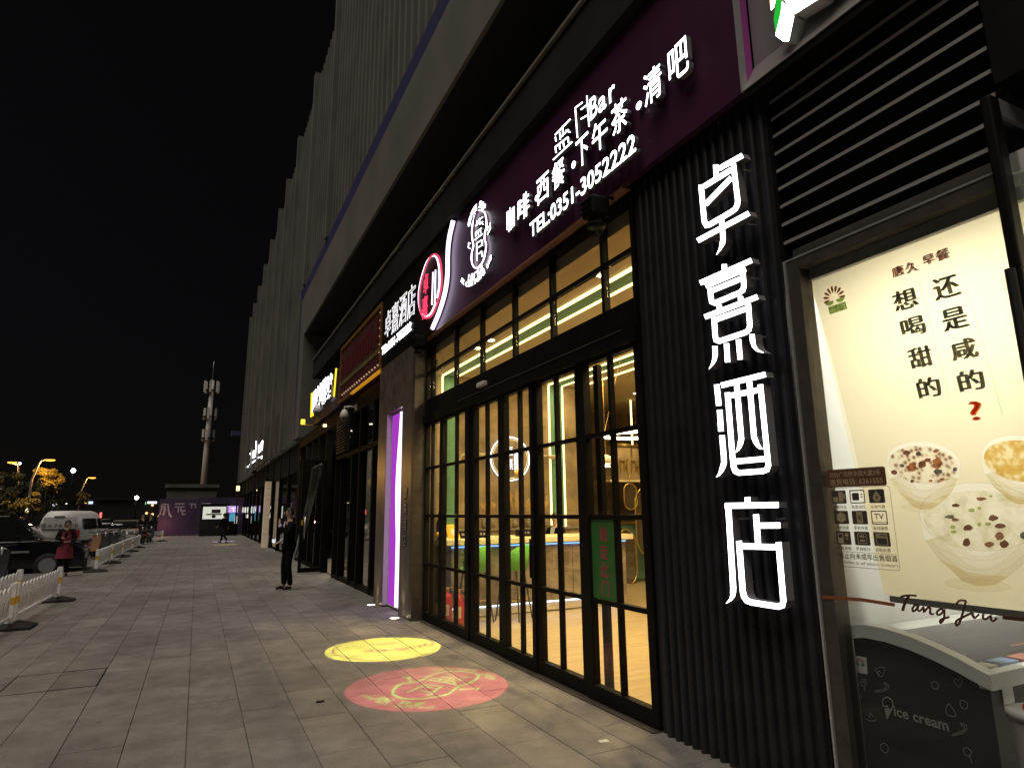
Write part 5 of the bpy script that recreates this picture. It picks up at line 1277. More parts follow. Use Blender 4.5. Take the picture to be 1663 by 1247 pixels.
# dim ceiling lamps inside
for k, (x, y) in enumerate(((4.4, 20.4), (4.4, 22.2), (4.6, 18.6))):
    t = thing('shop_ceiling_lamp', ('middle flat warm ceiling lamp inside the restaurant', 'farthest flat warm ceiling lamp inside the restaurant', 'flat warm ceiling lamp inside the restaurant nearest the open door leaf')[k], 'ceiling lamp', (x, y, 4.25), 'ceiling lamps in the restaurant')
    MB().box(x-.2, x+.2, y-.12, y+.12, 4.25, 4.298).build('frame', 'white', t); MB().box(x-.18, x+.18, y-.10, y+.10, 4.243, 4.2495).build('diffuser', emat('shop_lamp%d' % k, (1, .86, .6), 6), t)
    area('shop_glow', (x, y, 4.23), (.4, .3), 45, (1., .88, .66), (0, 0, -1))
# open glass door leaf with a sagging plastic strip
dr = thing('open_glass_door', 'open glass door leaf standing out from the restaurant front behind the man', 'glass door', (2.95, 18.65, 0))
MB().box(2.58, 2.66, 18.62, 18.69, .05, 3.13).build('stile', 'black', dr); MB().box(3.16, 3.24, 18.62, 18.69, .05, 3.13).build('stile', 'black', dr)
MB().box(2.662, 3.158, 18.62, 18.69, .05, .17).build('bottom_rail', 'black', dr); MB().box(2.662, 3.158, 18.62, 18.69, 3.05, 3.13).build('top_rail', 'black', dr)
MB().box(2.662, 3.158, 18.65, 18.658, .172, 3.048).build('pane', 'darkglass', dr)
MB().box(2.61, 2.65, 18.60, 18.619, 1.32, 1.46).build('warning_sticker', 'yellowtape', dr)
MB().tube([(2.70, 18.58, .95), (2.70, 18.58, 1.55)], .012).build('pull_handle', 'chrome', dr)
pc = thing('plastic_curtain', 'clear plastic door curtain pulled aside, sagging behind the open glass door', 'curtain', (3.2, 18.9, 2))
N = 12; vs = []
for k in range(N+1):
    u = k/N; top = Vector((3.22-.02*u, 18.76, 3.0-.2*u)); w = .42*(1-.62*u)
    c_ = Vector((3.18-.62*u**1.3, 18.80+.10*math.sin(u*5), 3.02-2.55*u))
    for j in range(6): vs.append(c_+Vector((-w*j/5*.8, .05*math.sin(j*2.1+u*4), -.10*j/5)))
MB().add(vs, [(6*k+j, 6*k+j+1, 6*k+7+j, 6*k+6+j) for k in range(N) for j in range(5)], True).build('sheet', 'film', pc)
MB().tube([(3.1, 18.76, 3.03), (3.1, 20.1, 3.03)], .02).build('rail', 'chrome', pc)
# red LED board
rs = thing('red_led_board', 'dark red bulb signboard edged in amber beside the stone pillar', 'signboard', (3.1, 14.2, 5))
RX = 3.10
MB().box(RX, 3.4, 12.21, 16.42, 4.44, 5.88).build('panel', mat('maroon_board', (.085, .018, .02), .6, noise=.3, nscale=6), rs)
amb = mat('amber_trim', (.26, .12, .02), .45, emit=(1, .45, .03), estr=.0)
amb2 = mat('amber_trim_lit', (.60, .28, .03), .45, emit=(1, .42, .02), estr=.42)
MB().box(RX-.03, RX-.002, 12.205, 12.28, 4.44, 5.9).build('side_trim', amb, rs); MB().box(RX-.03, RX-.002, 16.36, 16.42, 4.44, 5.9).build('side_trim', amb, rs)
MB().box(RX-.03, RX-.002, 12.283, 16.357, 5.82, 5.90).build('top_trim', amb, rs)
MB().plate([(RX-.06, 12.205, 4.40), (RX-.06, 12.205, 4.44), (RX-.002, 12.205, 4.50), (RX-.002, 12.205, 4.40)], (0, 2.6, 0)).build('bottom_trim', amb2, rs)
MB().plate([(RX-.06, 14.807, 4.40), (RX-.06, 14.807, 4.44), (RX-.002, 14.807, 4.50), (RX-.002, 14.807, 4.40)], (0, 1.61, 0)).build('bottom_trim', amb, rs)
MB().box(RX-.02, RX-.002, 12.285, 16.355, 4.86, 4.95).build('band', mat('olive_band', (.16, .13, .045), .6, noise=.3, nscale=9), rs)
bulb = emat('led_bulb', (1, .62, .38), .45)
rr = random.Random(2)
for k in range(16): MB().ball((RX-.02, 12.42+.24*k, 4.60), .022, 8, 6).build('bulb', bulb, rs)
for k in range(6): MB().ball((RX-.02, 12.33, 4.85+.17*k), .018, 8, 6).build('bulb', bulb, rs)
rd_ = mat('red_led_strip', (.12, .012, .016), .5)
for k in range(14):
    y_ = 12.5+.275*k; h_ = rr.uniform(.3, .62)
    MB().box(RX-.018, RX-.002, y_, y_+.14, 5.05+rr.uniform(0, .1), 5.05+h_).build('red_tube_block', rd_, rs)
    MB().box(RX-.016, RX-.002, y_, y_+.05, 4.66, 4.84).build('red_tube_block', rd_, rs)
# white brush lettering sign
wsn = thing('restaurant_sign', 'dark signboard with white brush characters between yellow lit bars', 'signboard', (3.1, 18.5, 5))
MB().box(3.12, 3.4, 16.46, 20.65, 4.40, 5.42).build('panel', mat('aubergine_board', (.055, .022, .03), .5), wsn)
MB().box(3.10, 3.118, 16.46, 20.65, 5.40, 5.43).build('top_trim', 'chrome', wsn)
MB().box(3.09, 3.118, 20.60, 20.66, 4.35, 5.42).build('end_trim', amb, wsn)
C_ = lambda x, y: (490+x/8.313, 560+y/8.313)
for ch, x0, x1, y0, y1 in (('重', 170, 212, 605, 900), ('庆', 212, 258, 545, 840), ('川', 258, 310, 495, 825), ('菜', 303, 358, 440, 805), ('馆', 362, 432, 390, 720)):
    u0, _ = py_to(*C_(x0, (y0+y1)/2), 3.07); u1, _ = py_to(*C_(x1, (y0+y1)/2), 3.07)
    zc = py_to(*C_((x0+x1)/2, (y0+y1)/2), 3.07)[1]; zh = (py_to(*C_((x0+x1)/2, y0), 3.07)[1]-py_to(*C_((x0+x1)/2, y1), 3.07)[1])/2
    char_box('letter', ch, u0, u1, zc-zh*.92, zc+zh*.92, facade(3.07), ['letter', 'letterside'], wsn, .035, .05)
for x0, x1, x2, x3, y0, y1 in ((120, 150, 110, 140, 650, 975), (152, 172, 140, 160, 630, 960), (455, 478, 424, 446, 315, 700)):
    q = MB(); ribbon_px(q, [C_((x0+x1)/2, y0), C_((x2+x3)/2, y1)], 2.6, 3.08, .04); q.build('yellow_bar', ['yellowneon', 'letterside'], wsn)
# dome cameras
for k, (px, py, x, y, lab) in enumerate(((515, 668, 2.86, 18.1, 'white dome camera on a long arm, left one of the two below the restaurant signs'), (559, 676, 2.9, 14.9, 'white dome camera on a short arm, right one of the two below the restaurant signs'))):
    c_ = on(px, py, 1, y); t = thing('dome_camera', lab, 'security camera', c_, 'dome cameras below the restaurant signs')
    s_ = 1.0 if k == 0 else .82
    MB().lathe(c_, [(.03*s_, .20*s_), (.06*s_, .19*s_), (.115*s_, .08*s_), (.125*s_, .0), (.115*s_, -.03*s_)][::-1], 18).build('housing', 'whitepl', t)
    MB().ball(c_+Vector((0, 0, -.05*s_)), (.10*s_, .10*s_, .11*s_), 14, 10).build('dome', 'letterside', t)
    MB().lathe(c_+Vector((-.03, -.095*s_, -.08*s_)), [(.03*s_, -.02), (.03*s_, .0)], 10, 1).build('lens', 'black', t)
    MB().tube([c_+Vector((0, 0, .2*s_)), c_+Vector((0, 0, .27*s_)), c_+Vector((.12, 0, .29*s_)), Vector((3.2, c_.y, c_.z+.29*s_))], .022).build('arm', 'whitepl', t)
    MB().box(3.19, 3.222, c_.y-.06, c_.y+.06, c_.z+.2*s_, c_.z+.37*s_).build('wall_plate', 'whitepl', t)
c_ = on(527, 692, 1, 17.6); t = thing('warm_flood_lamp', 'small lit warm lamp under the left dome camera', 'lamp', c_)
MB().bbox(c_.x-.05, c_.x+.05, c_.y-.05, c_.y+.05, c_.z-.03, c_.z+.05, .01).build('body', 'letterside', t); MB().box(c_.x-.045, c_.x+.045, c_.y-.054, c_.y-.0505, c_.z-.025, c_.z+.045).build('lens', emat('flood_lens', (1, .70, .25), 5), t)
MB().tube([c_, (3.2, c_.y, c_.z)], .012).build('arm', 'bronze', t)
c_ = on(492, 685, 1, 20.8); t = thing('yellow_lamp', 'small yellow lamp at the far end of the restaurant signs', 'lamp', c_)
MB().bbox(c_.x-.06, c_.x+.06, c_.y-.05, c_.y+.05, c_.z-.08, c_.z+.08, .01).build('body', emat('yellow_lamp', (1, .68, .05), 2.2), t); MB().tube([c_+Vector((0, 0, -.09)), (3.2, c_.y, c_.z-.1)], .014).build('arm', 'yellowtape', t)
# cafe sign far along the facade
cs = thing('far_cafe_sign', 'small white glowing sign far along the facade above a dark shopfront', 'sign', (3.2, 35.5, 5.2))
E5 = lambda x, y: (380+x/5.94, 690+y/5.94)
MB().box(3.12, 3.3, 31.0, 41.0, 4.45, 6.3).build('board', 'black', cs)
q = MB()
for i, (s, w_) in enumerate((([(165, 300), (215, 265)], 10), ([(216, 155), (212, 310)], 2.2), ([(232, 215), (236, 275)], 2.2), ([(248, 190), (252, 262)], 2.2), ([(262, 170), (268, 245)], 2.2), ([(275, 150), (280, 232)], 2.2), ([(230, 240), (282, 190)], 1.8), ([(230, 222), (280, 172)], 1.5), ([(148, 388), (243, 308)], 1.8), ([(258, 320), (288, 290)], 3.5), ([(118, 405), (140, 402)], 1.8))):
    ribbon_px(q, [E5(*p) for p in s], w_, 3.10, .018, lift=.0006*i)
q.build('lit_stroke', ['letter', 'letterside'], cs)
cv_ = thing('far_awning', 'row of small pale pointed pendants under the far glowing sign', 'awning', (3.0, 36, 4.3))
for k in range(7):
    a_ = E5(175+26*k, 455-10*k-6*k); v_ = on(*a_, 0, 3.02)
    MB().plate([(3.02, v_.y-.3, v_.z+.12), (3.02, v_.y+.3, v_.z+.12), (3.02, v_.y, v_.z-.12)], (.02, 0, 0)).build('pendant', mat('awning_cloth', (.5, .42, .33), .8) if k == 0 else D.materials['awning_cloth'], cv_)
MB().box(3.0, 3.06, on(*E5(335, 330), 0, 3.02).y, on(*E5(165, 455), 0, 3.02).y, 4.32, 4.36).build('rail', 'black', cv_)
# lit far shop windows near the pavement edge
for k, (px0, px1, py0, py1, c_) in enumerate(((393, 397, 824, 832, (1, .95, .85)), (398, 402, 824, 832, (1, .95, .85)), (399, 402, 835, 841, (1, .95, .85)), (408, 412, 823, 833, (.8, .9, .85)), (442, 445, 875, 882, (.9, .9, 1)), (447, 449, 874, 881, (.95, .95, 1)), (429, 433, 875, 882, (1, .85, .6)))):
    a_, b_ = on(px0, py0, 0, 3.32), on(px1, py1, 0, 3.32)
    t = tag(MB().box(3.322, 3.332, min(a_.y, b_.y), max(a_.y, b_.y), b_.z, a_.z).build('lit_window', emat('far_lit_window%d' % k, c_, .9)), ('upper left small lit pane far along the dark shopfronts', 'upper right small lit pane far along the dark shopfronts', 'small lit pane below another pair far along the shopfronts', 'greenish lit pane just right of the far lit pair', 'bluish low lit pane by the lit pillar', 'bluish low lit pane nearest the suited man', 'warm low lit pane right beside the lit pillar')[k], 'lit window', 'small lit panes far along the facade')

# ================================================================== PEOPLE
def skinned(name, J, E, R, m, parent, sub=2):
    """J joint -> point, E edges, R joint -> radius (or pair): one smooth continuous surface"""
    keys = []
    for a_, b_ in E:
        for k in (a_, b_):
            if k not in keys: keys.append(k)
    me = D.meshes.new(name); me.from_pydata([J[k] for k in keys], [(keys.index(a_), keys.index(b_)) for a_, b_ in E], [])
    o = D.objects.new(name, me); COL.objects.link(o)
    md = o.modifiers.new('skin', 'SKIN'); md.use_smooth_shade = True; md.branch_smoothing = .4
    o.modifiers.new('sub', 'SUBSURF').levels = sub
    for i, k in enumerate(keys):
        r_ = R[k]; me.skin_vertices[0].data[i].radius = r_ if isinstance(r_, tuple) else (r_, r_)
        me.skin_vertices[0].data[i].use_root = (i == 0)
    bpy.context.view_layer.update()
    m2 = D.meshes.new_from_object(o.evaluated_get(bpy.context.evaluated_depsgraph_get())); D.objects.remove(o); D.meshes.remove(me)
    m2.materials.clear(); m2.materials.append(MT[m] if isinstance(m, str) else m); m2.name = name
    m2.polygons.foreach_set('use_smooth', [True]*len(m2.polygons))
    return link(name, m2, parent)
def person(loc, heading, label, pose, top, legs, h=1.75, skirt=None, jacket_open=False, hairlen=0, group=None):
    """local axes: x to the person's right, y forward, z up; heading = direction faced on the pavement"""
    t = thing('person', label, 'person', (0, 0, 0), group)
    J = dict(pelvis=(0, 0, .96), spine=(0, 0, 1.12), chest=(0, .01, 1.32), neck=(0, .0, 1.47), nape=(0, .02, 1.54), head=(0, .035, 1.625), crown=(0, .02, 1.70),
             shR=(.17, 0, 1.40), elR=(.22, -.02, 1.12), wrR=(.22, .05, .88), haR=(.22, .08, .80), shL=(-.17, 0, 1.40), elL=(-.22, -.02, 1.12), wrL=(-.22, .05, .88), haL=(-.22, .08, .80),
             hipR=(.09, 0, .90), knR=(.10, .02, .50), anR=(.10, -.02, .09), toR=(.11, .15, .035), hipL=(-.09, 0, .90), knL=(-.10, .02, .50), anL=(-.10, -.02, .09), toL=(-.11, .15, .035))
    J.update(pose)
    for s_ in 'RL':   # five fingers that leave the palm
        w_, p_ = Vector(J['wr'+s_]), Vector(J['ha'+s_]); d_ = (p_-w_).normalized(); sd = d_.cross(Vector((0, 0, 1)) if abs(d_.z) < .9 else Vector((0, 1, 0))).normalized()
        for k, (off, ln) in enumerate(((-.026, .062), (-.009, .074), (.009, .070), (.026, .055))):
            a_ = p_+sd*off; J['f%d%s' % (k, s_)] = a_+d_*.03; J['g%d%s' % (k, s_)] = a_+d_*ln+Vector((0, .012, -.012))
        J['t0'+s_] = w_.lerp(p_, .45)-sd*.034; J['t1'+s_] = p_-sd*.050+d_*.02
    c_, s_ = heading[1], heading[0]; n_ = math.hypot(c_, s_); c_, s_ = c_/n_, s_/n_; k_ = h/1.75
    T = lambda p: Vector(((p[0]*c_+p[1]*s_)*k_+loc[0], (-p[0]*s_+p[1]*c_)*k_+loc[1], p[2]*k_+loc[2]))
    W = {k: T(v) for k, v in J.items()}
    RB = dict(pelvis=.10, spine=.095, chest=.105, neck=.055, nape=.052, head=(.078, .092), crown=.06, shR=.055, shL=.055, elR=.040, elL=.040, wrR=.026, wrL=.026, haR=(.034, .022), haL=(.034, .022),
              hipR=.075, hipL=.075, knR=.052, knL=.052, anR=.036, anL=.036, toR=.03, toL=.03)
    for s2 in 'RL':
        for k in range(4): RB['f%d%s' % (k, s2)] = .0095; RB['g%d%s' % (k, s2)] = .0075
        RB['t0'+s2] = .012; RB['t1'+s2] = .009
    RB = {k: (tuple(q*k_ for q in v) if isinstance(v, tuple) else v*k_) for k, v in RB.items()}
    EB = [('pelvis', 'spine'), ('spine', 'chest'), ('chest', 'neck'), ('neck', 'nape'), ('nape', 'head'), ('head', 'crown')]
    for s2 in 'RL':
        EB += [('chest', 'sh'+s2), ('sh'+s2, 'el'+s2), ('el'+s2, 'wr'+s2), ('wr'+s2, 'ha'+s2), ('pelvis', 'hip'+s2), ('hip'+s2, 'kn'+s2), ('kn'+s2, 'an'+s2), ('an'+s2, 'to'+s2), ('wr'+s2, 't0'+s2), ('t0'+s2, 't1'+s2)]
        for k in range(4): EB += [('ha'+s2, 'f%d%s' % (k, s2)), ('f%d%s' % (k, s2), 'g%d%s' % (k, s2))]
    skinned('body', W, EB, RB, 'skin', t)
    def grow(names, e_): return {k: (tuple(q+e_ for q in RB[k]) if isinstance(RB[k], tuple) else RB[k]+e_) for k in names}
    # trousers
    tn = ['pelvis', 'hipR', 'hipL', 'knR', 'knL', 'anR', 'anL']
    R2 = grow(tn, .022); R2['anR'] = R2['anL'] = .058*k_; R2['pelvis'] = .125*k_
    skinned('trousers', W, [('pelvis', 'hipR'), ('hipR', 'knR'), ('knR', 'anR'), ('pelvis', 'hipL'), ('hipL', 'knL'), ('knL', 'anL')], R2, legs, t)
    # top with sleeves to the wrist
    tn = ['spine', 'pelvis', 'chest', 'neck', 'shR', 'shL', 'elR', 'elL', 'wrR', 'wrL']
    R3 = grow(tn, .020); R3['neck'] = .062*k_; R3['chest'] = .142*k_; R3['spine'] = .135*k_; R3['pelvis'] = .145*k_
    W2 = dict(W); W2['pelvis'] = T((0, 0, .86)); W2['neck'] = T((0, 0, 1.445))
    for s2 in 'RL': W2['wr'+s2] = W['el'+s2].lerp(W['wr'+s2], .86)
    skinned('jacket' if jacket_open else 'top', W2, [('chest', 'spine'), ('spine', 'pelvis'), ('chest', 'neck'), ('chest', 'shR'), ('shR', 'elR'), ('elR', 'wrR'), ('chest', 'shL'), ('shL', 'elL'), ('elL', 'wrL')], R3, top, t)
    if jacket_open:
        sm = MB()   # shirt front showing between the lapels, tie
        pr_ = [(-.050, .095, 1.44), (.050, .095, 1.44), (.042, .138, 1.28), (.030, .134, 1.10), (.024, .142, .97), (-.024, .142, .97), (-.030, .134, 1.10), (-.042, .138, 1.28)]
        sm.plate([T(p) for p in pr_], T((0, .012, 0))-T((0, 0, 0))).build('shirt', 'shirt', t)
        skinned('collar', {'a': T((0, .01, 1.45)), 'b': T((0, .012, 1.50))}, [('a', 'b')], {'a': .068*k_, 'b': .064*k_}, 'shirt', t, 1)
        for s2 in 'RL':
            a_, b_ = W['el'+s2].lerp(W['wr'+s2], .84), W['el'+s2].lerp(W['wr'+s2], 1.02)
            MB().tube([a_, b_], [.040*k_, .038*k_], 12).build('cuff', 'shirt', t)
    if skirt:
        prof_ = [(.145, 1.36), (.155, 1.15), (.150, 1.02), (.185, .85), (.215, .62), (.225, .55)]
        vs_l = []
        for r_, z_ in prof_:
            for q in range(20):
                a_ = 2*math.pi*q/20; rr_ = r_*(1+.04*math.sin(5*a_)*(1.4-z_)); vs_l.append(T((rr_*math.cos(a_)*1.08, rr_*math.sin(a_)*.85, z_)))
        MB().add(vs_l, [(20*i+q, 20*i+(q+1) % 20, 20*i+20+(q+1) % 20, 20*i+20+q) for i in range(5) for q in range(20)], True).build('apron', skirt, t)
        MB().plate([T((-.09, .13, .98)), T((.09, .13, .98)), T((.08, .15, .82)), T((-.08, .15, .82))], T((0, .012, 0))-T((0, 0, 0))).build('pocket', skirt, t)
    for s2 in 'RL':
        a_, b_ = W['an'+s2], W['to'+s2]; hl = a_+(a_-b_).normalized()*.03; hl.z = loc[2]+.05*k_
        skinned('shoe', {'a': Vector((hl.x, hl.y, loc[2]+.047*k_)), 'b': a_.lerp(b_, .5)*1.0, 'c': Vector((b_.x, b_.y, loc[2]+.036*k_))}, [('a', 'b'), ('b', 'c')], {'a': .045*k_, 'b': .047*k_, 'c': .034*k_}, 'shoe', t, 1)
    # face and hair, turned with the head
    hd_ = W['head']; fwd = (T((0, 1, 0))-T((0, 0, 0))).normalized(); rgt = (T((1, 0, 0))-T((0, 0, 0))).normalized()
    tilt = Vector((0, 0, 1))
    for s2 in (-1, 1):
        MB().ball(hd_+fwd*.083*k_+rgt*.032*s2*k_+Vector((0, 0, .015*k_)), .010*k_, 8, 6).build('eye', 'hair', t)
        MB().ball(hd_+rgt*.083*s2*k_+Vector((0, 0, .0)), (.018*k_, .02*k_, .032*k_), 8, 6).build('ear', 'skin', t)
    nv = MB().add([hd_+fwd*.088*k_+Vector((0, 0, .02*k_)), hd_+fwd*.112*k_+Vector((0, 0, -.022*k_)), hd_+fwd*.084*k_+rgt*.018*k_+Vector((0, 0, -.026*k_)), hd_+fwd*.084*k_-rgt*.018*k_+Vector((0, 0, -.026*k_))], [(0, 1, 2), (0, 3, 1), (1, 3, 2)]); nv.build('nose', 'skin', t)
    MB().tube([hd_+fwd*.080*k_-rgt*.024*k_+Vector((0, 0, -.05*k_)), hd_+fwd*.088*k_+Vector((0, 0, -.05*k_)), hd_+fwd*.080*k_+rgt*.024*k_+Vector((0, 0, -.05*k_))], .006*k_, 6).build('mouth', mat('lips', (.35, .12, .10), .5) if 'lips' not in D.materials else D.materials['lips'], t)
    hb = MB(); n1_, n2_ = 14, 8; vs_h = []
    for i in range(n2_+1):
        th_ = math.radians(4+ (108+hairlen*30)*i/n2_)
        for q in range(n1_):
            a_ = 2*math.pi*q/n1_; fr_ = math.cos(a_)  # 1 = forward
            tt_ = th_ if fr_ < .3 else th_*(1-.50*fr_)
            vs_h.append(hd_+(fwd*math.cos(a_)*.098*math.sin(tt_)+rgt*math.sin(a_)*.092*math.sin(tt_)-fwd*.012+Vector((0, 0, .112*math.cos(tt_)+.006)))*k_)
    hb.add(vs_h, [(i*n1_+q, i*n1_+(q+1) % n1_, (i+1)*n1_+(q+1) % n1_, (i+1)*n1_+q) for i in range(n2_) for q in range(n1_)]+[list(range(n1_-1, -1, -1))], True).build('hair', 'hair', t)
    return t, T
# man in a dark suit, hand raised to his ear
pm1 = on(465, 958, 2, 0)
person((pm1.x, pm1.y, .003), (-1, -.16), 'man in black suit and white shirt holding his hand to his mouth', dict(
    elL=(-.24, .12, 1.16), wrL=(-.14, .26, 1.36), haL=(-.10, .25, 1.45), elR=(.25, -.10, 1.14), wrR=(.22, .10, 1.02), haR=(.20, .17, .99),
    anR=(.10, .03, .09), toR=(.12, .20, .035), knR=(.10, .05, .5), anL=(-.10, -.05, .09), toL=(-.12, .12, .035)), 'suit', 'suit', 1.79, None, True)
# woman in a burgundy apron looking at her phone
pw = on(100, 936, 2, 0)
tw_, Tw = person((pw.x, pw.y, .003), (.12, -1), 'woman in a burgundy apron looking down at a phone beside the white barriers', dict(
    head=(0, .055, 1.61), crown=(0, .06, 1.69), elR=(.25, .02, 1.14), wrR=(.07, .24, 1.17), haR=(.0, .27, 1.20), elL=(-.24, .04, 1.10), wrL=(-.09, .25, 1.06), haL=(-.02, .27, 1.06)), 'darkcloth', 'darkcloth', 1.56, 'apron', False, 0)
ph = thing('phone', 'small dark phone held in the hands of the woman in the burgundy apron', 'phone', Tw((0, .3, 1.2)))
cph = Tw((-.0, .33, 1.20)); MB().bbox(cph.x-.035, cph.x+.035, cph.y-.006, cph.y+.006, cph.z-.02, cph.z+.12, .004).build('case', 'black', ph)
MB().box(cph.x-.031, cph.x+.031, cph.y+.0065, cph.y+.008, cph.z-.012, cph.z+.112).build('screen', emat('phone_screen', (.9, .95, 1), .5), ph)
# far walker
pk = on(362, 882, 2, 0)
person((pk.x, pk.y, .003), (-.75, .65), 'dark figure walking across the far pavement over a coloured light patch', dict(
    knR=(.10, .16, .52), anR=(.10, .24, .12), toR=(.11, .42, .07), knL=(-.10, -.08, .50), anL=(-.10, -.34, .16), toL=(-.10, -.22, .035), elR=(.24, -.14, 1.14), wrR=(.22, -.12, .90), haR=(.22, -.10, .82), elL=(-.24, .10, 1.14), wrL=(-.20, .26, .98), haL=(-.19, .32, .93)), 'darkcloth', 'darkcloth', 1.72)
# receptionist behind the desk
pr0 = on(903, 850, 1, 10.72)
person((pr0.x, 10.72, .016), (-.95, -.35), 'receptionist in dark uniform standing behind the desk at its right half', dict(
    elL=(-.24, .08, 1.14), wrL=(-.12, .30, 1.18), haL=(-.06, .36, 1.2), elR=(.24, .08, 1.14), wrR=(.12, .30, 1.18), haR=(.06, .36, 1.2)), 'suit', 'suit', 1.60, None, True, .35)

# ================================================================== PLAZA EDGE, CARS, FAR SIDE
def barrier(a, b, label, n=13, group='white barriers along the pavement edge'):
    """municipal barrier from a to b: posts with yellow bands, rounded loops, bottom rail, rubber feet"""
    a, b = Vector((*a, 0)), Vector((*b, 0)); d = (b-a).normalized(); s = Vector((-d.y, d.x, 0)); Lg = (b-a).length
    t = thing('street_barrier', label, 'barrier', a, group)
    Z = Vector((0, 0, 1))
    def bar(m, c, hd, hs, z0, z1, name):
        ps_ = [c-d*hd-s*hs, c+d*hd-s*hs, c+d*hd+s*hs, c-d*hd+s*hs]; return MB().plate([p+Z*z0 for p in ps_], Z*(z1-z0)).build(name, m, t)
    for c in (a+d*.06, b-d*.06):
        bar('white', c, .045, .045, .04, .64, 'post'); bar('white', c, .038, .038, .641, .665, 'post_cap')
        bar('yellowtape', c, .0468, .0468, .36, .47, 'reflective_band')
        ft = MB().plate([c-d*.16-s*.30+Z*.001, c+d*.16-s*.30+Z*.001, c+d*.16+s*.30+Z*.001, c-d*.16+s*.30+Z*.001], Z*.035)
        vs_ = [c-d*.15-s*.28+Z*.037, c+d*.15-s*.28+Z*.037, c+d*.15+s*.28+Z*.037, c-d*.15+s*.28+Z*.037, c-d*.06-s*.08+Z*.10, c+d*.06-s*.08+Z*.10, c+d*.06+s*.08+Z*.10, c-d*.06+s*.08+Z*.10]
        ft.add(vs_, [(0, 3, 2, 1), (4, 5, 6, 7), (0, 1, 5, 4), (1, 2, 6, 5), (2, 3, 7, 6), (3, 0, 4, 7)]).build('foot', 'rubber', t)
    MB().tube([a+d*.11+Z*.17, b-d*.11+Z*.17], .022, 8).build('bottom_rail', 'white', t)
    MB().tube([a+d*.11+Z*.42, b-d*.11+Z*.42], .011, 6).build('middle_rail', 'white', t) if n <= 8 else None
    st_ = (Lg-.30)/n
    for k in range(n):
        c = a+d*(.15+st_*(k+.5)); r_ = st_*.30
        pts_ = [c-d*r_+Z*.17]+[c-d*r_*math.cos(q*math.pi/6)+Z*(.55+r_*math.sin(q*math.pi/6)) for q in range(7)]+[c+d*r_+Z*.17]
        MB().tube(pts_, .0145, 6).build('loop_bar', 'white', t)
        MB().tube([c-d*r_+Z*.45, c+d*r_+Z*.45], .008, 5).build('loop_tie', 'white', t)
    return t
barrier((-2.44, 8.95), (-2.40, 12.22), 'nearest white barrier cut off by the left edge of the photo')
barrier((-2.40, 12.30), (-2.36, 15.62), 'second white barrier of the near row, ending before the woman in the apron')
barrier((-2.98, 12.0), (-2.94, 15.30), 'white barrier standing parallel behind the near row')
cxy = [(-2.60, 22.9), (-2.60, 26.7), (-2.62, 30.5), (-2.62, 34.6), (-2.6, 38.5)]
for k, (p, q) in enumerate(zip(cxy, cxy[1:])):
    barrier((p[0], p[1]), (q[0], q[1]-.08), ('first white barrier of the far row, right of the woman in the apron', 'second white barrier of the far row', 'third white barrier of the far row', 'last and farthest white barrier of the far row')[k], 12)
v0, v1 = on(206, 878, 2, 0), on(222, 877, 2, 0)
barrier((-4.3, 40.2), (-3.5, 40.6), 'short white barrier set crosswise behind the far row', 4)
barrier((-2.75, 47.2), (-1.85, 46.6), 'lone white barrier standing crosswise on the far pavement', 4)

for k, (px, y, hd_, lab) in enumerate(((229, 46.5, (.4, -1), 'dark standing figure left of a pair by the far scooters'), (243, 48.5, (-.8, -.4), 'dark standing figure right of a pair, just left of the hoarding'))):
    c_ = on(px, 870, 1, y)
    person((c_.x, y, .003), hd_, lab, dict(elR=(.24, .02, 1.14), wrR=(.14, .20, 1.05), haR=(.08, .25, 1.06)), 'darkcloth', 'darkcloth', 1.70, group='dark figures by the far scooters')
# parking kerb and hedge
structure(MB().box(-4.78, -4.603, -3, 63.3, -.13, .02).build('kerb', 'concrete'))
leafm = mat('hedge_leaf', (.055, .095, .03), .7, noise=.5, nscale=3)
def leafmass(mb, rr, c, r, n, s):
    for _ in range(n):
        while True:
            q = Vector((rr.uniform(-1, 1), rr.uniform(-1, 1), rr.uniform(-1, 1)))
            if .35 < q.length < 1: break
        p = Vector(c)+Vector((q.x*r[0], q.y*r[1], q.z*r[2])); u = Vector((rr.uniform(-1, 1), rr.uniform(-1, 1), rr.uniform(-1, 1))).normalized(); w = u.orthogonal().normalized(); z_ = s*rr.uniform(.6, 1.3)
        mb.add([p-u*z_, p+w*z_*.5, p+u*z_, p-w*z_*.5], [(0, 1, 2, 3)])
rr = random.Random(11)
for k, (x0, y0, x1, y1, lab) in enumerate(((-5.6, 15.4, -4.95, 20.6, 'clipped dark hedge behind the near white barriers'), (-5.3, 25.0, -4.0, 31.0, 'clipped dark hedge right of the woman in the apron, before the scooters'))):
    t = thing('hedge', lab, 'hedge', ((x0+x1)/2, (y0+y1)/2, -.1), 'hedges at the parking edge')
    m_ = MB()
    for i in range(9): leafmass(m_, rr, (x0+(x1-x0)*rr.uniform(.3, .7), y0+(y1-y0)*(i+.5)/9, .22), (abs(x1-x0)*.55, (y1-y0)/13, .34), 420, .035)
    m_.build('foliage', leafm, t)
    MB().box(min(x0, x1)+.15, max(x0, x1)-.15, y0+.1, y1-.1, -.13, .06).build('soil_bed', 'rubber', t)
    for i in range(9): MB().tube([((x0+x1)/2, y0+(y1-y0)*(i+.5)/9, -.1), ((x0+x1)/2+.05, y0+(y1-y0)*(i+.5)/9, .3)], .018, 5).build('stem', 'stoolleg', t)
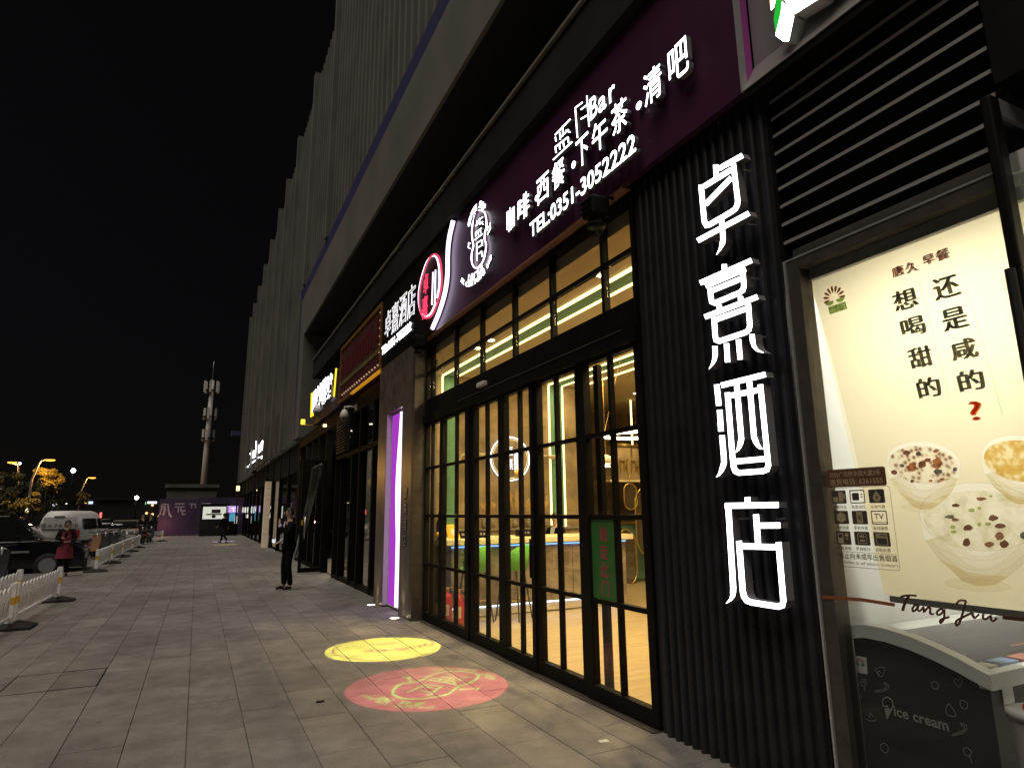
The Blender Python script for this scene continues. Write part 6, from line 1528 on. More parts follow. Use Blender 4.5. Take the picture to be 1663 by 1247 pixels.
# small scooter with a blue-white plate near the hedge
def scooter(loc, rz, label, body, scale=1.0, plate=False):
    t = thing('scooter', label, 'scooter', (0, 0, 0), 'scooters and bikes at the parking edge')
    for x in (-.52, .52):
        w = MB().lathe((x, -.045, .23), [(.10, 0), (.20, .005), (.23, .03), (.23, .06), (.20, .085), (.10, .09)], 18, 1).build('wheel', 'rubber', t)
        MB().lathe((x, -.05, .23), [(.03, 0), (.10, .0), (.10, .10), (.03, .10)], 12, 1, False).build('rim', 'letterside', w)
    MB().plate([(-.72, -.13, .42), (-.62, -.13, .62), (-.15, -.13, .66), (-.08, -.13, .42), (-.18, -.13, .30), (-.5, -.13, .30)], (0, .26, 0)).build('rear_body', body, t)
    MB().plate([(-.20, -.12, .26), (.28, -.12, .24), (.28, -.12, .30), (-.20, -.12, .33)], (0, .24, 0)).build('footboard', 'rubber', t)
    MB().plate([(.26, -.17, .28), (.36, -.19, .60), (.44, -.15, .92), (.49, -.15, .90), (.42, -.19, .58), (.33, -.17, .28)], (0, .36, 0)).build('leg_shield', body, t)
    MB().bbox(-.66, -.10, -.13, .13, .665, .755, .035).build('saddle', 'rubber', t)
    MB().tube([(.54, 0, .23), (.46, 0, .62), (.40, 0, .98)], .022).build('fork', 'chrome', t)
    MB().tube([(.34, -.33, 1.02), (.40, -.12, 1.0), (.40, .12, 1.0), (.34, .33, 1.02)], .016).build('handlebar', 'rubber', t)
    for s_ in (-1, 1):
        mr = MB().tube([(.37, .24*s_, 1.01), (.36, .29*s_, 1.16)], .006, 5).ball((.35, .31*s_, 1.19), (.015, .06, .04), 8, 6).build('mirror', 'black', t)
    MB().ball((.48, 0, .90), (.05, .08, .06), 10, 6).build('headlamp', 'letterside', t)
    MB().box(-.735, -.70, -.05, .05, .50, .56).build('tail_light', 'red', t)
    if plate: MB().box(-.76, -.752, -.11, .11, .30, .44).build('number_plate', mat('pale_blue_plate', (.45, .50, .80), .5), t)
    t.location = loc; t.rotation_euler = (0, 0, rz); t.scale = (scale,)*3
    return t
bd = [mat('scooter_paint%d' % k, c_, .35) for k, c_ in enumerate(((.03, .03, .035), (.30, .15, .08), (.05, .02, .02), (.12, .12, .12)))]
scooter((-4.05, 18.0, 0), math.radians(75), 'dark scooter with a pale blue plate behind the near white barriers', bd[0], 1, True)
for k, (px, y, rz, lab) in enumerate(((146, 29.5, 60, 'brown scooter parked before the white van'), (163, 31, 70, 'dark scooter right of the brown one beside the hedge'), (178, 33.0, 75, 'black scooter behind the middle of the far barrier row'), (193, 36, 80, 'grey scooter near the pale saloon car'), (232, 43, 100, 'dark scooter farthest along the row, before the hoarding'), (243, 45, 85, 'last scooter of the row beside the lone barrier'))):
    c_ = on(px, 870, 1, y); scooter((c_.x, y, -.13 if c_.x < -4.8 else 0), math.radians(rz), lab, bd[(1, 0, 0, 3, 2, 0)[k]])
# cars
def car(label, loc, rz, paint, prof, glassp, wid, wheels, lights=True, plate_txt=None, cat='car', name='parked_car', wr=.33):
    """prof: side outline (x forward, z); glassp: greenhouse outline; both symmetrical about y = 0"""
    t = thing(name, label, cat, (0, 0, 0), 'vehicles in the car park')
    h = wid/2
    def shell(P, w0, w1, zb, zt):
        """outline given width that narrows with height"""
        mb = MB(); W_ = [w0+(w1-w0)*max(0, min(1, (z-zb)/max(zt-zb, .01))) for x, z in P]
        A_ = [(x, -w, z) for (x, z), w in zip(P, W_)]; B_ = [(x, w, z) for (x, z), w in zip(P, W_)]; n_ = len(P)
        bm = bmesh.new(); va = [bm.verts.new(p) for p in A_]; vb = [bm.verts.new(p) for p in B_]
        bm.faces.new(va); bm.faces.new(vb[::-1])
        for i in range(n_): bm.faces.new((va[i], vb[i], vb[(i+1) % n_], va[(i+1) % n_]))
        bmesh.ops.recalc_face_normals(bm, faces=bm.faces)
        es = [e for e in bm.edges if (e.verts[0].co.y > 0) == (e.verts[1].co.y > 0)]
        bmesh.ops.bevel(bm, geom=es, offset=.05, segments=3, affect='EDGES', profile=.6)
        bm.verts.index_update(); vs_ = [v.co.copy() for v in bm.verts]; fs_ = [[v.index for v in f.verts] for f in bm.faces]; bm.free()
        return mb.add(vs_, fs_, True)
    zs = [z for x, z in prof]; gz = [z for x, z in glassp]
    shell(prof, h, h*.97, min(zs), max(zs)).build('body', paint, t)
    shell(glassp, h*.95, h*.74, min(gz), max(gz)).build('cabin', 'darkglass2', t)
    zt = max(gz); xs_ = [x for x, z in glassp if z > zt-.06]
    MB().bbox(min(xs_)-.02, max(xs_)+.02, -h*.74, h*.74, zt-.02, zt+.035, .02).build('roof', paint, t)
    for x in wheels:
        for s_ in (-1, 1):
            w = MB().lathe((x, s_*(h-.10)-.10, wr), [(wr*.6, 0), (wr*.95, .005), (wr, .03), (wr, .17), (wr*.95, .195), (wr*.6, .2)], 22, 1).build('wheel', 'rubber', t)
            MB().lathe((x, s_*(h-.0)-.01, wr), [(wr*.15, 0), (wr*.60, 0), (wr*.60, .02), (wr*.15, .02)], 14, 1, False).build('rim', 'letterside', w)
    x0 = min(x for x, z in prof); x1 = max(x for x, z in prof)
    for s_ in (-1, 1):
        MB().bbox(x0-.02, x0+.08, s_*h*.80-.11, s_*h*.80+.11, .78, .96, .015).build('tail_light', 'red', t)
        MB().bbox(x1-.10, x1+.015, s_*h*.72-.16, s_*h*.72+.16, .66, .80, .02).build('headlight', 'letterside', t)
        MB().bbox(max(x for x, z in glassp)-.55, max(x for x, z in glassp)-.42, s_*(h+.09)-.09, s_*(h+.09)+.09, min(gz)+.02, min(gz)+.16, .02).build('door_mirror', paint, t)
        MB().box(-.3, -.14, s_*(h+.006)-.008, s_*(h+.006)+.008, min(gz)-.12, min(gz)-.09).build('door_handle', 'chrome', t)
    MB().bbox(x0-.05, x0+.10, -h*.92, h*.92, .30, .56, .03).build('rear_bumper', 'blackmatt' if paint == 'silverpaint' else paint, t)
    MB().bbox(x1-.10, x1+.05, -h*.92, h*.92, .26, .52, .03).build('front_bumper', paint, t)
    MB().box(x0-.062, x0-.0505, -.22, .22, .62, .75).build('number_plate', mat('plate_blue', (.05, .09, .35), .5) if 'plate_blue' not in D.materials else D.materials['plate_blue'], t)
    t.location = loc; t.rotation_euler = (0, 0, rz)
    return t
MT['darkglass2'] = mat('car_glass', (.012, .013, .014), .06, spec=.8)
MT['blackpaint'] = mat('black_car_paint', (.010, .010, .012), .14, spec=.7)
MT['silverpaint'] = mat('silver_car_paint', (.42, .38, .30), .35, metal=.3)
MT['whitepaint'] = mat('white_car_paint', (.80, .77, .72), .4, noise=.06)
suvp = [(-2.35, .32), (-2.42, .75), (-2.35, 1.06), (1.05, 1.08), (2.05, .98), (2.32, .80), (2.36, .45), (2.25, .28), (-2.2, .28)]
suvg = [(-2.32, 1.07), (-2.05, 1.70), (.55, 1.74), (1.15, 1.09)]
sx = on(152, 868, 1, 24.0).x
suv = car('large black car with dark glass parked side on behind the hedge at the left edge', (sx-2.5, 24.3, -.14), math.radians(4), 'blackpaint', suvp, suvg, 1.9, (-1.45, 1.42), wr=.36)
for k in range(2): MB().bbox(-1.95, .15, (-.62, .60)[k]-.02, (-.62, .60)[k]+.02, 1.79, 1.82, .006).build('roof_rail', 'chrome', suv).matrix_parent_inverse = Matrix()
for s_ in (-1, 1):
    MB().plate([(-.25, s_*.93, .74), (.95, s_*.93, .74), (.95, s_*.93, .80), (-.25, s_*.93, .80)], (0, s_*.025, 0)).build('trim_strip', 'chrome', suv).matrix_parent_inverse = Matrix()
# white van, rear towards us with its painted number
vanp = [(-2.3, .35), (-2.36, .9), (-2.34, 1.15), (1.3, 1.15), (2.2, .95), (2.35, .7), (2.3, .35)]
vang = [(-2.34, 1.16), (-2.05, 1.94), (.75, 2.0), (1.75, 1.16)]
vc = on(114, 850, 1, 37.0)
van = thing('white_van', 'white van seen from behind with a painted number across its back', 'van', (0, 0, 0), 'vehicles in the car park')
def vshell(sec, x0, x1, m, name):
    return MB().plate([(x0, y, z) for y, z in sec], (x1-x0, 0, 0)).build(name, m, van)
sec = [(-.86, .36), (-.92, 1.05), (-.70, 1.80), (-.50, 2.03), (.50, 2.03), (.70, 1.80), (.92, 1.05), (.86, .36)]
bmv = bmesh.new(); rings = []
for x_, k_, zk in ((-2.34, .93, .97), (-2.22, .99, 1.0), (0.6, 1, 1.0), (1.35, .97, .96), (2.0, .93, .62), (2.3, .86, .52)):
    rings.append([bmv.verts.new((x_+(.25*(1-z/2.03) if x_ > 1 else 0), y*k_, .36+(z-.36)*zk)) for y, z in sec])
for r0, r1 in zip(rings, rings[1:]):
    for i in range(8): bmv.faces.new((r0[i], r0[(i+1) % 8], r1[(i+1) % 8], r1[i]))
bmv.faces.new(rings[0][::-1]); bmv.faces.new(rings[-1]); bmesh.ops.recalc_face_normals(bmv, faces=bmv.faces)
bmesh.ops.bevel(bmv, geom=[e for e in bmv.edges if abs(e.verts[0].co.x-e.verts[1].co.x) > .3 or (e.verts[0].co.x < -2.2 and e.verts[1].co.x < -2.2)], offset=.05, segments=2, affect='EDGES')
me_ = D.meshes.new('body'); bmv.to_mesh(me_); bmv.free(); me_.materials.append(MT['whitepaint']); me_.polygons.foreach_set('use_smooth', [True]*len(me_.polygons)); link('body', me_, van)
MB().plate([(-2.40, -.68, 1.22), (-2.36, -.60, 1.74), (-2.36, .60, 1.74), (-2.40, .68, 1.22)], (.06, 0, 0)).build('rear_window', mat('frosted_van_glass', (.62, .60, .56), .4), van)
MB().plate([(-1.9, .905, 1.15), (.2, .905, 1.15), (.2, .78, 1.66), (-1.8, .78, 1.66)], (0, .012, 0)).build('side_window', 'darkglass2', van)
MB().plate([(-1.9, -.905, 1.15), (.2, -.905, 1.15), (.2, -.78, 1.66), (-1.8, -.78, 1.66)], (0, -.012, 0)).build('side_window', 'darkglass2', van)
MB().plate([(.45, -.900, 1.15), (1.25, -.890, 1.15), (1.0, -.78, 1.66), (.45, -.78, 1.66)], (0, -.012, 0)).build('front_side_window', 'darkglass2', van)
MB().plate([(.45, .900, 1.15), (1.25, .890, 1.15), (1.0, .78, 1.66), (.45, .78, 1.66)], (0, .012, 0)).build('front_side_window', 'darkglass2', van)
MB().bbox(-2.46, -2.30, -.84, .84, .34, .58, .03).build('rear_bumper', 'whitepl', van)
for s_ in (-1, 1):
    MB().bbox(-2.385, -2.30, s_*.80-.06, s_*.80+.06, .80, 1.15, .015).build('tail_light', 'red', van)
    MB().bbox(1.2, 1.32, s_*1.0-.10, s_*1.0+.10, 1.12, 1.30, .02).build('door_mirror', 'black', van)
    for x_ in (-1.45, 1.4):
        w_ = MB().lathe((x_, s_*.80-.09, .32), [(.2, 0), (.30, .005), (.32, .03), (.32, .15), (.30, .175), (.2, .18)], 20, 1).build('wheel', 'rubber', van)
        MB().lathe((x_, s_*.89-.01, .32), [(.05, 0), (.19, 0), (.19, .02), (.05, .02)], 12, 1, False).build('rim', 'letterside', w_)
van_ink = mat('van_grey_letter', (.16, .15, .15), .6)
row('print', '晋A7A6Z8', -.80, .80, 1.26, 1.46, lambda u, v, w: (-2.418+(v-1.22)*.075, -u, v), [van_ink], van, .01, one=True)
MB().box(-2.39, -2.375, -.22, .22, 1.74, 1.80).build('rear_badge', van_ink, van)
van.location = (vc.x, 38.6, -.14); van.rotation_euler = (0, 0, math.radians(82))
sedp = [(-2.2, .30), (-2.27, .62), (-2.2, .93), (-1.5, .97), (1.1, .92), (2.05, .78), (2.22, .55), (2.15, .26), (-2.0, .26)]
sedg = [(-1.75, .95), (-1.05, 1.40), (.15, 1.43), (1.05, .92)]
for k, (px, y, rz, pt, lab) in enumerate(((203, 50.0, 268, 'silverpaint', 'pale saloon car facing us, right of the white van'), (180, 58.0, 85, 'blackpaint', 'dark car far behind between the van and the pale saloon'), (20, 33.0, 5, 'blackpaint', 'black car parked behind the large black car at the left edge'), (165, 70.0, 92, 'silverpaint', 'grey car farthest away right of the van roof'))):
    c_ = on(px, 850, 1, y); cc_ = car(lab, (c_.x, y, -.14), math.radians(rz), pt, sedp, sedg, 1.78, (-1.35, 1.32))
# low lit brick wall behind the van
t = thing('planter_wall', 'low orange lit brick wall between the van and the pale saloon', 'wall', (0, 0, 0))
c0_, c1_ = on(157, 857, 1, 62), on(191, 857, 1, 62)
MB().box(c0_.x, c1_.x, 62, 62.4, -.14, 1.0).build('body', mat('brick_orange_lit', (.36, .17, .08), .9, noise=.4, nscale=4), t); MB().box(c0_.x-.05, c1_.x+.05, 61.95, 62.45, 1.003, 1.08).build('coping', 'concrete', t)  # orange lamplight is put into the wall colour

# ---- street lamps
def street_lamp(px, py_head, px_head, y, label, head=True, energy=1500):
    b = on(px, 840, 1, y); hd = on(px_head, py_head, 1, y)
    t = thing('street_lamp', label, 'street lamp', (b.x, y, -.14), 'sodium street lamps along the road')
    k1 = Vector((b.x+(hd.x-b.x)*.05, y, hd.z-2.1)); k2 = Vector((b.x+(hd.x-b.x)*.40, y, hd.z-.25)); k3 = Vector((hd.x-.5, y, hd.z-.0))
    MB().tube([(b.x, y, -.13), k1, k2, k3], [.14, .10, .08, .06]).build('pole', mat('lamp_pole', (.34, .30, .30), .5) if 'lamp_pole' not in D.materials else D.materials['lamp_pole'], t)
    MB().lathe((b.x, y, -.13), [(.30, 0), (.30, .04), (.2, .1), (.2, .6)], 12).build('base', 'black', t)
    MB().bbox(hd.x-.55, hd.x+.55, y-.20, y+.20, hd.z+.02, hd.z+.16, .04).build('head', 'black', t)
    MB().ball((hd.x, y, hd.z-.02), (.48, .20, .13), 12, 6).build('lens', 'sodium', t)
    S = D.lights.new('sodium_light', 'POINT'); S.energy = energy; S.color = (1, .50, .12); S.shadow_soft_size = .25
    o = D.objects.new('sodium_light', S); COL.objects.link(o); o.location = (hd.x, y, hd.z-.45)
    return t, hd
sl, h1 = street_lamp(42, 746.5, 81, 81, 'tall street lamp with a glowing tube on its lower pole, nearest the lit tree', energy=1100)
bx = on(42, 840, 1, 80.8); MB().tube([(bx.x, 80.78, on(42, 831, 1, 80.8).z), (bx.x+.02, 80.78, on(43, 809, 1, 80.8).z)], .13).build('decor_tube', emat('decor_tube', (.95, 1., .55), 3.5), sl)
street_lamp(126, 775.5, 150, 119, 'street lamp beside the roof of the white van', energy=600)
street_lamp(24, 750.5, 20, 92, 'street lamp at the far left behind the trees', energy=600)
for k, (px, py, y, r_, col, s_, lab) in enumerate(((119, 764, 130, .34, (.75, .95, 1), 26, 'white flood lamp high between two street lamps'), (222, 808, 110, .26, (1, .95, .75), 26, 'white flood lamp low above the far scooters'), (32, 752.5, 118, .17, (.9, .95, 1), 14, 'tiny white lamp beside the far left street lamp'))):
    c_ = on(px, py, 1, y); t = thing('flood_lamp', lab, 'flood lamp', (c_.x, y, 0), 'far white flood lamps')
    MB().tube([(c_.x, y, -.13), (c_.x, y, c_.z)], [.12, .07]).build('pole', 'black', t); MB().ball((c_.x, y, c_.z), r_, 10, 8).build('lens', emat('flood%d' % k, col, s_), t)
    MB().bbox(c_.x-r_, c_.x+r_, y+r_*1.02, y+r_*1.6, c_.z-r_, c_.z+r_, .03).build('head', 'black', t)

# ---- trees
lampleaf = mat('leaf_under_lamp', (.20, .17, .035), .7, noise=.5, nscale=.8)  # leaf colour with the yellow lamplight painted in
darkleaf = mat('leaf_shaded', (.030, .038, .014), .7, noise=.5, nscale=.8)  # darker copy of the leaf, shade put into the colour
def tree(px, y, ztop, zbot, rx, label, m, seed, n=26):
    rr = random.Random(seed); b = on(px, 840, 1, y); c = Vector((b.x, y, 0))
    t = thing('tree', label, 'tree', (b.x, y, -.14), 'trees along the road')
    tk = MB(); tk.tube([c+Vector((0, 0, -.14)), c+Vector((.1, 0, zbot*.6)), c+Vector((-.05, 0, (zbot+ztop)*.5))], [.22, .16, .07], 8)
    for k in range(7):
        a_ = rr.uniform(0, 6.28); z_ = zbot*.7+(ztop-zbot)*rr.uniform(.0, .4); e = c+Vector((math.cos(a_)*rx*.7, math.sin(a_)*rx*.7, z_+(ztop-zbot)*rr.uniform(.2, .5)))
        tk.tube([c+Vector((0, 0, z_)), (c+Vector((0, 0, z_))).lerp(e, .5)+Vector((0, 0, .25)), e], [.08, .05, .02], 6)
    tk.build('trunk', 'stoolleg', t)
    cr_ = MB()
    for k in range(n):
        a_ = rr.uniform(0, 6.28); q = math.sqrt(rr.random()); z_ = zbot+(ztop-zbot)*rr.random(); w = rx*q*(1-.4*abs((z_-zbot)/(ztop-zbot)-.45)*2*.6)
        s_ = rr.uniform(.35, .75)*rx*.42; leafmass(cr_, rr, c+Vector((math.cos(a_)*w, math.sin(a_)*w, z_)), (s_, s_, s_*.75), 150, .16)
    cr_.build('crown', m, t)
za = lambda px, py, y: on(px, py, 1, y).z
tree(70, 83.5, za(70, 764, 84), za(70, 806, 84), 1.45, 'bushy tree glowing orange under the street lamp', lampleaf, 3, 30)
tree(12, 86, za(12, 770, 86), za(12, 832, 86), 2.2, 'dark leafy tree under the far left street lamp', darkleaf, 4, 30)
tree(30, 80, za(30, 812, 80), za(30, 832, 80), 1.5, 'low yellow-green tree at the foot of the lamp with the glowing tube', lampleaf, 5, 16)
tree(133, 117, za(133, 800, 117), za(133, 818, 117), 1.2, 'small tree at the foot of the street lamp by the van', lampleaf, 6, 12)
tree(50, 100, za(50, 790, 100), za(50, 830, 100), 3.5, 'wide dark tree behind the lit tree', darkleaf, 8, 30)

# ---- mobile mast
mc = on(329, 806, 1, 100); mtp = on(343.5, 618, 1, 100)
t = thing('phone_mast', 'tall pale tapered phone mast with antenna panels rising behind the hoarding', 'mast', (mc.x, 100, -.1))
MB().tube([(mc.x, 100, -.13), (mc.x, 100, mtp.z)], [.48, .27], 14).build('pole', mat('mast_steel', (.60, .58, .55), .6), t)
MB().tube([(mc.x, 100, mtp.z), (mc.x, 100, mtp.z+3.0)], [.05, .02], 6).build('lightning_rod', 'chrome', t)
for lev, (zz, rad, n_) in enumerate(((mtp.z-1.0, .95, 6), (mtp.z-4.9, .85, 3), (mtp.z-8.0, .8, 3))):
    MB().lathe((mc.x, 100, zz-.5), [(.4, 0), (.9, .02), (.9, .08), (.4, .1)], 14).build('platform', 'black', t)
    for k in range(n_):
        a_ = 2*math.pi*k/n_+.35; c_ = Vector((mc.x+rad*math.cos(a_), 100+rad*math.sin(a_), zz))
        MB().bbox(c_.x-.16, c_.x+.16, c_.y-.1, c_.y+.1, c_.z-.85, c_.z+.85, .04).build('antenna_panel', 'whitepl', t)
for k in range(12): MB().tube([(mc.x+.75-.02*k, 99.5, 3+k*1.5), (mc.x+.75-.02*k, 99.5, 3.9+k*1.5)], .04, 5).build('climbing_rung', 'black', t)

# ---- hoarding with kiosk
Y9 = 57.5
t = thing('hoarding', 'long violet hoarding with big pale broken strokes across the end of the pavement', 'hoarding', (-.8, Y9, 0))
x0, x1 = on(256, 840, 1, Y9).x, on(372, 840, 1, Y9).x
zt0 = on(300, 810, 1, Y9).z
vio = mat('violet_hoarding', (.065, .04, .10), .7, noise=.25, nscale=.6)
nP = 9
for k in range(nP):
    a_ = x0+(x1+1.2-x0)*k/nP; b_ = x0+(x1+1.2-x0)*(k+1)/nP
    MB().box(a_+.01, b_-.01, Y9, Y9+.08, 0, zt0+(.0 if k < 4 else .12)).build('board', vio, t)
hm_ = mat('hoarding_white', (.52, .46, .52), .7, noise=.3, nscale=2)
def hst(pts, w): L_, R_ = rib2d([(on(200+px/6.929, 760+py/6.929, 1, Y9).x, on(200+px/6.929, 760+py/6.929, 1, Y9).z) for px, py in pts], w); n_ = len(pts); MB().add([(p[0], Y9-.006, p[1]) for p in L_+R_], [(k, k+1, n_+k+1, n_+k) for k in range(n_-1)]).build('painted_stroke', hm_, t)
for s_, w_ in (([(432, 405), (512, 405)], .09), ([(435, 405), (435, 450), (415, 520), (385, 548)], .12), ([(505, 405), (508, 460), (520, 520), (545, 550)], .12), ([(465, 420), (468, 480), (450, 530)], .14), ([(580, 403), (690, 400)], .10), ([(578, 436), (692, 434)], .09), ([(625, 436), (618, 500)], .09), ([(652, 436), (652, 490)], .09), ([(745, 400), (815, 405), (815, 450)], .09), ([(770, 400), (770, 450)], .09), ([(885, 400), (985, 398)], .11), ([(888, 400), (885, 440)], .11), ([(665, 480), (705, 478)], .12), ([(668, 480), (665, 520), (705, 520)], .08)): hst(s_, w_)
MB().box(x0-.1, x1+1.3, Y9+.09, Y9+.16, .2, .3).build('rail', 'black', t)
# warm glow on the hoarding from a low lamp at its left end
p_ = on(263, 853, 1, Y9-1.2); g_ = thing('ground_floodlight', 'small reddish floodlight at the foot of the hoarding', 'floodlight', (p_.x, Y9-1.2, 0))
MB().bbox(p_.x-.12, p_.x+.12, Y9-1.28, Y9-1.12, .02, .2, .02).build('body', 'black', g_)
S = D.lights.new('red_flood', 'POINT'); S.energy = 22; S.color = (1, .38, .28); S.shadow_soft_size = .1
o = D.objects.new('red_flood', S); COL.objects.link(o); o.location = (p_.x, Y9-.9, .9)
t = thing('food_kiosk', 'small kiosk with a bright white serving hatch in front of the hoarding', 'kiosk', (0, 55, 0))
YK = 55.0; k0 = on(331, 826, 1, YK); k1 = on(368, 842, 1, YK); gz_ = on(350, 858, 1, YK).z
MB().box(k0.x-.2, k1.x+.1, YK, YK+2, 0, k1.z-.02).build('lower_wall', 'concdark', t); MB().box(k0.x-.2, k1.x+.1, YK, YK+2, on(350, 822, 1, YK).z, on(350, 818, 1, YK).z).build('roof', 'black', t)
MB().box(k0.x-.2, k0.x-.05, YK, YK+2, k1.z-.018, on(350, 822.3, 1, YK).z).build('side_wall', 'concdark', t); MB().box(k1.x-.05, k1.x+.1, YK, YK+2, k1.z-.018, on(350, 822.3, 1, YK).z).build('side_wall', 'concdark', t)
MB().box(k0.x-.049, k1.x-.051, YK+.9, YK+1.0, k1.z-.018, on(350, 822.4, 1, YK).z).build('lit_back', emat('kiosk_white', (.98, 1., .86), .65), t)
a_, b_ = on(344, 827, 1, YK+.6), on(358, 833, 1, YK+.6); MB().box(a_.x, b_.x, YK+.6, YK+.7, b_.z, a_.z).build('menu_board', mat('menu', (.28, .2, .14), .6), t)
a_, b_ = on(335, 834, 1, YK+.5), on(360, 836, 1, YK+.5); MB().box(a_.x, b_.x, YK+.5, YK+.7, b_.z, a_.z).build('shelf', 'brass', t)
a_ = on(347, 838.5, 1, YK+.5); MB().ball((a_.x, YK+.5, a_.z), (.16, .1, .12), 8, 6).build('machine', 'black', t)
t = thing('lit_display', 'bright violet and blue lit display right of the kiosk', 'display', (1.5, YK, 0))
a_, b_ = on(369, 821.5, 1, YK), on(386, 832, 1, YK); MB().box(a_.x, b_.x, YK, YK+.2, b_.z, a_.z).build('top_screen', emat('violet_screen', (.72, .45, 1.), .9), t)
for px0, px1, py0, py1 in ((376, 380, 824, 825.5), (378.5, 380, 825.5, 830), (381.5, 385, 824, 825.2), (382, 385, 828.5, 830)):
    c_, d_ = on(px0, py0, 1, YK-.01), on(px1, py1, 1, YK-.01); MB().box(c_.x, d_.x, YK-.012, YK-.001, d_.z, c_.z).build('screen_stroke', emat('screen_stroke', (1, .95, 1), 1.3) if 'screen_stroke' not in D.materials else D.materials['screen_stroke'], t)
a_, b_ = on(373, 833, 1, YK), on(381, 846, 1, YK); MB().box(a_.x, b_.x, YK, YK+.2, b_.z, a_.z).build('blue_panel', emat('blue_panel', (.10, .42, .62), .7), t)
a_, b_ = on(381, 838, 1, YK), on(385, 850, 1, YK); MB().box(a_.x, b_.x, YK, YK+.2, b_.z, a_.z).build('side_panel', emat('pale_panel', (.75, .72, .6), .6), t)
a_, b_ = on(369.5, 846.2, 1, YK), on(386, 857, 1, YK); MB().box(a_.x, b_.x, YK, YK+.3, 0, a_.z).build('base', 'black', t)
t = thing('street_lantern', 'small lit lantern on a thin post where the facade meets the hoarding', 'lantern', (1.8, 54, 0))
c_ = on(386.5, 793, 1, 54); MB().tube([(c_.x, 54, 0), (c_.x, 54, c_.z-.2)], .05).build('post', 'black', t); MB().bbox(c_.x-.12, c_.x+.12, 53.88, 54.12, c_.z-.18, c_.z+.2, .03).build('lantern', emat('lantern', (1, .78, .35), 2.2), t)
MB().lathe((c_.x, 54, c_.z+.21), [(.16, 0), (.04, .12)], 10).build('cap', 'black', t)
# dim long building behind the hoarding
t = thing('far_low_building', 'dim grey flat-roofed building behind the violet hoarding', 'building', (-2, 75, 0))
a_, b_ = on(272, 786, 1, 75), on(352, 798, 1, 75)
MB().box(a_.x, b_.x, 75, 82, -.13, a_.z-.35).build('wall', 'concrete', t); MB().box(a_.x-.2, b_.x+.2, 74.8, 82.2, a_.z-.347, a_.z).build('parapet', 'concrete', t)
for k in range(6): MB().box(a_.x+.5+k*1.0, a_.x+1.1+k*1.0, 74.97, 75.0, 2.2, 3.2).build('window', 'darkglass2', t)
# dark terrace of lit shops across the road
t = thing('far_shop_terrace', 'dark row of far shops across the road with tiny coloured lit signs', 'building', (-30, 150, 0))
YT = 150
a_ = on(-60, 822, 1, YT); b_ = on(262, 822, 1, YT)
MB().box(a_.x, b_.x, YT, YT+8, -.13, on(100, 812, 1, YT).z).build('wall', 'blackmatt', t); MB().box(a_.x, b_.x, YT-.4, YT+8.2, on(100, 812, 1, YT).z+.01, on(100, 812, 1, YT).z+.3).build('roof', 'blackmatt', t)
for k, (px0, px1, py0, py1, c_, s_) in enumerate(((80, 83, 819, 821, (.7, .85, 1), 2), (84.5, 88.5, 818.5, 821.5, (.6, .75, 1), 2), (91, 95, 818, 820, (1, .8, .3), 2), (97, 99.5, 817, 818.6, (.9, 1, .9), 2), (106, 109, 817, 818.5, (.9, 1, .95), 2), (137, 141, 815, 817, (1, .6, .1), 2), (144, 150.5, 814, 818, (.55, .68, 1), 1.6), (0, 4, 792, 795, (1, .95, .8), 2), (26, 33, 824, 828, (1, .06, .03), 1.4), (236, 240, 815, 819, (.4, .9, .3), .9))):
    c0_, c1_ = on(px0, py0, 1, YT-.5), on(px1, py1, 1, YT-.5); MB().box(c0_.x, c1_.x, YT-.5, YT-.42, c1_.z, c0_.z).build('lit_sign', emat('far_sign%d' % k, c_, s_), t)
t = thing('lit_canopy', 'dark stall with a thin white lit edge left of the hoarding', 'stall', (-4, 60, 0))
a_, b_ = on(239.5, 814, 1, 60), on(254.5, 817.5, 1, 60)
MB().box(a_.x, b_.x, 60, 60.1, b_.z, a_.z).build('lit_edge', emat('canopy_edge', (.72, .74, 1), 1.8), t); MB().box(a_.x-.1, b_.x+.1, 60.11, 62, 0, a_.z+.05).build('body', 'blackmatt', t)
for px, py in ((247.5, 820), (247.5, 835), (238, 833)):
    c_ = on(px, py, 1, 59.95); MB().ball((c_.x, 59.95, c_.z), .10, 8, 6).build('lamp', emat('stall_lamp', (1, .62, .28), 1.6) if 'stall_lamp' not in D.materials else D.materials['stall_lamp'], t)
t = thing('barrier_light', 'red and white lit upright tube of a parking gate right of the van', 'parking gate', (0, 55, 0))
c_ = on(163, 841, 1, 55); d_ = on(163.5, 832, 1, 55)
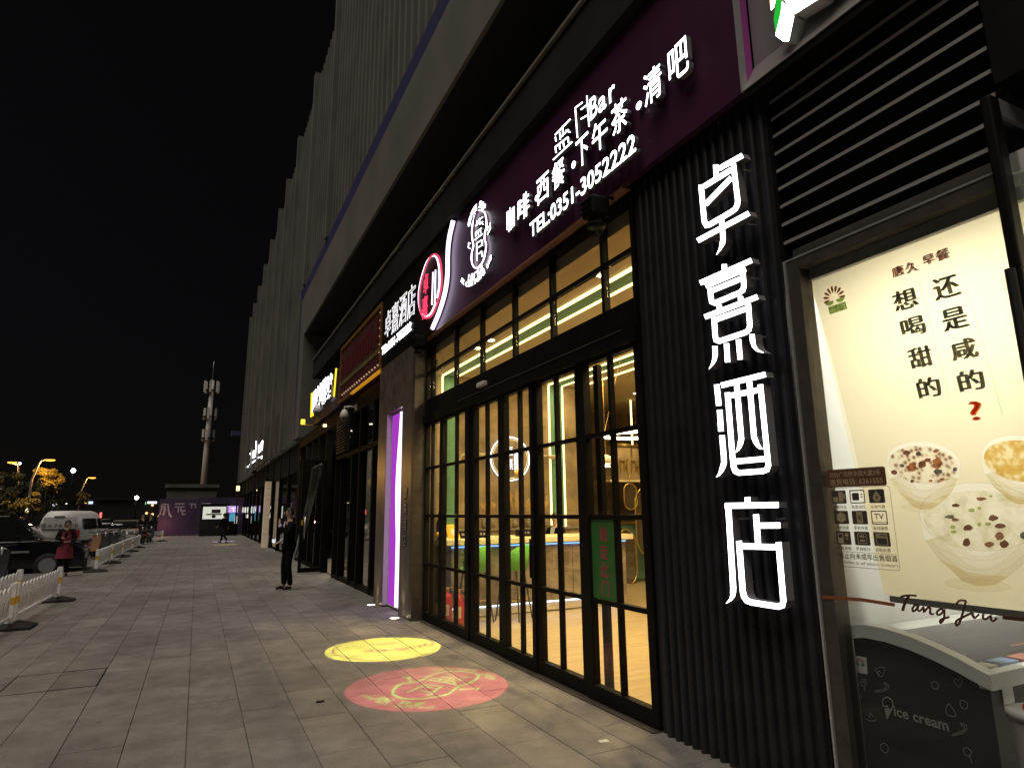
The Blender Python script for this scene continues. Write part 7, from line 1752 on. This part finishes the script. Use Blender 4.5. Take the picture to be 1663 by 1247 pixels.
MB().tube([(c_.x, 55, c_.z), (c_.x, 55, d_.z)], .07).build('light_tube', emat('red_tube', (1, .12, .10), 2.2), t); MB().tube([(c_.x, 55, -.13), (c_.x, 55, c_.z)], .05).build('post', 'black', t); MB().tube([(c_.x, 55, d_.z), (c_.x, 55, d_.z+.5)], .03).build('mast', 'black', t)
# coloured light patch by the walker, thrown from a projector on the facade
fp = thing('logo_projector', 'small projector on the far facade throwing the coloured patch by the walking figure', 'projector', (2.9, 41.5, 4.1), 'logo projectors below the sign')
MB().bbox(2.8, 3.0, 41.4, 41.6, 4.05, 4.25, .03).build('housing', 'black', fp); MB().tube([(3.0, 41.5, 4.15), (3.3, 41.5, 4.2)], .02).build('arm', 'black', fp)
for nm_, col_, e_, cxy_, r_ in (('violet_patch_lamp', (.62, .5, 1.), 2600, on(364, 879, 2, 0), .62), ('yellow_patch_lamp', (1., .72, .12), 700, on(366, 884, 2, 0), .6)):
    S = D.lights.new(nm_, 'SPOT'); S.energy = e_; S.color = col_; S.shadow_soft_size = .01; S.spot_blend = .05
    o = D.objects.new(nm_, S); COL.objects.link(o); o.location = (2.88, 41.45, 4.03); dv = Vector((cxy_.x, cxy_.y, 0))-o.location
    o.rotation_euler = dv.to_track_quat('-Z', 'Y').to_euler(); S.spot_size = 2*math.atan(r_/dv.length)
# litter
for k, (px, py, lab) in enumerate(((520, 1140, 'small dark scrap lying on the paving left of the pink light disc'), (645, 932+60, 'tiny pale scrap'),)):
    if k: break
    c_ = on(px, py, 2, 0); t = tag(MB().bbox(c_.x-.035, c_.x+.035, c_.y-.012, c_.y+.012, .001, .014, .003).build('litter_scrap', 'blackmatt'), lab, 'litter')
c_ = on(980, 1203, 2, 0); tag(MB().plate([(c_.x-.04, c_.y-.02, .0015), (c_.x+.035, c_.y-.03, .0015), (c_.x+.04, c_.y+.02, .0015), (c_.x-.03, c_.y+.03, .0015)], (0, 0, .001)).build('paper_scrap', 'whitepl'), 'flat pale scrap of paper on the paving before the nearest door', 'litter')
